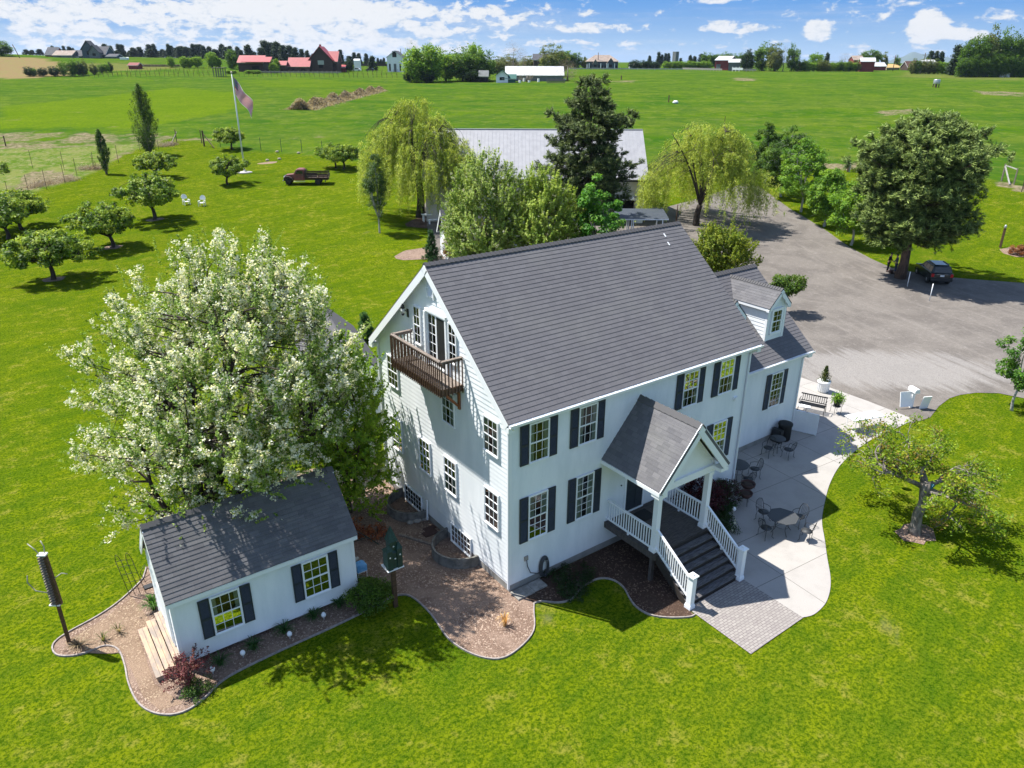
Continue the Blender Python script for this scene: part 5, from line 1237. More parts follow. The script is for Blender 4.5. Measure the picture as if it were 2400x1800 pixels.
# ------------------------------------------------------------------ small plants
def tuft(name, label, loc, r_, h_, seed, cols, n=60, cat='plant', group=None):
    """clump of arching strap leaves"""
    g = rs(seed); o = thing(name, label, cat, loc, 0, group); V = []; F = []; C = []
    for i in range(n):
        a = g.random()*6.28; rr = r_*g.uniform(.5, 1.1); hh = h_*g.uniform(.6, 1.1); w_ = .012+.010*g.random(); d_ = np.array([math.cos(a), math.sin(a), 0]); s_ = np.array([-d_[1], d_[0], 0]); b0 = d_*g.random()*.06; c = pick(g, 1, cols)[0]
        base = len(V); 
        for j in range(5):
            t_ = j/4; p = b0+d_*rr*t_**1.3+np.array([0, 0, hh*math.sin(t_*2.3)/1.0]); ww = w_*(1-t_*.85); V += [p-s_*ww, p+s_*ww]; C += [np.append(c, 1)]*2
        for j in range(4): F.append([base+2*j, base+2*j+1, base+2*j+3, base+2*j+2])
    me = np_mesh(name, np.array(V), np.array(F), {'Col': np.array(C)}); me.materials.append(MT['leaf']); l = bpy.data.objects.new('foliage', me); COL.objects.link(l); l.parent = o; return o
def bush(name, label, loc, rx, h_, seed, cols, nc=30, cr=.2, per=90, ls=.04, cat='shrub', group=None, spiky=0, blossom=None, lw=.55):
    o = thing(name, label, cat, loc, 0, group); broad(o, h_, h_*.15, .03, rx, h_*.45, h_*.5, seed, cols, nc, cr, per, ls, lw, 'bark', 5, .3, .05, .6, spiky=spiky, blossom=blossom, twigs=.4); return o
for i, (x, y) in enumerate([(-9.6, 2.55), (-8.5, 2.6), (-7.4, 2.75), (-6.3, 2.85), (-5.35, 2.9)]):
    tuft('daylily', 'clump of arching green strap leaves under the cottage windows', (x, y, 0), .42, .34, 100+i, [(.03, .085, .02), (.05, .12, .03)], 75, group='lily clumps along the cottage front')
tuft('iris_clump', 'bright green grassy clump beside the cottage steps', (-10.72, 6.6, 0), .42, .5, 110, [(.05, .15, .02), (.09, .2, .03)], 110)
tuft('daylily', 'wispy half dead strap leaves in the chips, nearer the sign post', (-12.45, 5.95, 0), .35, .3, 111, [(.09, .12, .04), (.25, .2, .12)], 22)
tuft('daylily', 'wispy half dead strap leaves in the chips, nearer the steps', (-11.95, 6.1, 0), .35, .3, 112, [(.09, .12, .04), (.25, .2, .12)], 20)
tuft('dry_grass_clump', 'straw coloured dry grass clump in the mulch bed', (-1.15, -1.35, 0), .3, .5, 113, [(.5, .32, .14), (.6, .42, .22)], 40)
tuft('dry_grass_clump', 'dry brown stalks at the foot of the sign post', (-13.15, 6.15, 0), .5, .2, 114, [(.3, .24, .15), (.2, .15, .1)], 50)
bush('burgundy_shrub', 'burgundy leaved shrub at the corner of the cottage steps', (-10.55, 2.35, 0), .55, 1.15, 120, [(.10, .02, .03), (.16, .045, .05), (.22, .07, .07), (.12, .05, .04)], 42, .17, 60, .033, spiky=1.0)
bush('shrub', 'low green groundcover shrub at the front end of the burgundy shrub', (-10.55, 1.85, 0), .5, .35, 121, [(.04, .09, .012), (.07, .13, .02)], 22, .16, 60, .03)
bush('shrub', 'rounded green shrub at the birdhouse post beside the cottage corner', (-4.35, 2.5, 0), .85, .85, 122, [(.045, .10, .008), (.075, .15, .012), (.11, .19, .02)], 70, .26, 110, .04)
bush('red_maple_shrub', 'dark red leaved japanese maple behind the porch railing', (9.3, -.75, 0), 1.05, 1.9, 123, [(.035, .008, .012), (.06, .012, .018), (.09, .02, .025)], 75, .28, 110, .045)
bush('shrub', 'green shrub with white flowers in the shaded bed by the patio edge', (9.6, -1.5, 0), .9, .8, 124, [(.02, .05, .012), (.035, .075, .015)], 55, .22, 90, .035, blossom=dict(p=.12, n=14, c=WHT, s=.03, l=.03))
bush('shrub', 'green and reddish mounded shrub at the end of the porch bed', (8.5, -2.3, 0), .75, .6, 125, [(.02, .05, .012), (.04, .07, .015), (.07, .03, .02)], 40, .2, 90, .032)
bush('shrub', 'grey green shrub by the iron table', (11.1, -.3, 0), .7, 1.0, 126, [(.05, .08, .03), (.08, .11, .045)], 40, .22, 90, .035)
bush('shrub', 'dense dark green shrub filling the porch bed beside the stairs railing', (8.6, -1.2, 0), .9, 1.0, 160, [(.02, .05, .012), (.035, .08, .015), (.06, .03, .02)], 60, .25, 90, .035)
bush('shrub', 'low dark green plants along the patio edge of the porch bed', (10.7, -.9, 0), .7, .55, 161, [(.02, .055, .012), (.04, .09, .018)], 36, .2, 90, .03)
bush('shrub', 'dark red and green shrub by the wall between porch and corner', (10.9, .0-.6+1.0-.95, 0), .8, 1.3, 162, [(.04, .01, .014), (.03, .05, .012), (.06, .015, .02)], 50, .25, 90, .04)
bush('shrub', 'dark low groundcover in the bed before the front wall', (2.4, -.75, 0), .95, .28, 127, [(.015, .04, .008), (.03, .06, .012)], 45, .2, 80, .03)
bush('shrub', 'low leafy groundcover at the front wall near the hose', (1.9, -1.3, 0), .6, .2, 128, [(.02, .05, .01), (.035, .07, .015)], 22, .18, 70, .03)
# rhubarb red leaves and dead leaves by the gable
bush('shrub', 'orange brown leafy shrub in the dappled shade by the gable', (-3.2, 6.6, 0), .8, .55, 129, [(.28, .09, .04), (.2, .06, .03), (.34, .14, .06)], 30, .2, 40, .05)
bush('shrub', 'orange brown leafy shrub near the green frame', (-2.3, 6.0, 0), .5, .4, 130, [(.28, .09, .04), (.3, .12, .06)], 16, .16, 35, .05)
bush('evergreen_shrub', 'dark green leafy shrub at the back corner of the gable wall', (-.8, 11.3, 0), .8, 2.2, 131, [(.03, .08, .01), (.05, .11, .014)], 50, .3, 100, .06)
tl = thing('conifer_shrub', 'bright green conifer peeking past the left eave of the farmhouse', 'shrub', at(858, 800)); pine(tl, max(1.5, ztop(tl.location, 738)), .8, .2, .07, 132, [(.02, .07, .012), (.03, .10, .016), (.05, .13, .02)], 12, tuft=.22, per=80, ls=.07, shape=lambda t_: (1-t_)**.8)
for i, (x, y) in enumerate([(-9.9, 2.28), (-8.9, 2.42), (-7.35, 2.38), (-6.05, 2.6)]):
    q = MB(); q.lathe([(.02, 0), (.02, .12), (.06, .13), (.085, .19), (.085, .23), (.05, .29), (.01, .30)], (x, y, 0), 12); o = q.build('garden_light', 'plasticwhite'); tag(o, 'small white globe garden light among the lily clumps', 'garden light', 'globe lights in front of the cottage')
for (x, y) in ((10.4, -1.75), (8.75, -1.75)):
    q = MB(); q.lathe([(.02, 0), (.02, .5), (.07, .52), (.09, .58), (.06, .66), (.01, .67)], (x, y, 0), 12); o = q.build('garden_light', 'plasticwhite'); tag(o, 'white garden globe light in the shaded porch bed', 'garden light', 'globe lights by the porch')

# ------------------------------------------------------------------ garden things near the cottage and gable
q = MB(); sp_ = thing('sign_post', 'leaning dark wooden post carrying a tall signboard of stacked planks', 'sign post', (-13.38, 6.49, 0))
q.bar((-13.38, 6.49, -.1), (-13.38, 6.49, 1.75), .12, .12, up=(0, 1, 0)); q.build('post', 'darkwood', sp_)
q = MB(); q.bar((-13.34, 6.50, 1.6), (-13.38, 6.50, 3.5), .10, .20, up=(HR[0], HR[1], 0)); q.build('board', 'darkwood', sp_)
for i in range(19):
    z = 1.68+i*.098; q = MB(); q.obox((-13.46, 6.52, z), (HR[0], HR[1], .12), (HF[0], HF[1], 0), Z3, .09, .07, .022); q.build('slat', 'graywood', sp_)
q = MB(); q.obox((-13.40, 6.5, 3.56), (HR[0], HR[1], 0), (HF[0], HF[1], 0), Z3, .13, .09, .025); q.obox((-13.46, 6.52, 1.60), (HR[0], HR[1], 0), (HF[0], HF[1], 0), Z3, .17, .05, .02); q.build('cap', 'plasticwhite', sp_)
q = MB()
for pts in ([(-13.45, 6.5, 3.5), (-13.55, 6.6, 3.75), (-13.7, 6.75, 3.95)], [(-13.35, 6.5, 3.5), (-13.3, 6.55, 3.8), (-13.35, 6.6, 4.0)], [(-13.3, 6.45, 2.6), (-13.05, 6.4, 2.75), (-12.9, 6.35, 2.68)], [(-13.5, 6.5, 2.1), (-13.85, 6.75, 2.2), (-14.0, 6.9, 2.5), (-13.95, 6.9, 2.75)]): q.tube(pts, .017, 5)
q.build('branch', 'palebark', sp_)
tr_ = thing('garden_trellis', 'thin black metal arched trellis leaning on the lawn edging', 'trellis', (-10.95, 7.75, 0)); q = MB()
ax = Vector((.5, -.15, 0)); top_ = Vector((-.18, .35, 1.55)); o_ = Vector((-11.25, 7.85, .02))
for a in (0, .33, .66, 1): q.tube([o_+ax*a, o_+ax*a+top_*.9], .011, 5)
q.tube([o_+top_*.9, o_+ax*.08+top_*1.02, o_+ax*.165+top_*1.06, o_+ax*.26+top_*1.02, o_+ax*.33+top_*.9], .011, 5); q.tube([o_+ax*.66+top_*.9, o_+ax*.74+top_*1.02, o_+ax*.83+top_*1.06, o_+ax*.92+top_*1.02, o_+ax+top_*.9], .011, 5)
for t__ in (.15, .35, .55, .75, .9): q.tube([o_+top_*t__, o_+ax+top_*t__], .008, 4)
q.tube([o_, o_+Vector((.55, -.75, 0))], .012, 4); q.tube([o_+ax, o_+ax+Vector((.5, -.6, 0))], .012, 4); q.tube([o_+ax*.5, o_+ax*.5+Vector((.5, -.7, 0))], .012, 4)
q.build('frame', 'black_metal', tr_)
q = MB(); q.tube([(-10.62, 8.3, .05), (-10.72, 8.5, .4), (-10.5, 8.7, .55), (-10.35, 8.5, .3)], .012, 5); q.tube([(-10.8, 8.45, .12), (-10.4, 8.6, .12)], .012, 5); q.box(-10.75, -10.45, 7.9, 8.15, 0, .06); tag(q.build('plant_stand', 'black_metal'), 'small black wire plant stand lying against the cottage wall', 'plant stand')
bh = thing('birdhouse', 'dark green castle shaped birdhouse with a pointed roof on a post', 'birdhouse', (-3.71, 1.77, 0))
q = MB(); q.box(-3.78, -3.64, 1.70, 1.84, -.1, 1.75); q.build('post', 'darkwood', bh)
q = MB(); q.box(-4.02, -3.40, 1.50, 2.04, 1.74, 1.77); q.build('platform', 'plasticwhite', bh)
q = MB(); q.box(-3.95, -3.47, 1.56, 1.98, 1.77, 2.42); q.box(-3.99, -3.80, 1.52, 1.70, 1.77, 2.55); q.box(-3.62, -3.43, 1.52, 1.70, 1.77, 2.55); q.box(-3.84, -3.58, 1.60, 1.90, 2.42, 2.85)
for (x0, x1, y0, y1, z, zz) in ((-3.98, -3.44, 1.53, 2.01, 2.42, 2.62), (-3.88, -3.54, 1.56, 1.94, 2.85, 3.42), (-4.01, -3.78, 1.50, 1.72, 2.55, 2.82), (-3.64, -3.41, 1.50, 1.72, 2.55, 2.82)):
    cx_, cy_ = (x0+x1)/2, (y0+y1)/2; q.add([(x0, y0, z), (x1, y0, z), (x1, y1, z), (x0, y1, z), (cx_, cy_, zz)], [(0, 1, 2, 3), (0, 1, 4), (1, 2, 4), (2, 3, 4), (3, 0, 4)])
q.build('house', 'greenmetal', bh)
q = MB()
for (x, z) in ((-3.9, 2.3), (-3.71, 2.65), (-3.52, 2.3), (-3.71, 2.2)): q.lathe([(.03, 0), (.03, .01)], (x, 1.515 if z < 2.6 else 1.595, z), 8, axis=(0, -1, 0))
q.build('entrance_hole', 'plasticwhite', bh)
q = MB(); jb = thing('water_jug', 'blue plastic jug on a small wire stand by the cottage corner', 'jug', (-3.95, 4.1, 0)); q.prism([(-.2, 0), (.2, 0), (.2, .26), (.12, .34), (-.12, .34), (-.2, .26)], (-3.95, 4.18, .28), X_, Z3, -Y_, 0, .3); q.lathe([(.05, 0), (.05, .05)], (-3.95, 4.03, .62), 10); q.build('body', 'bluetub', jb, bevel=.03)
q = MB(); [q.bar((x, y, 0), (x, y, .28), .02, .02) for x in (-4.12, -3.78) for y in (3.9, 4.16)]; q.box(-4.14, -3.76, 3.88, 4.18, .26, .28); q.build('stand', 'plasticwhite', jb)
q = MB(); sf = thing('sawhorse', 'light green folding metal frame standing in the mulch', 'frame', (-3.2, 5.6, 0))
q.tube([(-3.65, 5.5, 0), (-3.25, 5.9, .75), (-2.5, 5.45, 0)], .02, 6); q.tube([(-3.25, 5.9, .75), (-3.6, 6.3, 0)], .02, 6); q.tube([(-3.45, 5.7, .38), (-2.9, 5.68, .38)], .016, 6); q.build('frame', 'greenmetal', sf)
q = MB(); q.tube([(-4.45, 4.75, .15), (-3.65, 4.95, .15)], .07, 8); tag(q.build('log', 'palebark'), 'pale round log beside the orange canister', 'log')
q = MB(); q.lathe([(.12, 0), (.14, .1), (.12, .22), (.05, .26)], (-4.5, 4.55, 0), 10); tag(q.build('canister', 'orange'), 'small orange canister at the cottage corner', 'canister')
q = MB(); q.lathe([(.11, 0), (.12, .3), (.05, .38), (.04, .42)], (-4.3, 3.85, 0), 10); tag(q.build('watering_can', 'greenmetal'), 'dark green garden can beside the blue jug', 'can')
for i, (a, b_) in enumerate((((-4.5, 4.35, .06), (-3.9, 3.6, .08)), ((-4.4, 4.1, .05), (-4.15, 3.3, .06)), ((-4.45, 3.2, .05), (-3.75, 3.35, .05)), ((-4.45, 3.6, .05), (-3.9, 3.9, .06)))):
    q = MB(); q.bar(a, b_, .14, .04); tag(q.build('board', 'graywood'), 'weathered board lying in the pile between cottage and shrub', 'board', 'boards in the pile by the cottage')
for i, (x, y, s_) in enumerate([(-.45, 6.0, .22), (-.1, 5.95, .2), (-.75, 6.05, .16), (-4.25, 4.2, .2), (-4.15, 4.6, .16), (-4.35, 3.95, .15)]):
    q = MB(); g_ = rs(300+i); q.lathe([(s_*.6, 0), (s_, s_*.3), (s_*.8, s_*.6), (s_*.2, s_*.75)], (x, y, 0), 7); o = q.build('rock', 'stone'); tag(o, ('flat grey rock at the foot of the far window well' if x > -1 else 'grey rock in the pile by the cottage corner'), 'rock', 'rocks by the window well' if x > -1 else 'rocks in the pile')
q = MB(); q.bar((-1.55, 5.55, .04), (-.78, 4.1, .04), .1, .08); tag(q.build('timber', 'graywood'), 'long weathered timber lying in front of the near window well', 'timber')
q = MB(); q.box(-.75, -.15, 4.75, 5.1, 0, .05); q.box(-.55, -.05, 5.1, 5.35, 0, .05); tag(q.build('paver_slab', 'terracotta'), 'reddish stone slabs beside the near window well', 'slab')
def well(cy, r_, label):
    q = MB(); n = 18; rin = r_-.075; hgt = .46
    for i in range(n):
        a0, a1 = PI/2+PI*i/n, PI/2+PI*(i+1)/n; ex = 1.05
        P = [(math.cos(a0)*r_*ex, cy+math.sin(a0)*r_), (math.cos(a1)*r_*ex, cy+math.sin(a1)*r_), (math.cos(a1)*rin*ex, cy+math.sin(a1)*rin), (math.cos(a0)*rin*ex, cy+math.sin(a0)*rin)]
        q.add([(x, y, -.1) for x, y in P]+[(x, y, hgt) for x, y in P], [(4, 5, 6, 7), (0, 1, 5, 4), (2, 3, 7, 6), (1, 2, 6, 5), (3, 0, 4, 7)])
    o = q.build('window_well', 'wellstone'); tag(o, label, 'window well')
well(3.15, 1.18, 'curved grey block window well nearest the corner on the gable side'); well(7.0, 1.15, 'curved grey block window well further along the gable wall by the tree')
q = MB(); q.box(.0, .75, -.58, -.06, 0, .07); q.box(.77, 1.35, -.55, -.06, 0, .07); tag(q.build('splash_slab', 'stone'), 'pair of grey stone slabs under the corner downspout', 'slab')
hs = thing('garden_hose', 'dark coiled hose hanging on the front wall beside the corner', 'hose', (1.56, -.1, .1)); q = MB()
for k_ in range(7):
    rr, w_ = .46-.018*k_, .22-.016*k_; q.tube([(1.56+math.sin(a)*w_, -.06-.028*(k_ % 4), .52+math.cos(a)*rr) for a in np.linspace(0, 2*PI, 25)], .022, 6, cap=False)
q.build('coil', 'hose', hs); q = MB(); q.tube([(.74, -.07, 1.15), (.76, -.09, .9), (.9, -.1, .55), (1.2, -.1, .38), (1.4, -.1, .35)], .018, 6); q.build('lead', 'hose', hs); q = MB(); q.tube([(1.5, -.02, .75), (1.5, -.16, .82), (1.62, -.16, .82), (1.62, -.02, .75)], .012, 5); q.build('hook', 'steel', hs)
q = MB(); q.box(5.72, 6.5, -.95, -.30, DZ+.001, DZ+.02); tag(q.build('doormat', 'rubber'), 'black doormat in front of the porch door', 'doormat')

# ------------------------------------------------------------------ patio furniture
def iron_chair(p, rz_, label, group=None, m='dark_iron', arms=True):
    o = thing('patio_chair', label, 'chair', p, rz_, group)
    q = MB(); q.lathe([(.22, .43), (.225, .445)], (0, 0, 0), 14); q.build('seat', 'meshtop', o, world=False)
    q = MB(); pts = [(.0-.21, -.17, .44), (-.23, -.25, .70), (-.16, -.29, .90), (0, -.31, .95), (.16, -.29, .90), (.23, -.25, .70), (.21, -.17, .44)]; q.tube(pts, .012, 6)
    for x in (-.13, -.065, 0, .065, .13): q.tube([(x*.8, -.2, .44), (x*1.1, -.27, .70), (x, -.30, .925)], .006, 4)
    q.build('backrest', m, o, world=False)
    for x, y in ((-.19, .17), (.19, .17), (-.19, -.17), (.19, -.17)):
        q = MB(); q.tube([(x, y, .43), (x*1.12, y*1.12, .25), (x*1.05, y*1.05, .08), (x*1.35, y*1.35, .01)], .011, 5); q.build('leg', m, o, world=False)
    if arms:
        for s_ in (-1, 1): q = MB(); q.tube([(s_*.22, -.24, .66), (s_*.27, -.05, .66), (s_*.26, .12, .64), (s_*.22, .18, .44)], .012, 5); q.build('arm', m, o, world=False)
    return o
def iron_table(p, rz_, label, shape='round', r_=.55, h_=.72):
    o = thing('patio_table', label, 'table', p, rz_); q = MB()
    if shape == 'round': q.lathe([(r_, h_), (r_, h_+.015)], (0, 0, 0), 28); q.lathe([(r_+.012, h_-.02), (r_+.015, h_+.01), (r_, h_+.018)], (0, 0, 0), 28)
    else:
        c_ = .28; hx = r_; P = [(-hx+c_, -hx), (hx-c_, -hx), (hx, -hx+c_), (hx, hx-c_), (hx-c_, hx), (-hx+c_, hx), (-hx, hx-c_), (-hx, -hx+c_)]; q.prism(P, (0, 0, h_), X_, Y_, Z3, 0, .014)
        q.tube([(x, y, h_+.01) for x, y in P]+[(P[0][0], P[0][1], h_+.01)], .014, 6)
    q.build('tabletop', 'meshtop', o, world=False)
    for k_ in range(4):
        a = PI/4+k_*PI/2; dx, dy = math.cos(a), math.sin(a); q = MB(); q.tube([(dx*r_*.75, dy*r_*.75, h_), (dx*r_*.55, dy*r_*.55, h_*.6), (dx*r_*.5, dy*r_*.5, h_*.3), (dx*r_*.8, dy*r_*.8, .01)], .013, 5); q.build('leg', 'dark_iron', o, world=False)
    q = MB(); q.tube([(math.cos(a)*r_*.5, math.sin(a)*r_*.5, h_*.42) for a in np.linspace(0, 2*PI, 17)], .008, 4); q.build('stretcher', 'dark_iron', o, world=False)
    return o
FR = 'iron chairs around the octagonal mesh table'
tc_ = Vector((11.35, -3.45, .028)); iron_table(tc_, rad(20), 'octagonal metal mesh patio table half in the sun', 'oct', .56)
for (dx, dy, lb) in ((-.85, .15, 'iron patio chair on the shaded left side of the octagonal table'), (.05, .95, 'iron patio chair on the house side of the octagonal table'), (.3, -.95, 'sunlit iron patio chair on the lawn side of the octagonal table'), (.95, -.15, 'iron patio chair on the far side of the octagonal table, back to the lawn')):
    iron_chair(tc_+Vector((dx, dy, 0)), math.atan2(dy, dx)+PI/2, lb, FR)
tc2 = Vector((13.35, .45, .028)); iron_table(tc2, 0, 'round dark metal patio table by the house wall', 'round', .52)
for (dx, dy, lb) in ((.75, -.45, 'iron chair right of the round dark table'), (-.25, -.85, 'iron chair on the near side of the round dark table'), (.1, .85, 'iron chair between the round dark table and the wall')):
    iron_chair(tc2+Vector((dx, dy, 0)), math.atan2(dy, dx)+PI/2, lb, 'iron chairs at the round dark table')
tc3 = Vector((17.1, .95, .028)); iron_table(tc3, 0, 'small round bistro table in front of the black bin', 'round', .36)
iron_chair(tc3+Vector((-.75, -.02, 0)), -PI/2+PI, 'bistro chair on the left of the small table, facing the bin', 'bistro chairs near the bin'); iron_chair(tc3+Vector((-.1, -.72, 0)), -PI/2+PI*.5, 'bistro chair in front of the small table near the bin', 'bistro chairs near the bin')
# planters on the shaded patio edge
for (x, y, r_, lb) in ((12.55, -.80, .33, 'large round dark planter bowl on a stand at the bed edge'), (11.85, -1.25, .28, 'round dark pot at the bed edge nearer the steps')):
    o = thing('planter', lb, 'planter', (x, y, .028)); q = MB(); q.lathe([(r_*.55, .35), (r_*.95, .5), (r_, .6), (r_*.9, .6), (r_*.85, .52)], (0, 0, 0), 18); q.build('bowl', 'terracotta', o, world=False); q = MB(); [q.tube([(math.cos(a)*r_*.5, math.sin(a)*r_*.5, .4), (math.cos(a)*r_*.8, math.sin(a)*r_*.8, 0)], .012, 5) for a in (0, 2.1, 4.2)]; q.build('stand', 'dark_iron', o, world=False)
    q = MB(); q.lathe([(r_*.85, .53), (r_*.4, .56), (.01, .57)], (0, 0, 0), 14); q.build('soil', 'soil', o, world=False)
# trash bin, gate
bn = thing('trash_bin', 'black ribbed round trash bin against the wing wall', 'bin', (18.45, 1.5, .028)); q = MB(); q.lathe([(.27, 0), (.29, .05), (.33, .82), (.36, .84), (.36, .9), (.34, .9)], (0, 0, 0), 20)
for k_ in range(20): a = k_*PI/10; q.obox((math.cos(a)*.315, math.sin(a)*.315, .42), (math.cos(a), math.sin(a), 0), (-math.sin(a), math.cos(a), 0), Z3, .01, .015, .36)
q.build('body', 'rubber', bn, world=False); q = MB(); q.lathe([(.37, .9), (.36, .95), (.2, 1.0), (.05, 1.01)], (0, 0, 0), 20); q.build('lid', 'rubber', bn, world=False)
q = MB(); q.box(17.85, 18.1, 1.3, 1.85, .028, .75); tag(q.build('storage_box', 'dark_iron', bevel=.02), 'dark upright box beside the black trash bin', 'box')
gt_ = thing('gate_panel', 'white paneled gate standing open at the end of the wing', 'gate', (19.75, 1.9, .028)); q = MB(); u_ = Vector((.42, -1.05, 0)).normalized(); o_ = Vector((0, 0, .06)); n_ = u_.cross(Z3)
q.obox(o_+u_*.6+Z3*.55, u_, Z3, n_, .6, .52, .02)
for a in (0.03, .6, 1.17): q.obox(o_+u_*a+Z3*.55, u_, Z3, n_, .05, .58, .035)
for z in (.03, 1.08): q.obox(o_+u_*.6+Z3*z, u_, Z3, n_, .62, .05, .036)
q.build('panel', 'white_paint', gt_, world=False)
# sunny end of the patio
bc = thing('patio_bench', 'black cast iron bench with lattice back at the end of the wing', 'bench', (22.6, 2.65, .028), rad(-68)); 
q = MB(); [q.box(-.68, .68, -.22+i*.075, -.17+i*.075, .42, .445) for i in range(6)]; q.build('seat', 'black_metal', bc, world=False)
q = MB(); q.box(-.70, .70, .24, .275, .86, .92); q.box(-.70, .70, .23, .26, .48, .52)
for i in range(12): x = -.62+i*.113; q.tube([(x, .25, .5), (x+.05, .255, .6), (x, .26, .7), (x+.05, .262, .8), (x, .262, .88)], .013, 4); q.tube([(x+.05, .25, .5), (x, .255, .6), (x+.05, .26, .7), (x, .262, .8), (x+.05, .262, .88)], .013, 4)
q.build('backrest', 'black_metal', bc, world=False)
for x in (-.68, .68):
    q = MB(); q.tube([(x, .25, .45), (x, .28, .2), (x, .36, 0)], .02, 5); q.build('leg', 'black_metal', bc, world=False); q = MB(); q.tube([(x, -.2, .44), (x, -.22, .2), (x, -.27, 0)], .02, 5); q.build('leg', 'black_metal', bc, world=False)
    q = MB(); q.tube([(x, .25, .68), (x, -.15, .68), (x, -.24, .62), (x, -.2, .44)], .02, 5); q.build('arm', 'black_metal', bc, world=False)
iron_chair((20.9, 4.3, .028), rad(-100), 'iron chair tucked behind the bench against the wing wall')
ic = iron_chair((23.5, 1.75, .028), rad(60), 'iron chair holding a potted plant, standing by the white folding table')
po = thing('potted_plant', 'leafy green plant in a dark pot standing on the iron chair', 'plant', (23.5, 1.75, .028+.45)); q = MB(); q.lathe([(.14, 0), (.2, .25), (.21, .28)], (0, 0, 0), 14); q.build('pot', 'dark_iron', po, world=False)
gq = rs(7); C = gq.normal(size=(700, 3))*[.16, .16, .14]+[0, 0, .48]; leafobj('foliage', [leaves(C, gq.normal(size=(700, 3))+[0, 0, .8], .05, .5, pick(gq, 700, BRG), gq)], 'leaf', po)
pl = thing('tall_planter', 'tall white ribbed planter with an upright evergreen at the gravel edge', 'planter', (25.6, 3.9, .028)); q = MB(); q.lathe([(.26, 0), (.30, .08), (.33, .55), (.38, .6), (.38, .68), (.32, .68)], (0, 0, 0), 20); [q.obox((math.cos(a)*.325, math.sin(a)*.325, .32), (math.cos(a), math.sin(a), 0), (-math.sin(a), math.cos(a), 0), Z3, .012, .02, .22) for a in np.arange(0, 6.28, .35)]; q.build('pot', 'plasticwhite', pl, world=False)
q = MB(); q.lathe([(.33, .64), (.1, .66)], (0, 0, 0), 14); q.build('soil', 'soil', pl, world=False)
C = np.array([[gq.normal()*.13*(1.2-t_), gq.normal()*.13*(1.2-t_), .66+t_*.95] for t_ in gq.random(1100)]); leafobj('foliage', [leaves(C, gq.normal(size=(1100, 3)), .06, .25, pick(gq, 1100, [(.03, .06, .015), (.05, .09, .02), (.12, .13, .03)]), gq, tdir=np.tile([0, 0, 1.0], (1100, 1)), jit=.5)], 'leaf', pl)
ft = thing('folding_table', 'long white folding table on the sunny end of the patio', 'table', (23.0, -.15, .028), rad(-17)); q = MB(); q.box(-1.0, 1.0, -.38, .38, .70, .745); q.build('tabletop', 'plasticwhite', ft, world=False, bevel=.015)
for x in (-.8, .8): q = MB(); q.tube([(x, -.3, .7), (x, -.32, .02), (x, .32, .02), (x, .3, .7)], .018, 6); q.tube([(x, 0, .7), (x*.5, 0, .68)], .012, 5); q.build('leg', 'plasticwhite', ft, world=False)
iron_chair((22.35, -.62, .028), rad(170), 'iron chair hidden under the near end of the white folding table')
q = MB(); q.box(-.35, .35, -.25, .25, 0, .03); q = q.build('white_mat', 'plasticwhite'); q.location = (22.9, 3.3, .032); q.rotation_euler = (0, 0, rad(-60)); tag(q, 'flat white board lying on the patio behind the bench', 'board')
ws = thing('mailbox_stand', 'white angular panels with a rounded white box at the gravel edge', 'mailbox', (27.6, -.35, 0), rad(-25)); q = MB(); q.obox((-.35, .1, .55), (1, 0, 0), (0, .25, 1), (0, 1, -.25), .38, .42, .02); q.obox((.62, -.25, .4), (1, 0, 0), (0, -.2, 1), (0, 1, .2), .26, .42, .02); q.build('panel', 'plasticwhite', ws, world=False)
q = MB(); q.prism([(-.16, 0), (.16, 0), (.16, .16), (.10, .26), (-.10, .26), (-.16, .16)], (.05, .45, .95), X_, Z3, -Y_, 0, .62); q.build('box', 'plasticwhite', ws, world=False, bevel=.03); q = MB(); q.box(-.04, .14, .05, .2, 0, .95); q.build('post', 'plasticwhite', ws, world=False)
q = MB(); bl = thing('hanging_bell', 'small brass coloured bell feeder hanging below the old fruit tree', 'bell', tuple(at(2088, 1140)+Vector((0, 0, 1.0))))
q.lathe([(.11, 0), (.16, .03), (.15, .22), (.10, .30), (.03, .34)], (0, 0, 0), 14); q.build('bell', 'bell', bl, world=False); q = MB(); q.tube([(0, 0, .32), (0, 0, .5), (.3, -.1, 1.15)], .008, 4); q.build('cord', 'steel', bl, world=False)
oc = og.location; q = MB(); q.box(oc.x+.2, oc.x+.42, oc.y-.1, oc.y+.1, 1.72, 2.15); q.prism([(-.16, 0), (.16, 0), (0, .14)], (oc.x+.31, oc.y+.14, 2.15), X_, Z3, -Y_, 0, .28); tag(q.build('birdhouse', 'tealblue'), 'teal blue birdhouse fixed to the trunk of the old fruit tree', 'birdhouse')
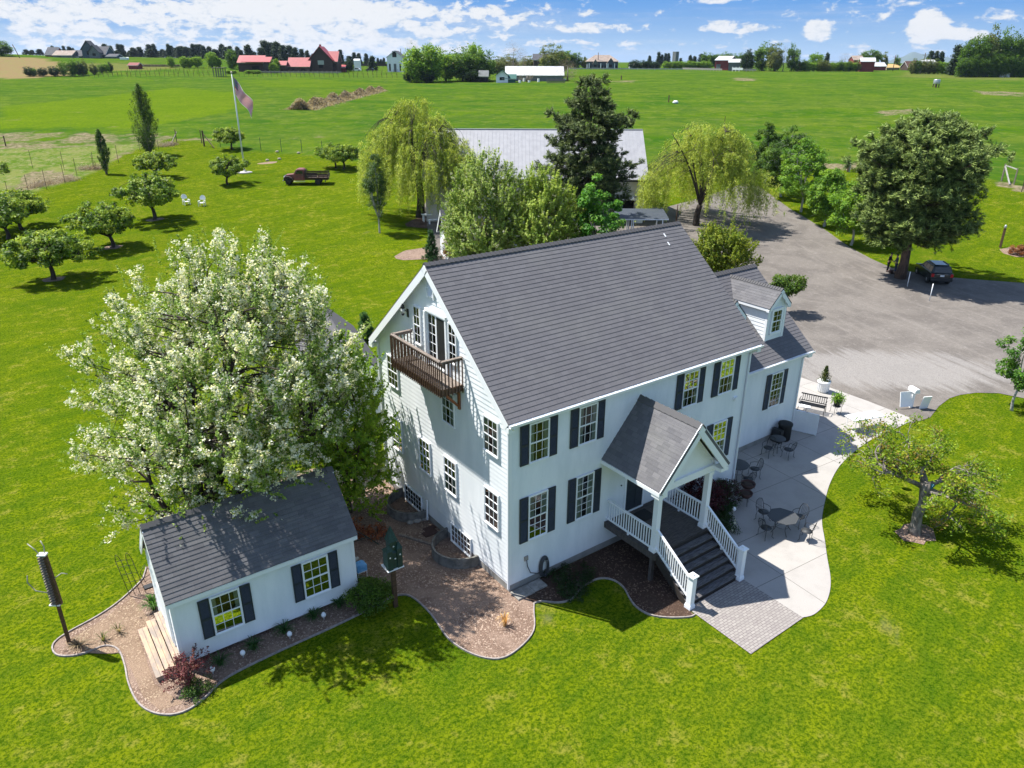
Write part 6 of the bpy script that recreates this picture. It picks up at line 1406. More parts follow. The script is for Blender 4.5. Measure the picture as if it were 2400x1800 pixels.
# ------------------------------------------------------------------ flag, truck, car, people
fp = at(574, 404); fl = thing('flagpole', 'tall white flagpole on the far lawn', 'flagpole', fp); FH = ztop(fp, 172)
q = MB(); q.tube([(0, 0, 0), (0, 0, FH*.5), (0, 0, FH)], [.13, .10, .06], 10); q.build('pole', 'polewhite', fl, world=False); q = MB(); q.lathe([(.02, 0), (.13, .08), (.13, .18), (.03, .27)], (0, 0, FH), 10); q.build('finial', 'cream', fl, world=False)
q = MB(); q.lathe([(1.1, 0), (1.0, .06), (.3, .08), (.2, .25)], (0, 0, 0), 12); q.build('base', 'pale_concrete', fl, world=False)
R3 = Vector((HR[0], HR[1], 0)); F3 = Vector((HF[0], HF[1], 0))
vs, fs, uvs = [], [], []; nx2, ny2 = 26, 14; fly, hoist = 4.6, 2.4
for i in range(nx2+1):
    for j in range(ny2+1):
        a, b_ = (i/nx2)**1.7, j/ny2
        d_ = R3*(a*fly*.47+.14-.18*b_*a)+Z3*(FH-.35-b_*hoist*(1-.12*a)-a*fly*.70+.10*math.sin(a*9+b_*2)*a)+F3*(.42*math.sin(a*8+b_*2.6)*(.25+a)+.12*math.sin(b_*9+a*4)*a)
        vs.append(d_)
for i in range(nx2):
    for j in range(ny2):
        f_ = (i*(ny2+1)+j, (i+1)*(ny2+1)+j, (i+1)*(ny2+1)+j+1, i*(ny2+1)+j+1); fs.append(f_); uvs.append([(i/nx2, j/ny2), ((i+1)/nx2, j/ny2), ((i+1)/nx2, (j+1)/ny2), (i/nx2, (j+1)/ny2)])
mb = MB(); mb.add([v+fp for v in vs], fs, uvs, smooth=True); fo = mb.build('flag', 'flagcloth'); tag(fo, 'american flag with stars and stripes hanging from the flagpole', 'flag')
for i, (u, v) in enumerate([(655, 374), (627, 377), (650, 357), (700, 360)]):
    p = at(u, v); q = MB(); s_ = .28; q.lathe([(s_*.7, 0), (s_, s_*.4), (s_*.7, s_*.9), (s_*.1, s_)], p, 7); tag(q.build('rock', 'beige_stone'), 'pale stone at the lawn edge by the fence behind the truck', 'rock', 'stones along the pasture fence')
def wheel(par, x, y, z, r_, w_, m='rubber', rim='steel', ax=(0, 1, 0)):
    q = MB(); a = Vector(ax); c = Vector((x, y, z))-a*w_/2; q.lathe([(r_*.62, 0), (r_*.93, 0), (r_, w_*.2), (r_, w_*.8), (r_*.93, w_), (r_*.62, w_)], c, 20, axis=ax); wo = q.build('wheel', m, par, world=False)
    q = MB(); q.lathe([(r_*.25, -.015), (r_*.60, w_*.08), (r_*.62, w_*.5), (r_*.60, w_*.92), (r_*.25, w_+.015)], c, 14, axis=ax); q.build('rim', rim, wo, world=False); return wo
tk = at(717, 431); tk = thing('flatbed_truck', 'rusty red antique flatbed truck with black fenders parked on the far lawn', 'truck', tk, RZW+rad(5))
# local: -x is the front
def bxm(par, name, m, boxes, bevel=0, extra=None):
    q = MB(); [q.box(*b_) for b_ in boxes]
    if extra: extra(q)
    return q.build(name, m, par, world=False, bevel=bevel)
q = MB(); q.prism([(-1.35, .55), (.05, .55), (.05, 1.9), (-.12, 2.02), (-.75, 2.04), (-1.02, 1.92), (-1.38, 1.35)], (0, -.82, 0), X_, Z3, Y_, 0, 1.64); q.build('cab', 'truckred', tk, world=False, bevel=.09)
q = MB(); q.prism([(-2.55, .75), (-1.30, .75), (-1.30, 1.38), (-2.35, 1.30), (-2.58, 1.15)], (0, -.48, 0), X_, Z3, Y_, 0, .96); q.build('hood', 'truckred', tk, world=False, bevel=.12)
q = MB(); [q.box(-2.66, -2.60, -.42, .42, .70+i*.09, .75+i*.09) for i in range(5)]; q.box(-2.62, -2.54, -.46, .46, .62, 1.15); q.build('grille', 'chrome', tk, world=False)
q = MB(); q.box(-2.86, -2.76, -.9, .9, .45, .60); q.build('bumper', 'chrome', tk, world=False, bevel=.02)
for s_ in (-1, 1):
    q = MB(); q.prism([(-2.72, .62), (-2.66, .95), (-2.40, 1.12), (-2.0, 1.12), (-1.62, .90), (-1.42, .55), (-1.62, .55), (-1.82, .78), (-2.15, .84), (-2.42, .72), (-2.5, .5)], (0, s_*.46, 0), X_, Z3, Y_*s_, 0, .46); q.build('fender', 'rust', tk, world=False, bevel=.05)
    q = MB(); q.lathe([(.12, 0), (.13, .04), (.10, .08)], (-2.60, s_*.66, 1.0), 12, axis=(-1, 0, 0)); q.build('headlight', 'lamp_glass', tk, world=False)
    q = MB(); q.box(-1.4, .1, s_*.80, s_*1.0, .42, .48); q.build('running_board', 'cream', tk, world=False)
    q = MB(); q.prism([(-1.1, 1.42), (-.12, 1.42), (-.12, 1.82), (-.85, 1.82)], (0, s_*.828, 0), X_, Z3, Y_*s_, 0, .012); q.build('window', 'carglass', tk, world=False)
    q = MB(); q.prism([(-1.22, .62), (-.06, .62), (-.06, 1.38), (-1.22, 1.38)], (0, s_*.826, 0), X_, Z3, Y_*s_, 0, .012); q.build('door', 'truckred', tk, world=False, bevel=.01)
    wheel(tk, -2.12, s_*.76, .40, .40, .2, rim='rust'); wheel(tk, 1.75, s_*.76, .40, .40, .3, rim='rust')
q = MB(); q.add([(-1.41, -.7, 1.36), (-1.41, .7, 1.36), (-1.05, .66, 1.88), (-1.05, -.66, 1.88)], [(0, 1, 2, 3)]); q.box(-1.26, -1.22, -.02, .02, 1.4, 1.85); o_w = q.build('windshield', 'carglass', tk, world=False)
q = MB(); q.box(.1, 3.15, -1.0, 1.0, .86, .96); q.box(-2.3, 3.1, -.4, -.3, .55, .86); q.box(-.2, 3.1, .3, .4, .55, .86); q.box(.1, 3.1, -.35, .35, .7, .86); q.build('flatbed', 'darkwood', tk, world=False)
q = MB()
for z in (1.05, 1.25, 1.45, 1.65): q.box(.12, .16, -1.0, 1.0, z, z+.14)
for y in (-.98, -.3, .3, .94): q.box(.16, .2, y, y+.06, .96, 1.92)
for z in (1.02, 1.22, 1.42): q.box(.2, 1.75, -1.0, -.96, z, z+.16); q.box(.2, 3.1, .96, 1.0, z, z+.16)
for z in (1.02, 1.22): q.box(1.85, 3.12, -1.0, -.96, z, z+.15); q.box(3.1, 3.14, -.98, .98, z, z+.15)
for x in (.25, .95, 1.7, 1.9, 2.5, 3.05): q.box(x, x+.06, -.96, -.92, .9, 1.62 if x < 1.8 else 1.42); q.box(x, x+.06, .92, .96, .9, 1.62)
q.build('stake_side', 'rust', tk, world=False)
q = MB(); q.box(2.7, 2.76, -.95, -.55, .35, .86); q.box(2.7, 2.76, .55, .95, .35, .86); q.build('mud_flap', 'rubber', tk, world=False)
# parked car
c0 = at(2122, 651); cr_p = at(2157, 664)
car = thing('parked_car', 'dark green and black sport utility car parked in the shade of the broad pine', 'car', at(2163, 652), 0)
ca_ = Vector((cr_p.x, cr_p.y, 0)); car.location = (55.95, 12.75, 0); car.rotation_euler = (0, 0, rad(44)); 
# local: +x is the front
q = MB()
prof = [(-2.15, .45), (-2.2, .62), (-2.18, 1.05), (-2.05, 1.12), (1.0, 1.10), (1.95, .98), (2.17, .80), (2.2, .45), (1.95, .30), (-1.95, .30)]
q.prism(prof, (0, -.90, 0), X_, Z3, Y_, 0, 1.80); q.build('body', 'carpaint', car, world=False, bevel=.07)
def loft(q, r0, r1):
    (x0, x1, w0, z0), (x2, x3, w1, z1) = r0, r1
    q.add([(x0, -w0, z0), (x1, -w0, z0), (x1, w0, z0), (x0, w0, z0), (x2, -w1, z1), (x3, -w1, z1), (x3, w1, z1), (x2, w1, z1)], [(0, 3, 2, 1), (4, 5, 6, 7), (0, 1, 5, 4), (1, 2, 6, 5), (2, 3, 7, 6), (3, 0, 4, 7)])
q = MB(); loft(q, (-2.08, 1.0, .84, 1.09), (-1.85, .25, .68, 1.64)); q.build('cabin', 'carpaint', car, world=False, bevel=.06)
q = MB(); loft(q, (-1.78, .18, .64, 1.64), (-1.6, .05, .58, 1.72)); q.build('roof', 'carpaint', car, world=False, bevel=.04)
for s_ in (-1, 1):
    for (a, b_) in ((-1.92, -1.22), (-1.14, -.38), (-.30, .52)):
        q = MB(); n_ = .62; f0, f1 = (a, b_) if b_ < .5 else (a, b_)
        q.add([(a, s_*.853, 1.15), (b_+(.22 if b_ > .5 else 0), s_*.853, 1.15), (b_-(.22 if b_ > .5 else 0), s_*.722, 1.56), (a+(.06 if a < -1.8 else 0), s_*.722, 1.56)], [(0, 1, 2, 3)]); q.build('window', 'carglass', car, world=False)
    for x in (-1.38, 1.38): wheel(car, x, s_*.82, .36, .36, .22)
    q = MB(); q.box(-2.23, -2.12, s_*.66, s_*.88, .78, 1.05); q.build('tail_light', 'taillight', car, world=False, bevel=.01)
    q = MB(); q.box(2.0, 2.18, s_*.55, s_*.85, .72, .9); q.build('headlight', 'lamp_glass', car, world=False, bevel=.02)
    q = MB(); q.box(-1.6, -.1, s_*.56, s_*.60, 1.70, 1.77); q.build('roof_rail', 'black_metal', car, world=False)
    q = MB(); q.box(.55, .72, s_*.88, s_*1.08, 1.08, 1.22); q.build('mirror', 'carpaint', car, world=False, bevel=.02)
q = MB(); q.add([(-2.115, -.70, 1.14), (-2.115, .70, 1.14), (-1.925, .60, 1.56), (-1.925, -.60, 1.56)], [(0, 1, 2, 3)]); q.build('rear_window', 'carglass', car, world=False)
q = MB(); q.add([(.95, -.74, 1.14), (.95, .74, 1.14), (.33, .62, 1.60), (.33, -.62, 1.60)], [(0, 1, 2, 3)]); q.build('windshield', 'carglass', car, world=False)
q = MB(); q.box(-2.29, -2.10, -.88, .88, .40, .66); q.build('bumper', 'dark_iron', car, world=False, bevel=.04)
q = MB(); q.box(-2.225, -2.20, -.16, .16, .82, .95); q.build('license_plate', 'plasticwhite', car, world=False)
q = MB(); q.box(-2.225, -2.195, -.45, -.1, .99, 1.03); q.box(-2.225, -2.195, .1, .45, .99, 1.03); q.build('badge_strip', 'chrome', car, world=False)
for i, (u, v, vt_) in enumerate(((2126, 672, 637), (2178, 706, 665))):
    p = at(u, v); q = MB(); hh = ztop(p, vt_); q.tube([p, p+Z3*hh], .035, 6); tag(q.build('marker_stake', 'plasticwhite'), ('white marker stake between the trunk and the dark car', 'white marker stake behind the rear of the dark car')[i], 'stake')
# people
def skinmesh(name, pts, edges, radii, m, par, sub=1):
    me = bpy.data.meshes.new(name); me.from_pydata(pts, edges, []); o = bpy.data.objects.new(name, me); COL.objects.link(o); me.materials.append(MT[m])
    sk = o.modifiers.new('skin', 'SKIN'); sk.use_smooth_shade = True
    for i, r_ in enumerate(radii): me.skin_vertices[0].data[i].radius = (r_, r_) if not hasattr(r_, '__len__') else r_
    for i in range(len(pts)): me.skin_vertices[0].data[i].use_root = (i == 0)
    ss_m = o.modifiers.new('sub', 'SUBSURF'); ss_m.levels = sub; ss_m.render_levels = sub
    if par: o.parent = par
    return o
def person(p, rz_, label, shirt, trousers, arm_l, arm_r, bend=.0):
    P0 = [(0, 0, .95), (0, 0, 1.12), (0, bend*.4, 1.32), (0, bend*.7, 1.46), (0, bend*.9+.01, 1.54), (0, bend+.03, 1.62), (0, bend+.02, 1.72),
          (.10, 0, .90), (.11, .02, .50), (.11, -.01, .10), (.11, .13, .04), (-.10, 0, .90), (-.12, .0, .50), (-.12, -.03, .10), (-.12, .11, .04)]
    E = [(0, 1), (1, 2), (2, 3), (3, 4), (4, 5), (5, 6), (0, 7), (7, 8), (8, 9), (9, 10), (0, 11), (11, 12), (12, 13), (13, 14)]
    R0 = [(.14, .10), (.13, .09), (.16, .10), (.11, .08), .052, (.080, .095), (.065, .08), .085, .06, .042, .04, .085, .06, .042, .04]
    for s_, (el_, ha) in ((1, arm_l), (-1, arm_r)):
        b0 = len(P0); P0 += [(s_*.19, bend*.6, 1.41), el_, ha]; E += [(3, b0), (b0, b0+1), (b0+1, b0+2)]; R0 += [.055, .042, .028]
        d_ = (Vector(ha)-Vector(el_)).normalized(); sd_ = d_.cross(Vector((0, 0, 1)));
        sd_ = sd_.normalized() if sd_.length > .1 else Vector((0, 1, 0))
        pm = len(P0); P0.append(tuple(Vector(ha)+d_*.07)); E.append((b0+2, pm)); R0.append((.036, .018))
        for k_, L in enumerate((.055, .07, .075, .065)):
            a = Vector(ha)+d_*.10+sd_*(-.027+.018*k_); b_ = a+d_*L*.6; c = b_+(d_*.7-Z3*.5)*L*.5; n0 = len(P0); P0 += [tuple(a), tuple(b_), tuple(c)]; E += [(pm, n0), (n0, n0+1), (n0+1, n0+2)]; R0 += [.009, .008, .007]
        n0 = len(P0); P0 += [tuple(Vector(ha)+d_*.03-sd_*.04), tuple(Vector(ha)+d_*.07-sd_*.055)]; E += [(b0+2, n0), (n0, n0+1)]; R0 += [.011, .009]
    body = skinmesh('person', P0, E, R0, 'skin', None); body.location = p; body.rotation_euler = (0, 0, rz_); tag(body, label, 'person')
    el_, ha = arm_l; el2, ha2 = arm_r
    T = [(0, 0, 1.0), (0, 0, 1.14), (0, bend*.4, 1.32), (0, bend*.7, 1.45), (.19, bend*.6, 1.41), el_, tuple((Vector(el_)*.2+Vector(ha)*.8)), (-.19, bend*.6, 1.41), el2, tuple((Vector(el2)*.2+Vector(ha2)*.8))]
    skinmesh('shirt', T, [(0, 1), (1, 2), (2, 3), (3, 4), (4, 5), (5, 6), (3, 7), (7, 8), (8, 9)], [(.165, .12), (.15, .108), (.175, .118), (.12, .095), .07, .056, .042, .07, .056, .042], shirt, body)
    L = [(0, 0, 1.0), (.10, 0, .88), (.11, .02, .50), (.11, -.01, .11), (-.10, 0, .88), (-.12, 0, .50), (-.12, -.03, .11)]
    skinmesh('trousers', L, [(0, 1), (1, 2), (2, 3), (0, 4), (4, 5), (5, 6)], [(.155, .115), .10, .075, .06, .10, .075, .06], trousers, body)
    q = MB(); q.lathe([(.03, -.02), (.088, .0), (.10, .05), (.085, .11), (.03, .145)], (0, bend+.0, 1.66), 12); q.build('hair', 'hair', body, world=False)
    q = MB(); [q.prism([(-.045, -.1), (.045, -.1), (.05, .12), (.02, .18), (-.02, .18), (-.05, .12)], (x, y, 0), X_, Y_, Z3, 0, .08) for x, y in ((.11, .03), (-.12, .01))]; q.build('shoe', 'black_cloth', body, world=False, bevel=.02)
    q = MB(); [q.lathe([(.011, 0), (.008, .006)], (x, bend+.112, 1.66), 8, axis=(0, 1, 0)) for x in (-.03, .03)]; q.lathe([(.014, 0), (.006, .022)], (0, bend+.115, 1.63), 6, axis=(0, 1, 0)); q.build('face', 'hair', body, world=False)
    return body
pA = at(2079, 637); pB = at(2097, 641)
person(pA, math.atan2(pB.y-pA.y, pB.x-pA.x)-PI/2, 'person in dark clothes bending forward beside the tree trunk', 'black_cloth', 'black_cloth', ((.22, .12, 1.18), (.12, .36, 1.12)), ((-.24, .08, 1.16), (-.16, .3, 1.05)), .10)
person(pB, math.atan2(pA.y-pB.y, pA.x-pB.x)-PI/2, 'person in a grey top and blue jeans next to the trunk', 'grey_cloth', 'jeans', ((.25, .02, 1.16), (.22, .20, .98)), ((-.24, .10, 1.15), (-.12, .32, 1.08)), .04)
for (u, v) in ((2088, 641), (2100, 645), (2107, 640)):
    p = at(u, v); q = MB(); q.lathe([(.16, 0), (.2, .3), (.22, .32), (.15, .34)], p, 10); tag(q.build('flower_pot', 'terracotta'), 'brown pot on the ground by the two people', 'pot', 'pots at the foot of the pine')
# lawn chairs, picnic table, posts
def adirondack(p, rz_, label):
    o = thing('lawn_chair', label, 'chair', p, rz_, 'white lawn chairs'); q = MB(); q.box(-.3, .3, -.25, .3, .36, .42); q.build('seat', 'plasticwhite', o, world=False, bevel=.03)
    q = MB(); n = 14; P = [(math.cos(a)*.34, .75+math.sin(a)*.36) for a in np.linspace(-.5, PI+.5, n)]; q.prism(P, (0, .30, .1), X_, Vector((0, .25, 1)), Vector((0, -1, .25)), 0, .05); q.build('backrest', 'plasticwhite', o, world=False)
    for x in (-.32, .32):
        q = MB(); q.box(x-.05, x+.05, -.28, .3, .58, .62); q.build('arm', 'plasticwhite', o, world=False)
        for y in (-.24, .26): q = MB(); q.box(x-.03, x+.03, y-.03, y+.03, 0, .6); q.build('leg', 'plasticwhite', o, world=False)
adirondack(at(474, 483), RZW, 'white plastic lawn chair with a round back standing in the open'); adirondack(at(438, 480), RZW+.8, 'white lawn chair half hidden behind the orchard tree')
pt = at(1009, 518); pt = thing('garden_table', 'white garden table under the willow beside the outbuilding', 'table', pt, RZW+.35); q = MB(); q.box(-.95, .95, -.35, .35, .72, .8); q.build('tabletop', 'white_paint', pt, world=False)
for x in (-.8, .8):
    for y in (-.25, .25): q = MB(); q.box(x-.05, x+.05, y-.05, y+.05, 0, .72); q.build('leg', 'white_paint', pt, world=False)
pt = at(1019, 524); pt = thing('garden_bench', 'white garden bench in front of the white garden table', 'bench', pt, RZW+.35); q = MB(); q.box(-.75, .75, -.2, .2, .42, .48); q.build('seat', 'white_paint', pt, world=False)
for x in (-.6, .6):
    for y in (-.14, .14): q = MB(); q.box(x-.05, x+.05, y-.04, y+.04, 0, .42); q.build('leg', 'white_paint', pt, world=False)
p = at(1584, 529); q = MB(); q.tube([p, p+Z3*ztop(p, 480)], .06, 7); tag(q.build('yard_post', 'darkwood'), 'thin dark post at the right end of the farmhouse ridge', 'post')
p = at(2344, 580); yp = thing('lamp_post', 'short dark wooden post with a metal lantern on top in a chip bed', 'lamp post', p); hh = ztop(p, 535); q = MB(); q.box(-.09, .09, -.09, .09, -.1, hh); q.build('post', 'darkwood', yp, world=False); q = MB(); q.lathe([(.1, 0), (.14, .1), (.1, .28), (.02, .36)], (0, 0, hh), 8); q.box(.1, .25, -.03, .03, hh-.1, hh+.1); q.build('lantern', 'steel', yp, world=False)
bush('shrub', 'orange brown shrub in the round chip bed at the right edge', at(2384, 598), .9, 1.0, 140, [(.25, .09, .03), (.16, .08, .03), (.32, .12, .05)], 30, .25, 60, .06)
bush('shrub', 'low rusty plant in the chip bed left of the orange shrub', at(2398, 584), .6, .5, 141, [(.25, .09, .03), (.1, .1, .03)], 16, .2, 50, .05)
# white pots by the drive
# fences
def fpost(u, v, vt_, label, group, m='rust', w_=.05, name='fence_post', lean=0):
    p = at(u, v); hh = ztop(p, vt_); q = MB(); q.bar(p-Z3*.1, p+Z3*hh+R3*lean, w_, w_, up=(0, 1, 0)); tag(q.build(name, m), label, 'fence post', group)
GL = 'thin metal posts along the left pasture'
LBL = 'thin rusty metal fence post by the pasture, left of the tall poplar'
for u, v, vt_ in [(20, 458, 424), (69, 458, 409), (110, 445, 397), (153, 430, 384), (182, 418, 371), (77, 394, 352), (151, 399, 355), (223, 400, 356), (220, 398, 363), (226, 398, 377), (278, 381, 340), (329, 357, 327), (372, 350, 328)]: fpost(u, v, vt_, LBL, GL)
GR = 'thin posts of the wire fence behind the truck'
for u, v, vt_ in [(612, 354, 322), (660, 356, 325), (708, 358, 327), (756, 360, 330), (517, 345, 330)]: fpost(u, v, vt_, 'thin green metal post in the wire fence behind the old truck', GR, 'greenmetal', .06)
fpost(14, 343, 318, 'dark wooden fence post at the left edge of the pasture', None, 'darkwood', .18)
fpost(479, 343, 306, 'dark corner post right of the gateway gap in the pasture fence', None, 'darkwood', .22); fpost(473, 336, 304, 'thinner dark post beside the pasture corner post', None, 'darkwood', .12); fpost(415, 337, 303, 'dark post left of the gateway gap in the pasture fence', None, 'darkwood', .12)
def brace(a, b_, m, label): 
    p = at(*a[:2]); p2 = at(*b_[:2]); q = MB(); q.bar(p+Z3*.1, p2+Z3*b_[2], .12, .12); tag(q.build('fence_brace', m), label, 'brace')
brace((400, 342), (418, 336, 1.9), 'graywood', 'pale diagonal brace pole left of the gateway gap'); brace((502, 348), (480, 342, 2.0), 'darkwood', 'dark diagonal brace pole against the pasture corner post')
for u, v, vt_, lb in [(1990, 403, 381, 'pale wooden post in the dry strip behind the drive'), (1986, 403, 382, 'dark wooden post beside the pale one in the dry strip')]: fpost(u, v, vt_, lb, None, 'palebark' if 'pale wooden' in lb else 'darkwood', .16)
fg = thing('fence_gate', 'weathered timber H brace at the corner of the right field fence', 'fence', at(2360, 432)); P1, P2, P3_ = at(2347, 424), at(2366, 434), at(2376, 432)
q = MB(); q.bar(P1, P1+Z3*2.3, .16, .16, up=(0, 1, 0)); q.bar(P3_, P3_+Z3*2.1, .14, .14, up=(0, 1, 0)); q.build('post', 'graywood', fg); q = MB(); q.bar(P1+Z3*2.1, P3_+Z3*1.95, .12, .12); q.bar(P1+Z3*2.0, P2+Z3*.1, .14, .14); q.build('rail', 'palebark', fg)
for i, (u, v, vt_) in enumerate([(2394, 450, 420), (2398, 444, 418), (1880, 398, 376), (1697, 300, 272)]): fpost(u, v, vt_, ['thin metal post at the right edge of the frame, nearer one', 'thin metal post at the right edge of the frame, further one', 'thin metal post among the drive row trees', 'lone thin post in the field above the right willow'][i], None, 'rust', .07)
fpost(1567, 240, 223, 'lone dark post in the field beside the pale rock', None, 'darkwood', .2); fpost(1456, 187, 177, 'small dark post far out in the right field', None, 'darkwood', .3)
p = at(1583, 243); q = MB(); q.lathe([(.5, 0), (.8, .3), (.5, .7), (.1, .8)], p, 8); tag(q.build('rock', 'plasticwhite'), 'pale rock in the right field beside a dark post', 'rock')
# water trough on legs in the field
wt_p = at(2193, 205); wo_ = thing('water_tank', 'round grey metal tank on dark legs in the right field', 'tank', wt_p); hh = ztop(wt_p, 186); q = MB(); q.lathe([(1.0, hh*.42), (1.05, hh*.5), (1.05, hh*.95), (1.0, hh)], (0, 0, 0), 16); q.build('tank', 'steel', wo_, world=False)
for a in (.3, 1.9, 3.4, 5.0): q = MB(); q.bar((math.cos(a)*.9, math.sin(a)*.9, 0), (math.cos(a)*.85, math.sin(a)*.85, hh*.45), .25, .25, up=(0, 1, 0)); q.build('leg', 'darkwood', wo_, world=False)
# brush windrow in the left field
ga, gb = at(700, 258), at(890, 212); g_ = rs(400); n_ = 26000; t_ = g_.random(n_); wdt = 4.2*(1-.35*t_)
ga_, gb_ = np.array(ga), np.array(gb); ax_ = unit((gb_-ga_)[None])[0]; pd = np.array([-ax_[1], ax_[0], 0]); sx_ = g_.normal(size=n_)*.5; hgt = 2.2*np.exp(-(sx_/.62)**2)*(.55+.45*np.sin(t_*37+1)+.2*np.sin(t_*90))*(1-.3*t_)
C = ga_+(gb_-ga_)*t_[:, None]+pd*(sx_*wdt)[:, None]*.8; C[:, 2] = terr(C[:, 0], C[:, 1])+np.maximum(0, hgt)*g_.random(n_)**.5
bw = bpy.data.objects.new('brush_pile', None); bpy.data.objects.remove(bw)
V1, F1, C1 = leaves(C, g_.normal(size=(n_, 3))+[0, 0, 1.0], .38, .22, pick(g_, n_, [(.30, .25, .17), (.20, .16, .11), (.40, .35, .26), (.14, .11, .08)]), g_)
me = np_mesh('brush_pile', V1, F1, {'Col': C1}); me.materials.append(MT['leaf']); o = bpy.data.objects.new('brush_pile', me); COL.objects.link(o); tag(o, 'long heap of pale dry brush across the left field', 'brush pile')
# dry bushes at the pasture fence
for i, (u, v, r_) in enumerate([(160, 424, 1.5), (112, 432, 1.6), (85, 438, 1.4), (205, 397, 1.5), (228, 396, 1.3), (385, 343, 1.6), (402, 340, 1.2)]):
    p = at(u, v); o = thing('dry_bush', 'grey brown dry bush at the pasture fence posts, %s of seven from the left' % ('third', 'second', 'first', 'fourth', 'fifth', 'sixth', 'seventh')[i], 'bush', p, 0, 'dry bushes along the pasture fence'); g2_ = rs(420+i); n2 = 900; C = g2_.normal(size=(n2, 3))*[r_*.45, r_*.45, .28]; C[:, 2] = np.abs(C[:, 2]); 
    leafobj('twigs', [leaves(C, g2_.normal(size=(n2, 3)), .14, .14, pick(g2_, n2, [(.26, .22, .2), (.18, .13, .11), (.32, .28, .24)]), g2_)], 'leaf', o)
# ------------------------------------------------------------------ the far farms and tree lines
def ref_tree(kind, seed):
    o = thing('far_tree', 'reference', 'tree', (0, 0, 0)); g = rs(seed); q = MB(); parts = []
    if kind == 'con':
        q.tube([(0, 0, 0), (0, 0, 9.5)], [.28, .05], 6)
        for i in range(110):
            t_ = g.random()**.9; r_ = 2.6*(1-t_)**.65*g.uniform(.5, 1.05)+.15; a = g.random()*6.28; n = 34; c = np.array([math.cos(a)*r_*.75, math.sin(a)*r_*.75, .3+9.5*t_]); C = c+g.normal(size=(n, 3))*[.40, .40, .34]
            parts.append(leaves(C, g.normal(size=(n, 3))+[0, 0, .6], .36, .4, pick(g, n, FAR, np.full(n, g.random())), g))
    else:
        q.tube([(0, 0, 0), (0, 0, 3), (0, 0, 7)], [.32, .22, .08], 6)
        lob = [(unit(g.normal(size=3)), g.uniform(0, .35)) for _ in range(7)]
        for i in range(150):
            d_ = unit(g.normal(size=3)); f_ = (.5+.5*g.random())*(1+sum(a*max(0, float(d_@v))**3 for v, a in lob)); c = np.array([d_[0]*3.1*f_, d_[1]*3.1*f_, 5.1+d_[2]*4.6*f_])
            if c[2] < .35: continue
            n = 34; C = c+g.normal(size=(n, 3))*[.5, .5, .42]; cs = {'green': [(0.041, 0.095, 0.014), (0.074, 0.155, 0.019), (0.121, 0.216, 0.027)], 'light': [(0.095, 0.203, 0.016), (0.162, 0.284, 0.024), (0.230, 0.351, 0.041)], 'olive': [(0.121, 0.149, 0.041), (0.176, 0.189, 0.068), (0.108, 0.162, 0.041)], 'bare': [(0.216, 0.176, 0.149), (0.162, 0.135, 0.121), (0.270, 0.230, 0.203)], 'red': [(0.216, 0.027, 0.047), (0.297, 0.054, 0.081)], 'dark': [(0.016, 0.041, 0.016), (0.027, 0.057, 0.022)]}[kind]
            if kind == 'bare': n = 14; C = C[:n]
            parts.append(leaves(C, g.normal(size=(n, 3))+[0, 0, .7], .30 if kind != 'bare' else .16, .5 if kind != 'bare' else .18, pick(g, n, cs, np.full(n, g.random())), g))
    q.build('trunk', 'graybark' if kind != 'con' else 'darkbark', o, world=False); leafobj('crown', parts, 'leaf' if kind != 'con' else 'needle', o); return o
REF = {}; USED = set()
for k_, seeds in (('con', (1, 2, 3)), ('green', (4, 5)), ('light', (6, 7)), ('olive', (8,)), ('bare', (9,)), ('red', (10,)), ('dark', (11,))): REF[k_] = [ref_tree(k_, s_+500) for s_ in seeds]
rgf = random.Random(77)
def far_tree(kind, u, vt_, wpx, label, s=None, vb=None, group=None):
    p = at(u, vb) if vb is not None else dep(u, s); hh = max(1.5, ztop(p, vt_)); sw_ = wpx*mpp(p)/((3.9) if kind == 'con' else 6.6)
    i = rgf.randrange(len(REF[kind])); r_ = REF[kind][i]; sc = (sw_, sw_, hh/10.0)
    if (kind, i) not in USED:
        USED.add((kind, i)); r_.location = p; r_.rotation_euler = (0, 0, rgf.random()*6.28); r_.scale = sc; r_['label'] = label
        if group: r_['group'] = group
        o = r_
    else: o = dup(r_, p, rgf.random()*6.28, label, group, sc)
    if not group and 'group' in o: del o['group']
    o.name = {'con': 'far_pine_tree', 'green': 'far_tree', 'light': 'far_tree', 'olive': 'far_tree', 'bare': 'bare_tree', 'red': 'red_leaf_tree', 'dark': 'far_shrub'}[kind]
    return o
GL1 = 'pines along the left skyline'; lb1 = 'dark pine in the row on the skyline between the blue-grey house and the red roofs'
for i, u in enumerate(range(228, 560, 8)):
    uu = u+rgf.uniform(-4, 4); far_tree('con', uu, rgf.choice([104, 108, 112, 116, 119, 110]), rgf.uniform(13, 21), lb1, s=rgf.uniform(560, 680), group=GL1)
for u, v, w_ in ((60, 116, 16), (74, 117, 12), (92, 115, 16)): far_tree('con', u, v, w_, 'lone dark pine on the left skyline near the leaning pole', s=620, group='pines near the leaning pole')
for u, v, w_ in ((124, 108, 12), (134, 111, 10), (150, 108, 10), (163, 109, 13), (172, 113, 10)): far_tree('con', u, v, w_, 'dark pine top showing above the roofs of the red and grey house', s=640, group='pines behind the red and grey house')
for u, v, w_ in ((565, 118, 16), (582, 106, 24), (596, 122, 14), (612, 112, 22), (622, 97, 30), (636, 100, 28), (650, 99, 26), (664, 106, 24), (679, 108, 24), (692, 112, 20), (707, 115, 16), (720, 119, 14), (733, 126, 14), (745, 118, 16)): far_tree('con', u, v, w_, 'tall dark pine in the clump behind the red roofed barns', s=520+rgf.uniform(-30, 50), group='pines behind the red roofed barns')
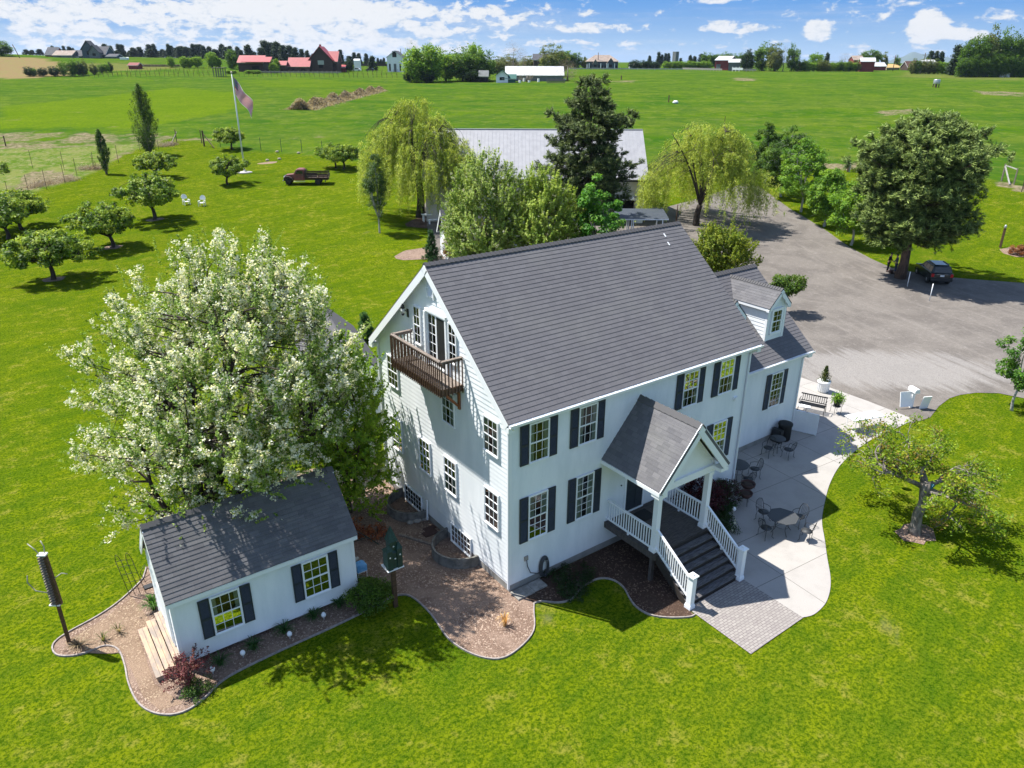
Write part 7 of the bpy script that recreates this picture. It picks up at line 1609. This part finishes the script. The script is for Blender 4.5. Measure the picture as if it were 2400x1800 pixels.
for u, v, w_ in ((797, 118, 16), (817, 131, 18), (829, 124, 14), (840, 125, 13), (857, 126, 13), (884, 136, 8), (891, 139, 8), (898, 136, 9)): far_tree('con', u, v, w_, 'dark pine on the skyline left of the white gabled house', s=560, group='pines left of the white gabled house')
far_tree('con', 874, 132, 20, 'round dark pine standing in front of the low wall left of the white house', vb=165)
far_tree('dark', 818, 139, 18, 'dark bushy tree beside the dark red roofed house', vb=168)
for i, (u, v, w_) in enumerate(((432, 132, 20), (447, 134, 16), (464, 131, 20), (498, 122, 28), (513, 134, 16))): far_tree('light', u, v, w_, 'round bright green tree, %s from the left before the dark pines' % nth(i+1), vb=159, group='round green trees left of the red roofs')
far_tree('light', 402, 132, 16, 'round bright green tree leftmost of the row before the pines', vb=158)
far_tree('green', 546, 119, 26, 'largest round green tree, right beside the dark barn with the red roof', vb=162)
for u, v, w_, vb in ((630, 136, 20, 166), (650, 138, 16, 168), (642, 148, 20, 170), (733, 140, 24, 168), (772, 144, 16, 168)): far_tree('light', u, v, w_, 'light green tree between the red roofed buildings', vb=vb, group='light trees among the red roofs')
GB = 'bushes along the brown field'; bi = 0
for u, v, w_, vb, kd in ((70, 158, 22, 179, 'dark'), (82, 161, 12, 179, 'green'), (102, 160, 22, 179, 'dark'), (128, 157, 24, 179, 'dark'), (150, 147, 18, 178, 'green'), (172, 143, 24, 179, 'green'), (188, 147, 20, 178, 'dark'), (201, 145, 14, 176, 'olive'), (222, 152, 18, 175, 'olive'), (238, 152, 16, 171, 'green'), (250, 147, 16, 170, 'light'), (260, 147, 12, 169, 'dark')): far_tree(kd, u, v, w_, '%s bush from the left in the row between brown field and hay field' % nth(bi), vb=vb, group=GB); bi += 1
far_tree('green', 2, 98, 46, 'big green tree cut by the left edge on the skyline', s=430)
# middle clump
for kd, u, v, w_, vb, lb_ in (('bare', 970, 92, 34, 180, 'bare twiggy tree rising behind the green clump near the white house'), ('light', 975, 112, 60, 193, 'bright green feathery tree at the left end of the middle clump'), ('light', 1012, 104, 56, 193, 'tall green tree second from the left in the middle clump'),
    ('bare', 1030, 106, 40, 182, 'sparse tree with whitish twigs in the middle clump'), ('light', 1045, 120, 60, 190, 'round bright maple in the middle clump'), ('green', 1085, 122, 62, 190, 'dark green tree behind the red leaved one'), ('light', 1112, 103, 50, 188, 'tall airy tree near the right of the middle clump'), ('green', 1132, 124, 50, 190, 'green tree above the dark gazebo'),
    ('red', 1073, 150, 30, 180, 'small dark red leaved tree in the middle clump'), ('light', 1082, 162, 18, 182, 'small yellow green shrub beside the red leaved tree'), ('dark', 960, 168, 26, 193, 'dark shrub at the left foot of the middle clump'), ('dark', 1000, 165, 40, 194, 'dark underbrush in the middle clump'), ('dark', 1105, 165, 40, 192, 'dark bush behind the gazebo'),
    ('olive', 1165, 140, 36, 172, 'brownish bush behind the green shed'), ('bare', 1203, 98, 44, 178, 'bare tall tree behind the long pale roof'), ('bare', 1226, 112, 24, 178, 'smaller bare tree behind the long pale roof'), ('olive', 1195, 135, 44, 168, 'olive coloured tree left behind the long pale roof'), ('olive', 1240, 138, 40, 165, 'olive coloured tree behind the middle of the long pale roof'),
    ('olive', 1288, 119, 44, 180, 'olive tree in front of the long pale roof'), ('olive', 1310, 122, 40, 178, 'olive tree right of the middle of the long pale roof'), ('bare', 1330, 140, 50, 190, 'grey brown brush at the right end of the long pale roof'), ('dark', 1262, 164, 30, 186, 'dark green shrub before the long pale building'), ('green', 1325, 122, 36, 160, 'green tree right behind the long pale building'), ('green', 1348, 126, 28, 160, 'green tree left of the big hip roofed house'), ('olive', 1370, 140, 20, 160, 'reddish brown bush left beside the big hip roofed house'), ('dark', 1300, 160, 34, 188, 'dark shrub by the picket fence'), ('bare', 1235, 168, 40, 192, 'twiggy brush in the yard before the long pale building')):
    far_tree(kd, u, v, w_, lb_, vb=vb)
for u, v, w_ in ((1485, 142, 26), (1505, 143, 30), (1525, 144, 28), (1536, 146, 18)): far_tree('dark', u, v, w_, 'dark dense hedge tree right of the hip roofed house', vb=162, group='dark hedge right of the hip roofed house')
for u, v, w_ in ((1368, 134, 8), (1519, 131, 10), (1540, 123, 12), (1548, 128, 9), (1556, 125, 10), (1563, 125, 10), (1592, 136, 9), (1614, 130, 12), (1624, 132, 12), (1640, 127, 18)): far_tree('con', u, v, w_, 'small dark conifer on the right skyline left of the red barn', s=640, group='conifers on the skyline left of the red barn')
for u in range(1650, 1760, 11): far_tree('green', u, rgf.uniform(126, 131), 20, 'low green tree in the belt behind the white roofed red barn', s=560, group='tree belt behind the white roofed red barn')
for u in range(1558, 1660, 9): far_tree('light', u, rgf.uniform(142, 146), 16, 'low yellow green orchard row tree on the right skyline', s=500, group='orchard rows left of the red barn')
for kd, u, v, w_, s_, lb_ in (('dark', 1746, 120, 28, 430, 'dark conical tree right of the grey shed'), ('green', 1783, 109, 46, 440, 'big round green tree, tallest right of the red barn'), ('olive', 1813, 115, 34, 430, 'olive tree right of the big round tree'), ('bare', 1832, 108, 22, 430, 'grey twiggy tree in the right skyline clump'), ('green', 1852, 112, 26, 430, 'green tree at the right of the skyline clump'), ('light', 1907, 124, 30, 460, 'light green tree left of the lone conifer'), ('con', 1932, 125, 14, 470, 'lone conifer between the light tree and the bare one'),
    ('bare', 1974, 124, 30, 440, 'bare spreading tree left of the farm sheds'), ('green', 2022, 122, 26, 470, 'green tree behind the farm shed with a white roof'), ('green', 2042, 120, 28, 470, 'darker green tree behind the farm shed'), ('olive', 2067, 130, 16, 470, 'small tree left of the blue hills'), ('green', 2097, 134, 12, 480, 'small pale tree before the blue hills'), ('con', 2172, 120, 18, 430, 'left one of three pines beside the brown house'), ('con', 2185, 120, 14, 430, 'middle one of three pines beside the brown house'), ('con', 2197, 122, 16, 430, 'right one of three pines beside the brown house'), ('con', 2231, 108, 30, 380, 'tall dark pine left of the big poplar mass')):
    far_tree(kd, u, v, w_, lb_, s=s_)
for u in list(range(1865, 2010, 10))+list(range(2135, 2250, 10)): far_tree(rgf.choice(['light', 'green', 'olive']), u, rgf.uniform(143, 149), 17, 'low orchard tree in the hedge line of the right skyline', s=430 if u < 2100 else 395, group='low orchard hedge on the right skyline')
for i, (u, v, w_) in enumerate(((2262, 96, 40), (2285, 88, 40), (2307, 84, 40), (2330, 82, 42), (2352, 90, 40), (2372, 92, 36), (2398, 86, 42), (2425, 80, 44))): far_tree('green' if i not in (2, 6) else 'olive', u, v, w_, 'tall silvery green poplar, %s from the left in the mass at the right edge' % nth(i), vb=180, group='poplars at the right edge')
for u in range(2250, 2400, 13): far_tree('green', u, rgf.uniform(128, 140), 24, 'lower green tree at the foot of the right edge poplars', vb=181, group='undergrowth of the right edge poplars')
# buildings
def fb(name, label, cat, u0, u1, ve, vr, dpt, wm, rm, s=None, vb=None, axis='x', rot=0, wins=(), ov=.4):
    p = at(u0, vb) if vb is not None else dep(u0, s); k_ = mpp(p); o = thing(name, label, cat, p, RZW+rot); w_ = (u1-u0)*k_; e_ = ztop(p, ve); a_ = ztop(p, vr)*1.0+ .3
    small_house(o, w_, dpt, max(1, e_), max(a_, e_+.4), wm, rm, ov)
    for (fx, fz, ww, hh, m_) in wins:
        q = MB(); q.box(w_*fx, w_*(fx+ww), -.06, 0, e_*fz, e_*(fz+hh)); q.build('window' if m_ in ('room_shade', 'trim_white') else 'door', m_, o, world=False)
    return o
fb('farmhouse_far', 'dark red house with a gable on the left skyline', 'house', 104, 128, 128, 112, 10, 'redwall', 'darkroof', s=452, axis='y', wins=((.3, .4, .2, .25, 'room_shade'),))
fb('farmhouse_far', 'grey roofed garage wing in front of the dark red house', 'house', 122, 166, 132, 120, 10, 'greywall', 'tanroof', s=446, wins=((.2, .1, .25, .6, 'room_shade'),))
fb('farmhouse_far', 'dark wing with a sloping roof between the red and blue-grey houses', 'house', 162, 190, 132, 119, 9, 'bluewall', 'darkroof', s=450, wins=((.4, .1, .35, .6, 'trim_white'),))
bh_ = fb('farmhouse_far', 'large blue-grey house with steep gables on the left skyline', 'house', 194, 246, 127, 110, 11, 'bluewall', 'darkroof', s=450, wins=((.1, .55, .15, .25, 'room_shade'), (.36, .05, .12, .5, 'room_shade'), (.6, .1, .12, .4, 'room_shade'), (.8, .1, .1, .4, 'room_shade')))
q = MB(); k_ = mpp(bh_.location); 
def front_gable(o, x0, x1, z0, za, wm, rm, y=-1.6, dpt=5):
    q = MB(); q.box(x0, x1, y, y+dpt, 0, z0); q.prism([(x0, z0), (x1, z0), ((x0+x1)/2, za)], (0, 0, 0), X_, Z3, Y_, y, y+dpt); q.build('wall', wm, o, world=False)
    q = MB(); c = (x0+x1)/2
    for sg in (-1, 1): q.bar((c+sg*(c-x0+.5), y+dpt/2-.3, z0-.45*(za-z0)/(c-x0)), (c, y+dpt/2-.3, za+.15), dpt+.6, .18, up=(0, 0, 1))
    q.build('roof', rm, o, world=False)
    q = MB(); q.box(c-.9, c+.9, y-.06, y, z0*.35, z0*.75); q.build('window', 'room_shade', o, world=False)
front_gable(bh_, .5, 7.5, 4.6, 8.6, 'bluewall', 'darkroof'); front_gable(bh_, 5.0, 10.5, 3.2, 6.4, 'greywall', 'darkroof', -3.2)
fb('garage', 'blue-grey garage at the right of the large house on the left skyline', 'garage', 247, 270, 134, 128, 8, 'bluewall', 'darkroof', s=448)
fb('trailer', 'small white trailer parked by the pines on the left skyline', 'trailer', 279, 294, 141, 139, 3, 'plasticwhite', 'plasticwhite', s=430, ov=.05)
fb('shed', 'rusty red low shed above the vineyard on the left', 'shed', 302, 323, 153, 149, 5, 'redwall', 'redwall', vb=162)
for i in range(14): 
    p = at(327+i*8.5, 156); q = MB(); kk = mpp(p); q.box(p.x-.1, p.x+7*kk, p.y-1, p.y+1, p.z, p.z+.9); tag(q.build('hay_bale_stack', 'hay'), 'low tan stack in the long row above the vineyard', 'stack', 'long row of low tan stacks')
q = MB(); p = dep(44, 420); q.tube([p, p+Z3*ztop(p, 104)-R3*2.2], .18, 6); tag(q.build('utility_pole', 'darkwood'), 'leaning utility pole on the left skyline', 'pole')
b1 = fb('barn_far', 'dark timber barn with a red metal roof and porch roof, leftmost of the red roofs', 'barn', 560, 618, 146, 132, 9, 'brownwall', 'redroof', vb=168, wins=((.55, .1, .3, .5, 'room_shade'),)); q = MB(); q.obox((9.0, -1.6, 5.0), X_, Vector((0, 1, .5)).normalized(), Vector((0, -.5, 1)).normalized(), 6.5, 2.3, .1); q.build('porch_roof', 'redroof', b1, world=False)
fb('shed', 'small red roofed shed in the middle of the red roofed group', 'shed', 652, 671, 152, 145, 5, 'brownwall', 'redroof', vb=168)
fb('barn_far', 'long barn with a bright pinkish red roof in the red roofed group', 'barn', 676, 726, 155, 137, 8, 'brownwall', 'redroof', vb=168, wins=((.2, .1, .1, .5, 'room_shade'), (.6, .1, .2, .5, 'room_shade')))
b3 = fb('farmhouse_far', 'tall dark timber house with a red roof at the right of the red roofed group', 'house', 758, 792, 143, 122, 9, 'brownwall', 'redroof', vb=169, wins=((.6, .5, .2, .2, 'room_shade'),)); front_gable(b3, -5.5, 5.0, 5.4, 10.8, 'brownwall', 'redroof', -2.5, 9)
q = MB(); q.box(-1.6, 1.2, -2.62, -2.5, 3.2, 5.0); q.build('window', 'curtain', b3, world=False); q = MB(); q.box(-.9, -.1, 0, .8, 9.5, 11.8); q.build('chimney', 'redroof', b3, world=False)
fb('shed', 'bright red low roof beside the tall timber house', 'shed', 788, 808, 158, 154, 6, 'redwall', 'redroof', vb=168)
wh = thing('farmhouse_far', 'white gabled house on the skyline left of the middle clump', 'house', dep(906, 400), RZW); k_ = mpp(wh.location); w_ = 37*k_; e_ = ztop(wh.location, 134); a_ = ztop(wh.location, 119); small_house(wh, w_, 14, e_, a_, 'white_paint', 'darkroof', .4, axis='y')
q = MB(); q.box(w_*.36, w_*.62, -.08, 0, e_*1.0, e_*1.42); q.build('window', 'room_shade', wh, world=False); [MB().box(w_*a, w_*b_, -.08, 0, .4, e_*.55).build('window', 'room_shade', wh, world=False) for a, b_ in ((.12, .22), (.78, .88))]; MB().box(w_*.42, w_*.58, -.08, 0, 0, e_*.55).build('door', 'greywall', wh, world=False)
p = at(941, 160); q = MB(); q.tube([p, p+Z3*ztop(p, 114)], .2, 6); tag(q.build('utility_pole', 'darkwood'), 'dark utility pole beside the white gabled house', 'pole')
fb('trailer', 'white trailer on the skyline left of the white gabled house', 'trailer', 828, 842, 142, 140, 3, 'plasticwhite', 'plasticwhite', s=430, ov=.05)
def farcar(u, v, label, m):
    p = at(u, v) if v else None; o = thing('far_car', label, 'car', p, RZW); q = MB(); q.prism([(-2.2, .3), (-2.2, .9), (-1.2, 1.0), (-.8, 1.5), (1.0, 1.5), (1.6, 1.0), (2.2, .9), (2.2, .3)], (0, -.9, 0), X_, Z3, Y_, 0, 1.8); q.build('body', m, o, world=False); q = MB(); q.prism([(-.9, 1.0), (-.65, 1.42), (.95, 1.42), (1.35, 1.0)], (0, -.93, 0), X_, Z3, Y_, 0, 1.86); q.build('window', 'carglass', o, world=False)
    for x in (-1.3, 1.3): wheel(o, x, -.82, .34, .34, .2)
farcar(836, 167, 'white car parked beside the red roofed group', 'plasticwhite'); farcar(868, 167, 'dark car parked in front of the low wall', 'carpaint')
gs = fb('shed', 'small green shed with a pale front in the middle of the field edge', 'shed', 1178, 1208, 184, 177, 6, 'greenwall', 'greenwall', vb=194); front_gable(gs, -2.4, 2.0, 2.6, 4.2, 'white_paint', 'greenwall', -.3, 5)
fb('greenhouse', 'long low building with a pale roof behind the olive trees', 'building', 1186, 1320, 176, 158, 12, 'greywall', 'whiteroof', vb=190)
fb('gazebo', 'dark open gazebo with a grey roof in the middle clump', 'gazebo', 1124, 1143, 178, 168, 5, 'opening_shade', 'greywall', vb=193)
for i in range(20): p = at(1282+i*2.2, 195); q = MB(); q.box(p.x-.1, p.x+.1, p.y-.05, p.y+.05, p.z, p.z+1.4); tag(q.build('picket', 'graywood'), 'grey picket of the short fence below the pale roof', 'fence', 'pickets below the pale roof')
for i, (u, v) in enumerate(((1240, 193), (1250, 190), (1262, 192), (1273, 190), (1218, 194), (1228, 191), (1323, 188))): p = at(u, v); q = MB(); q.box(p.x-.35, p.x+.35, p.y-.3, p.y+.3, p.z, p.z+.7+.25*(i % 3)); tag(q.build('yard_clutter', 'plasticwhite'), 'pale item standing in the yard below the pale roof', 'yard item', 'pale items in the far yard')
hp = thing('farmhouse_far', 'large house with a tan hip roof and dark teal walls on the skyline', 'house', at(1378, 162), RZW); k_ = mpp(hp.location); w_ = 70*k_; e_ = ztop(hp.location, 144); a_ = ztop(hp.location, 128.5); q = MB(); q.box(0, w_, 0, 12, -1, e_); q.build('wall', 'bluewall', hp, world=False)
q = MB(); c_ = w_*.25; q.add([(-.8, -.8, e_), (w_+.8, -.8, e_), (w_+.8, 12.8, e_), (-.8, 12.8, e_), (c_, 6, a_), (w_-c_, 6, a_)], [(0, 1, 5, 4), (1, 2, 5), (2, 3, 4, 5), (3, 0, 4)]); q.build('roof', 'tanroof', hp, world=False)
front_gable(hp, w_*.62, w_*.86, e_*.8, e_*1.42, 'bluewall', 'tanroof', -1.5, 6); front_gable(hp, w_*.16, w_*.30, e_*.8, e_*1.25, 'greywall', 'tanroof', -1.2, 6)
for a in (.05, .35, .45, .55, .92): MB().box(w_*a, w_*(a+.05), -.1, 0, e_*.15, e_*.5).build('window', 'room_shade', hp, world=False)
for a in (.02, .40, .60, .64, .86): MB().box(w_*a, w_*a+.4, -2.2, -1.8, 0, e_*.75).build('column', 'white_paint', hp, world=False)
fb('farmhouse_far', 'dark roof peeking between trees left of the hip roofed house', 'house', 1248, 1280, 140, 128, 10, 'brownwall', 'darkroof', s=420)
fb('trailer', 'white camper by the dark hedge right of the hip roofed house', 'trailer', 1475, 1491, 153, 151, 3, 'plasticwhite', 'plasticwhite', vb=161, ov=.05)
p = at(1401, 162); q = MB(); q.tube([p, p+Z3*ztop(p, 123)], .2, 6); tag(q.build('utility_pole', 'darkwood'), 'utility pole in front of the hip roofed house', 'pole')
p = dep(1579, 520); q = MB(); q.box(p.x-1.4, p.x+1.4, p.y-1.4, p.y+1.4, p.z, p.z+ztop(p, 121)); tag(q.build('silo_tower', 'greywall'), 'thin grey tower on the skyline right of the conifers', 'tower')
# pale road wall and fences along the far field edge
def strip_wall(u0, u1, v0, v1, h_, m, label, n=14, name='far_fence'):
    q = MB(); P = [at(u0+(u1-u0)*i/n, v0+(v1-v0)*i/n) for i in range(n+1)]
    for a, b_ in zip(P[:-1], P[1:]): q.bar(a+Z3*h_*.55, b_+Z3*h_*.55, .15, h_*.5); q.bar(a, a+Z3*h_, .2, .2, up=(0, 1, 0))
    return tag(q.build(name, m), label, 'fence')
strip_wall(1335, 1600, 163, 164.5, 1.1, 'pale_concrete', 'long low pale wall along the road at the far field edge', 20, 'far_wall'); strip_wall(1600, 1692, 164.5, 167, 1.6, 'stone', 'weathered grey fence below the white roofed red barn'); strip_wall(1716, 1740, 167, 167.5, 2.2, 'plasticwhite', 'short bright white fence panel in the right field edge', 3); strip_wall(1742, 1772, 167.5, 168, 1.6, 'stone', 'grey fence beside the white fence panel', 4)
fb('barn_far', 'red barn with a white roof on the right skyline', 'barn', 1672, 1706, 141, 133, 14, 'redwall', 'whiteroof', s=455, rot=-.55, wins=((.1, 0, .3, .6, 'greywall'),)); fb('shed', 'grey shed with a pale roof right of the red barn', 'shed', 1704, 1730, 146, 140, 8, 'greywall', 'whiteroof', s=440, rot=-.3)
fb('shed', 'tiny dark brown shed at the edge of the right field', 'shed', 1913, 1930, 156, 153, 5, 'brownwall', 'brownwall', vb=163); fb('farmhouse_far', 'house with a small tower behind the farm sheds', 'house', 1996, 2018, 140, 132, 8, 'redwall', 'tanroof', s=460)
fb('barn_far', 'farm shed with a white roof behind the red shed', 'barn', 2012, 2042, 144, 137, 9, 'redwall', 'whiteroof', s=430, rot=-.3); fb('shed', 'long red shed with a white roof at the far edge of the right field', 'shed', 2028, 2075, 155, 147.5, 8, 'redwall', 'whiteroof', vb=165)
fb('shed', 'tan tarp roofed shelter beside the long red shed', 'shelter', 2078, 2107, 158, 152, 7, 'hay', 'tarpaulin', vb=164); bb = fb('farmhouse_far', 'brown house with a dormer right of the blue hills', 'house', 2127, 2160, 157, 145, 9, 'brownwall', 'terracotta', vb=165); front_gable(bb, 2.5, 5.5, 3.5, 5.2, 'brownwall', 'terracotta', -.5, 4)
fb('farmhouse_far', 'pale roof behind the brown house under the three pines', 'house', 2162, 2188, 146, 142, 8, 'white_paint', 'whiteroof', s=420); fb('trailer', 'whitish trailer under the right edge poplars', 'trailer', 2343, 2366, 173, 171, 3, 'plasticwhite', 'plasticwhite', vb=181, ov=.05)
for u, s_, vt_ in ((2158, 420, 124), (2090, 440, 129)): p = dep(u, s_); q = MB(); q.tube([p, p+Z3*ztop(p, vt_)], .18, 6); q.bar(p+Z3*(ztop(p, vt_)-1)-R3*1.3, p+Z3*(ztop(p, vt_)-1)+R3*1.3, .15, .15); tag(q.build('utility_pole', 'darkwood'), 'utility pole on the right skyline, %s' % ('beside the brown house' if u > 2100 else 'left of the blue hills'), 'pole')
# vineyard posts, pergola, hedges
p0_ = at(300, 178); q = MB(); q.box(-.05, .05, -.05, .05, 0, 1.7); vp = q.build('vineyard_post', 'darkwood', world=False); vp.location = p0_; tag(vp, 'thin dark post of the vineyard rows left of the middle clump', 'post', 'vineyard posts')
cnt = 0
for row, (va, vb_, ua, ub) in enumerate(((182, 179, 120, 420), (176, 172, 240, 520), (169, 167, 300, 500), (180, 179, 420, 500), (179, 183, 560, 940), (173, 176, 600, 940), (168, 172, 850, 945))):
    n = int((ub-ua)/11)
    for i in range(n):
        f_ = i/n; c = vp.copy(); COL.objects.link(c); c.location = at(ua+(ub-ua)*f_+rgf.uniform(-2, 2), va+(vb_-va)*f_); cnt += 1
pg_ = thing('pergola', 'dark open timber shelter at the end of the vineyard', 'pergola', at(516, 180), RZW); q = MB(); w_ = 22*mpp(pg_.location); [q.bar((x, y, 0), (x, y, 3.2), .25, .25, up=(0, 1, 0)) for x in np.linspace(-w_/2, w_/2, 5) for y in (-1.5, 1.5)]; q.box(-w_/2-.6, w_/2+.6, -2, 2, 3.2, 3.5); q.build('frame', 'graywood', pg_, world=False)
for u in (536, 548, 582, 594, 605): far_tree('light', u, 167.5, 14, 'low clipped yellow green hedge in front of the red roofed barn', vb=173, group='clipped hedges before the red roofed barn')
strip_wall(600, 800, 172, 173, 1.2, 'beige_stone', 'low pale stone wall in front of the red roofed group', 18, 'far_wall'); strip_wall(832, 945, 158, 158.5, 2.6, 'brownwall', 'dark terraced hedge wall below the white gabled house', 12, 'far_wall')
for k2 in list(REF):
    for i, r_ in enumerate(REF[k2]):
        if (k2, i) not in USED:
            for ch in list(r_.children): bpy.data.objects.remove(ch)
            bpy.data.objects.remove(r_)
# ------------------------------------------------------------------ air
q = MB(); cx_, cy_ = CAMP[0]+HF[0]*6500, CAMP[1]+HF[1]*6500
q.obox((cx_, cy_, 64), (HR[0], HR[1], 0), (HF[0], HF[1], 0), Z3, 7500, 7500, 66.5)
hm = bpy.data.materials.new('haze'); hm.use_nodes = True; t = hm.node_tree; t.nodes.remove(t.nodes['Principled BSDF'])
pv_ = t.nodes.new('ShaderNodeVolumePrincipled'); pv_.inputs['Density'].default_value = 0.000045; pv_.inputs['Color'].default_value = (.62, .76, 1.0, 1); pv_.inputs['Anisotropy'].default_value = .2
t.links.new(pv_.outputs[0], t.nodes['Material Output'].inputs['Volume']); MT['haze'] = hm
ho = q.build('haze', 'haze'); tag(ho, 'thin blue distance haze over the fields and hills', None, None, 'stuff')
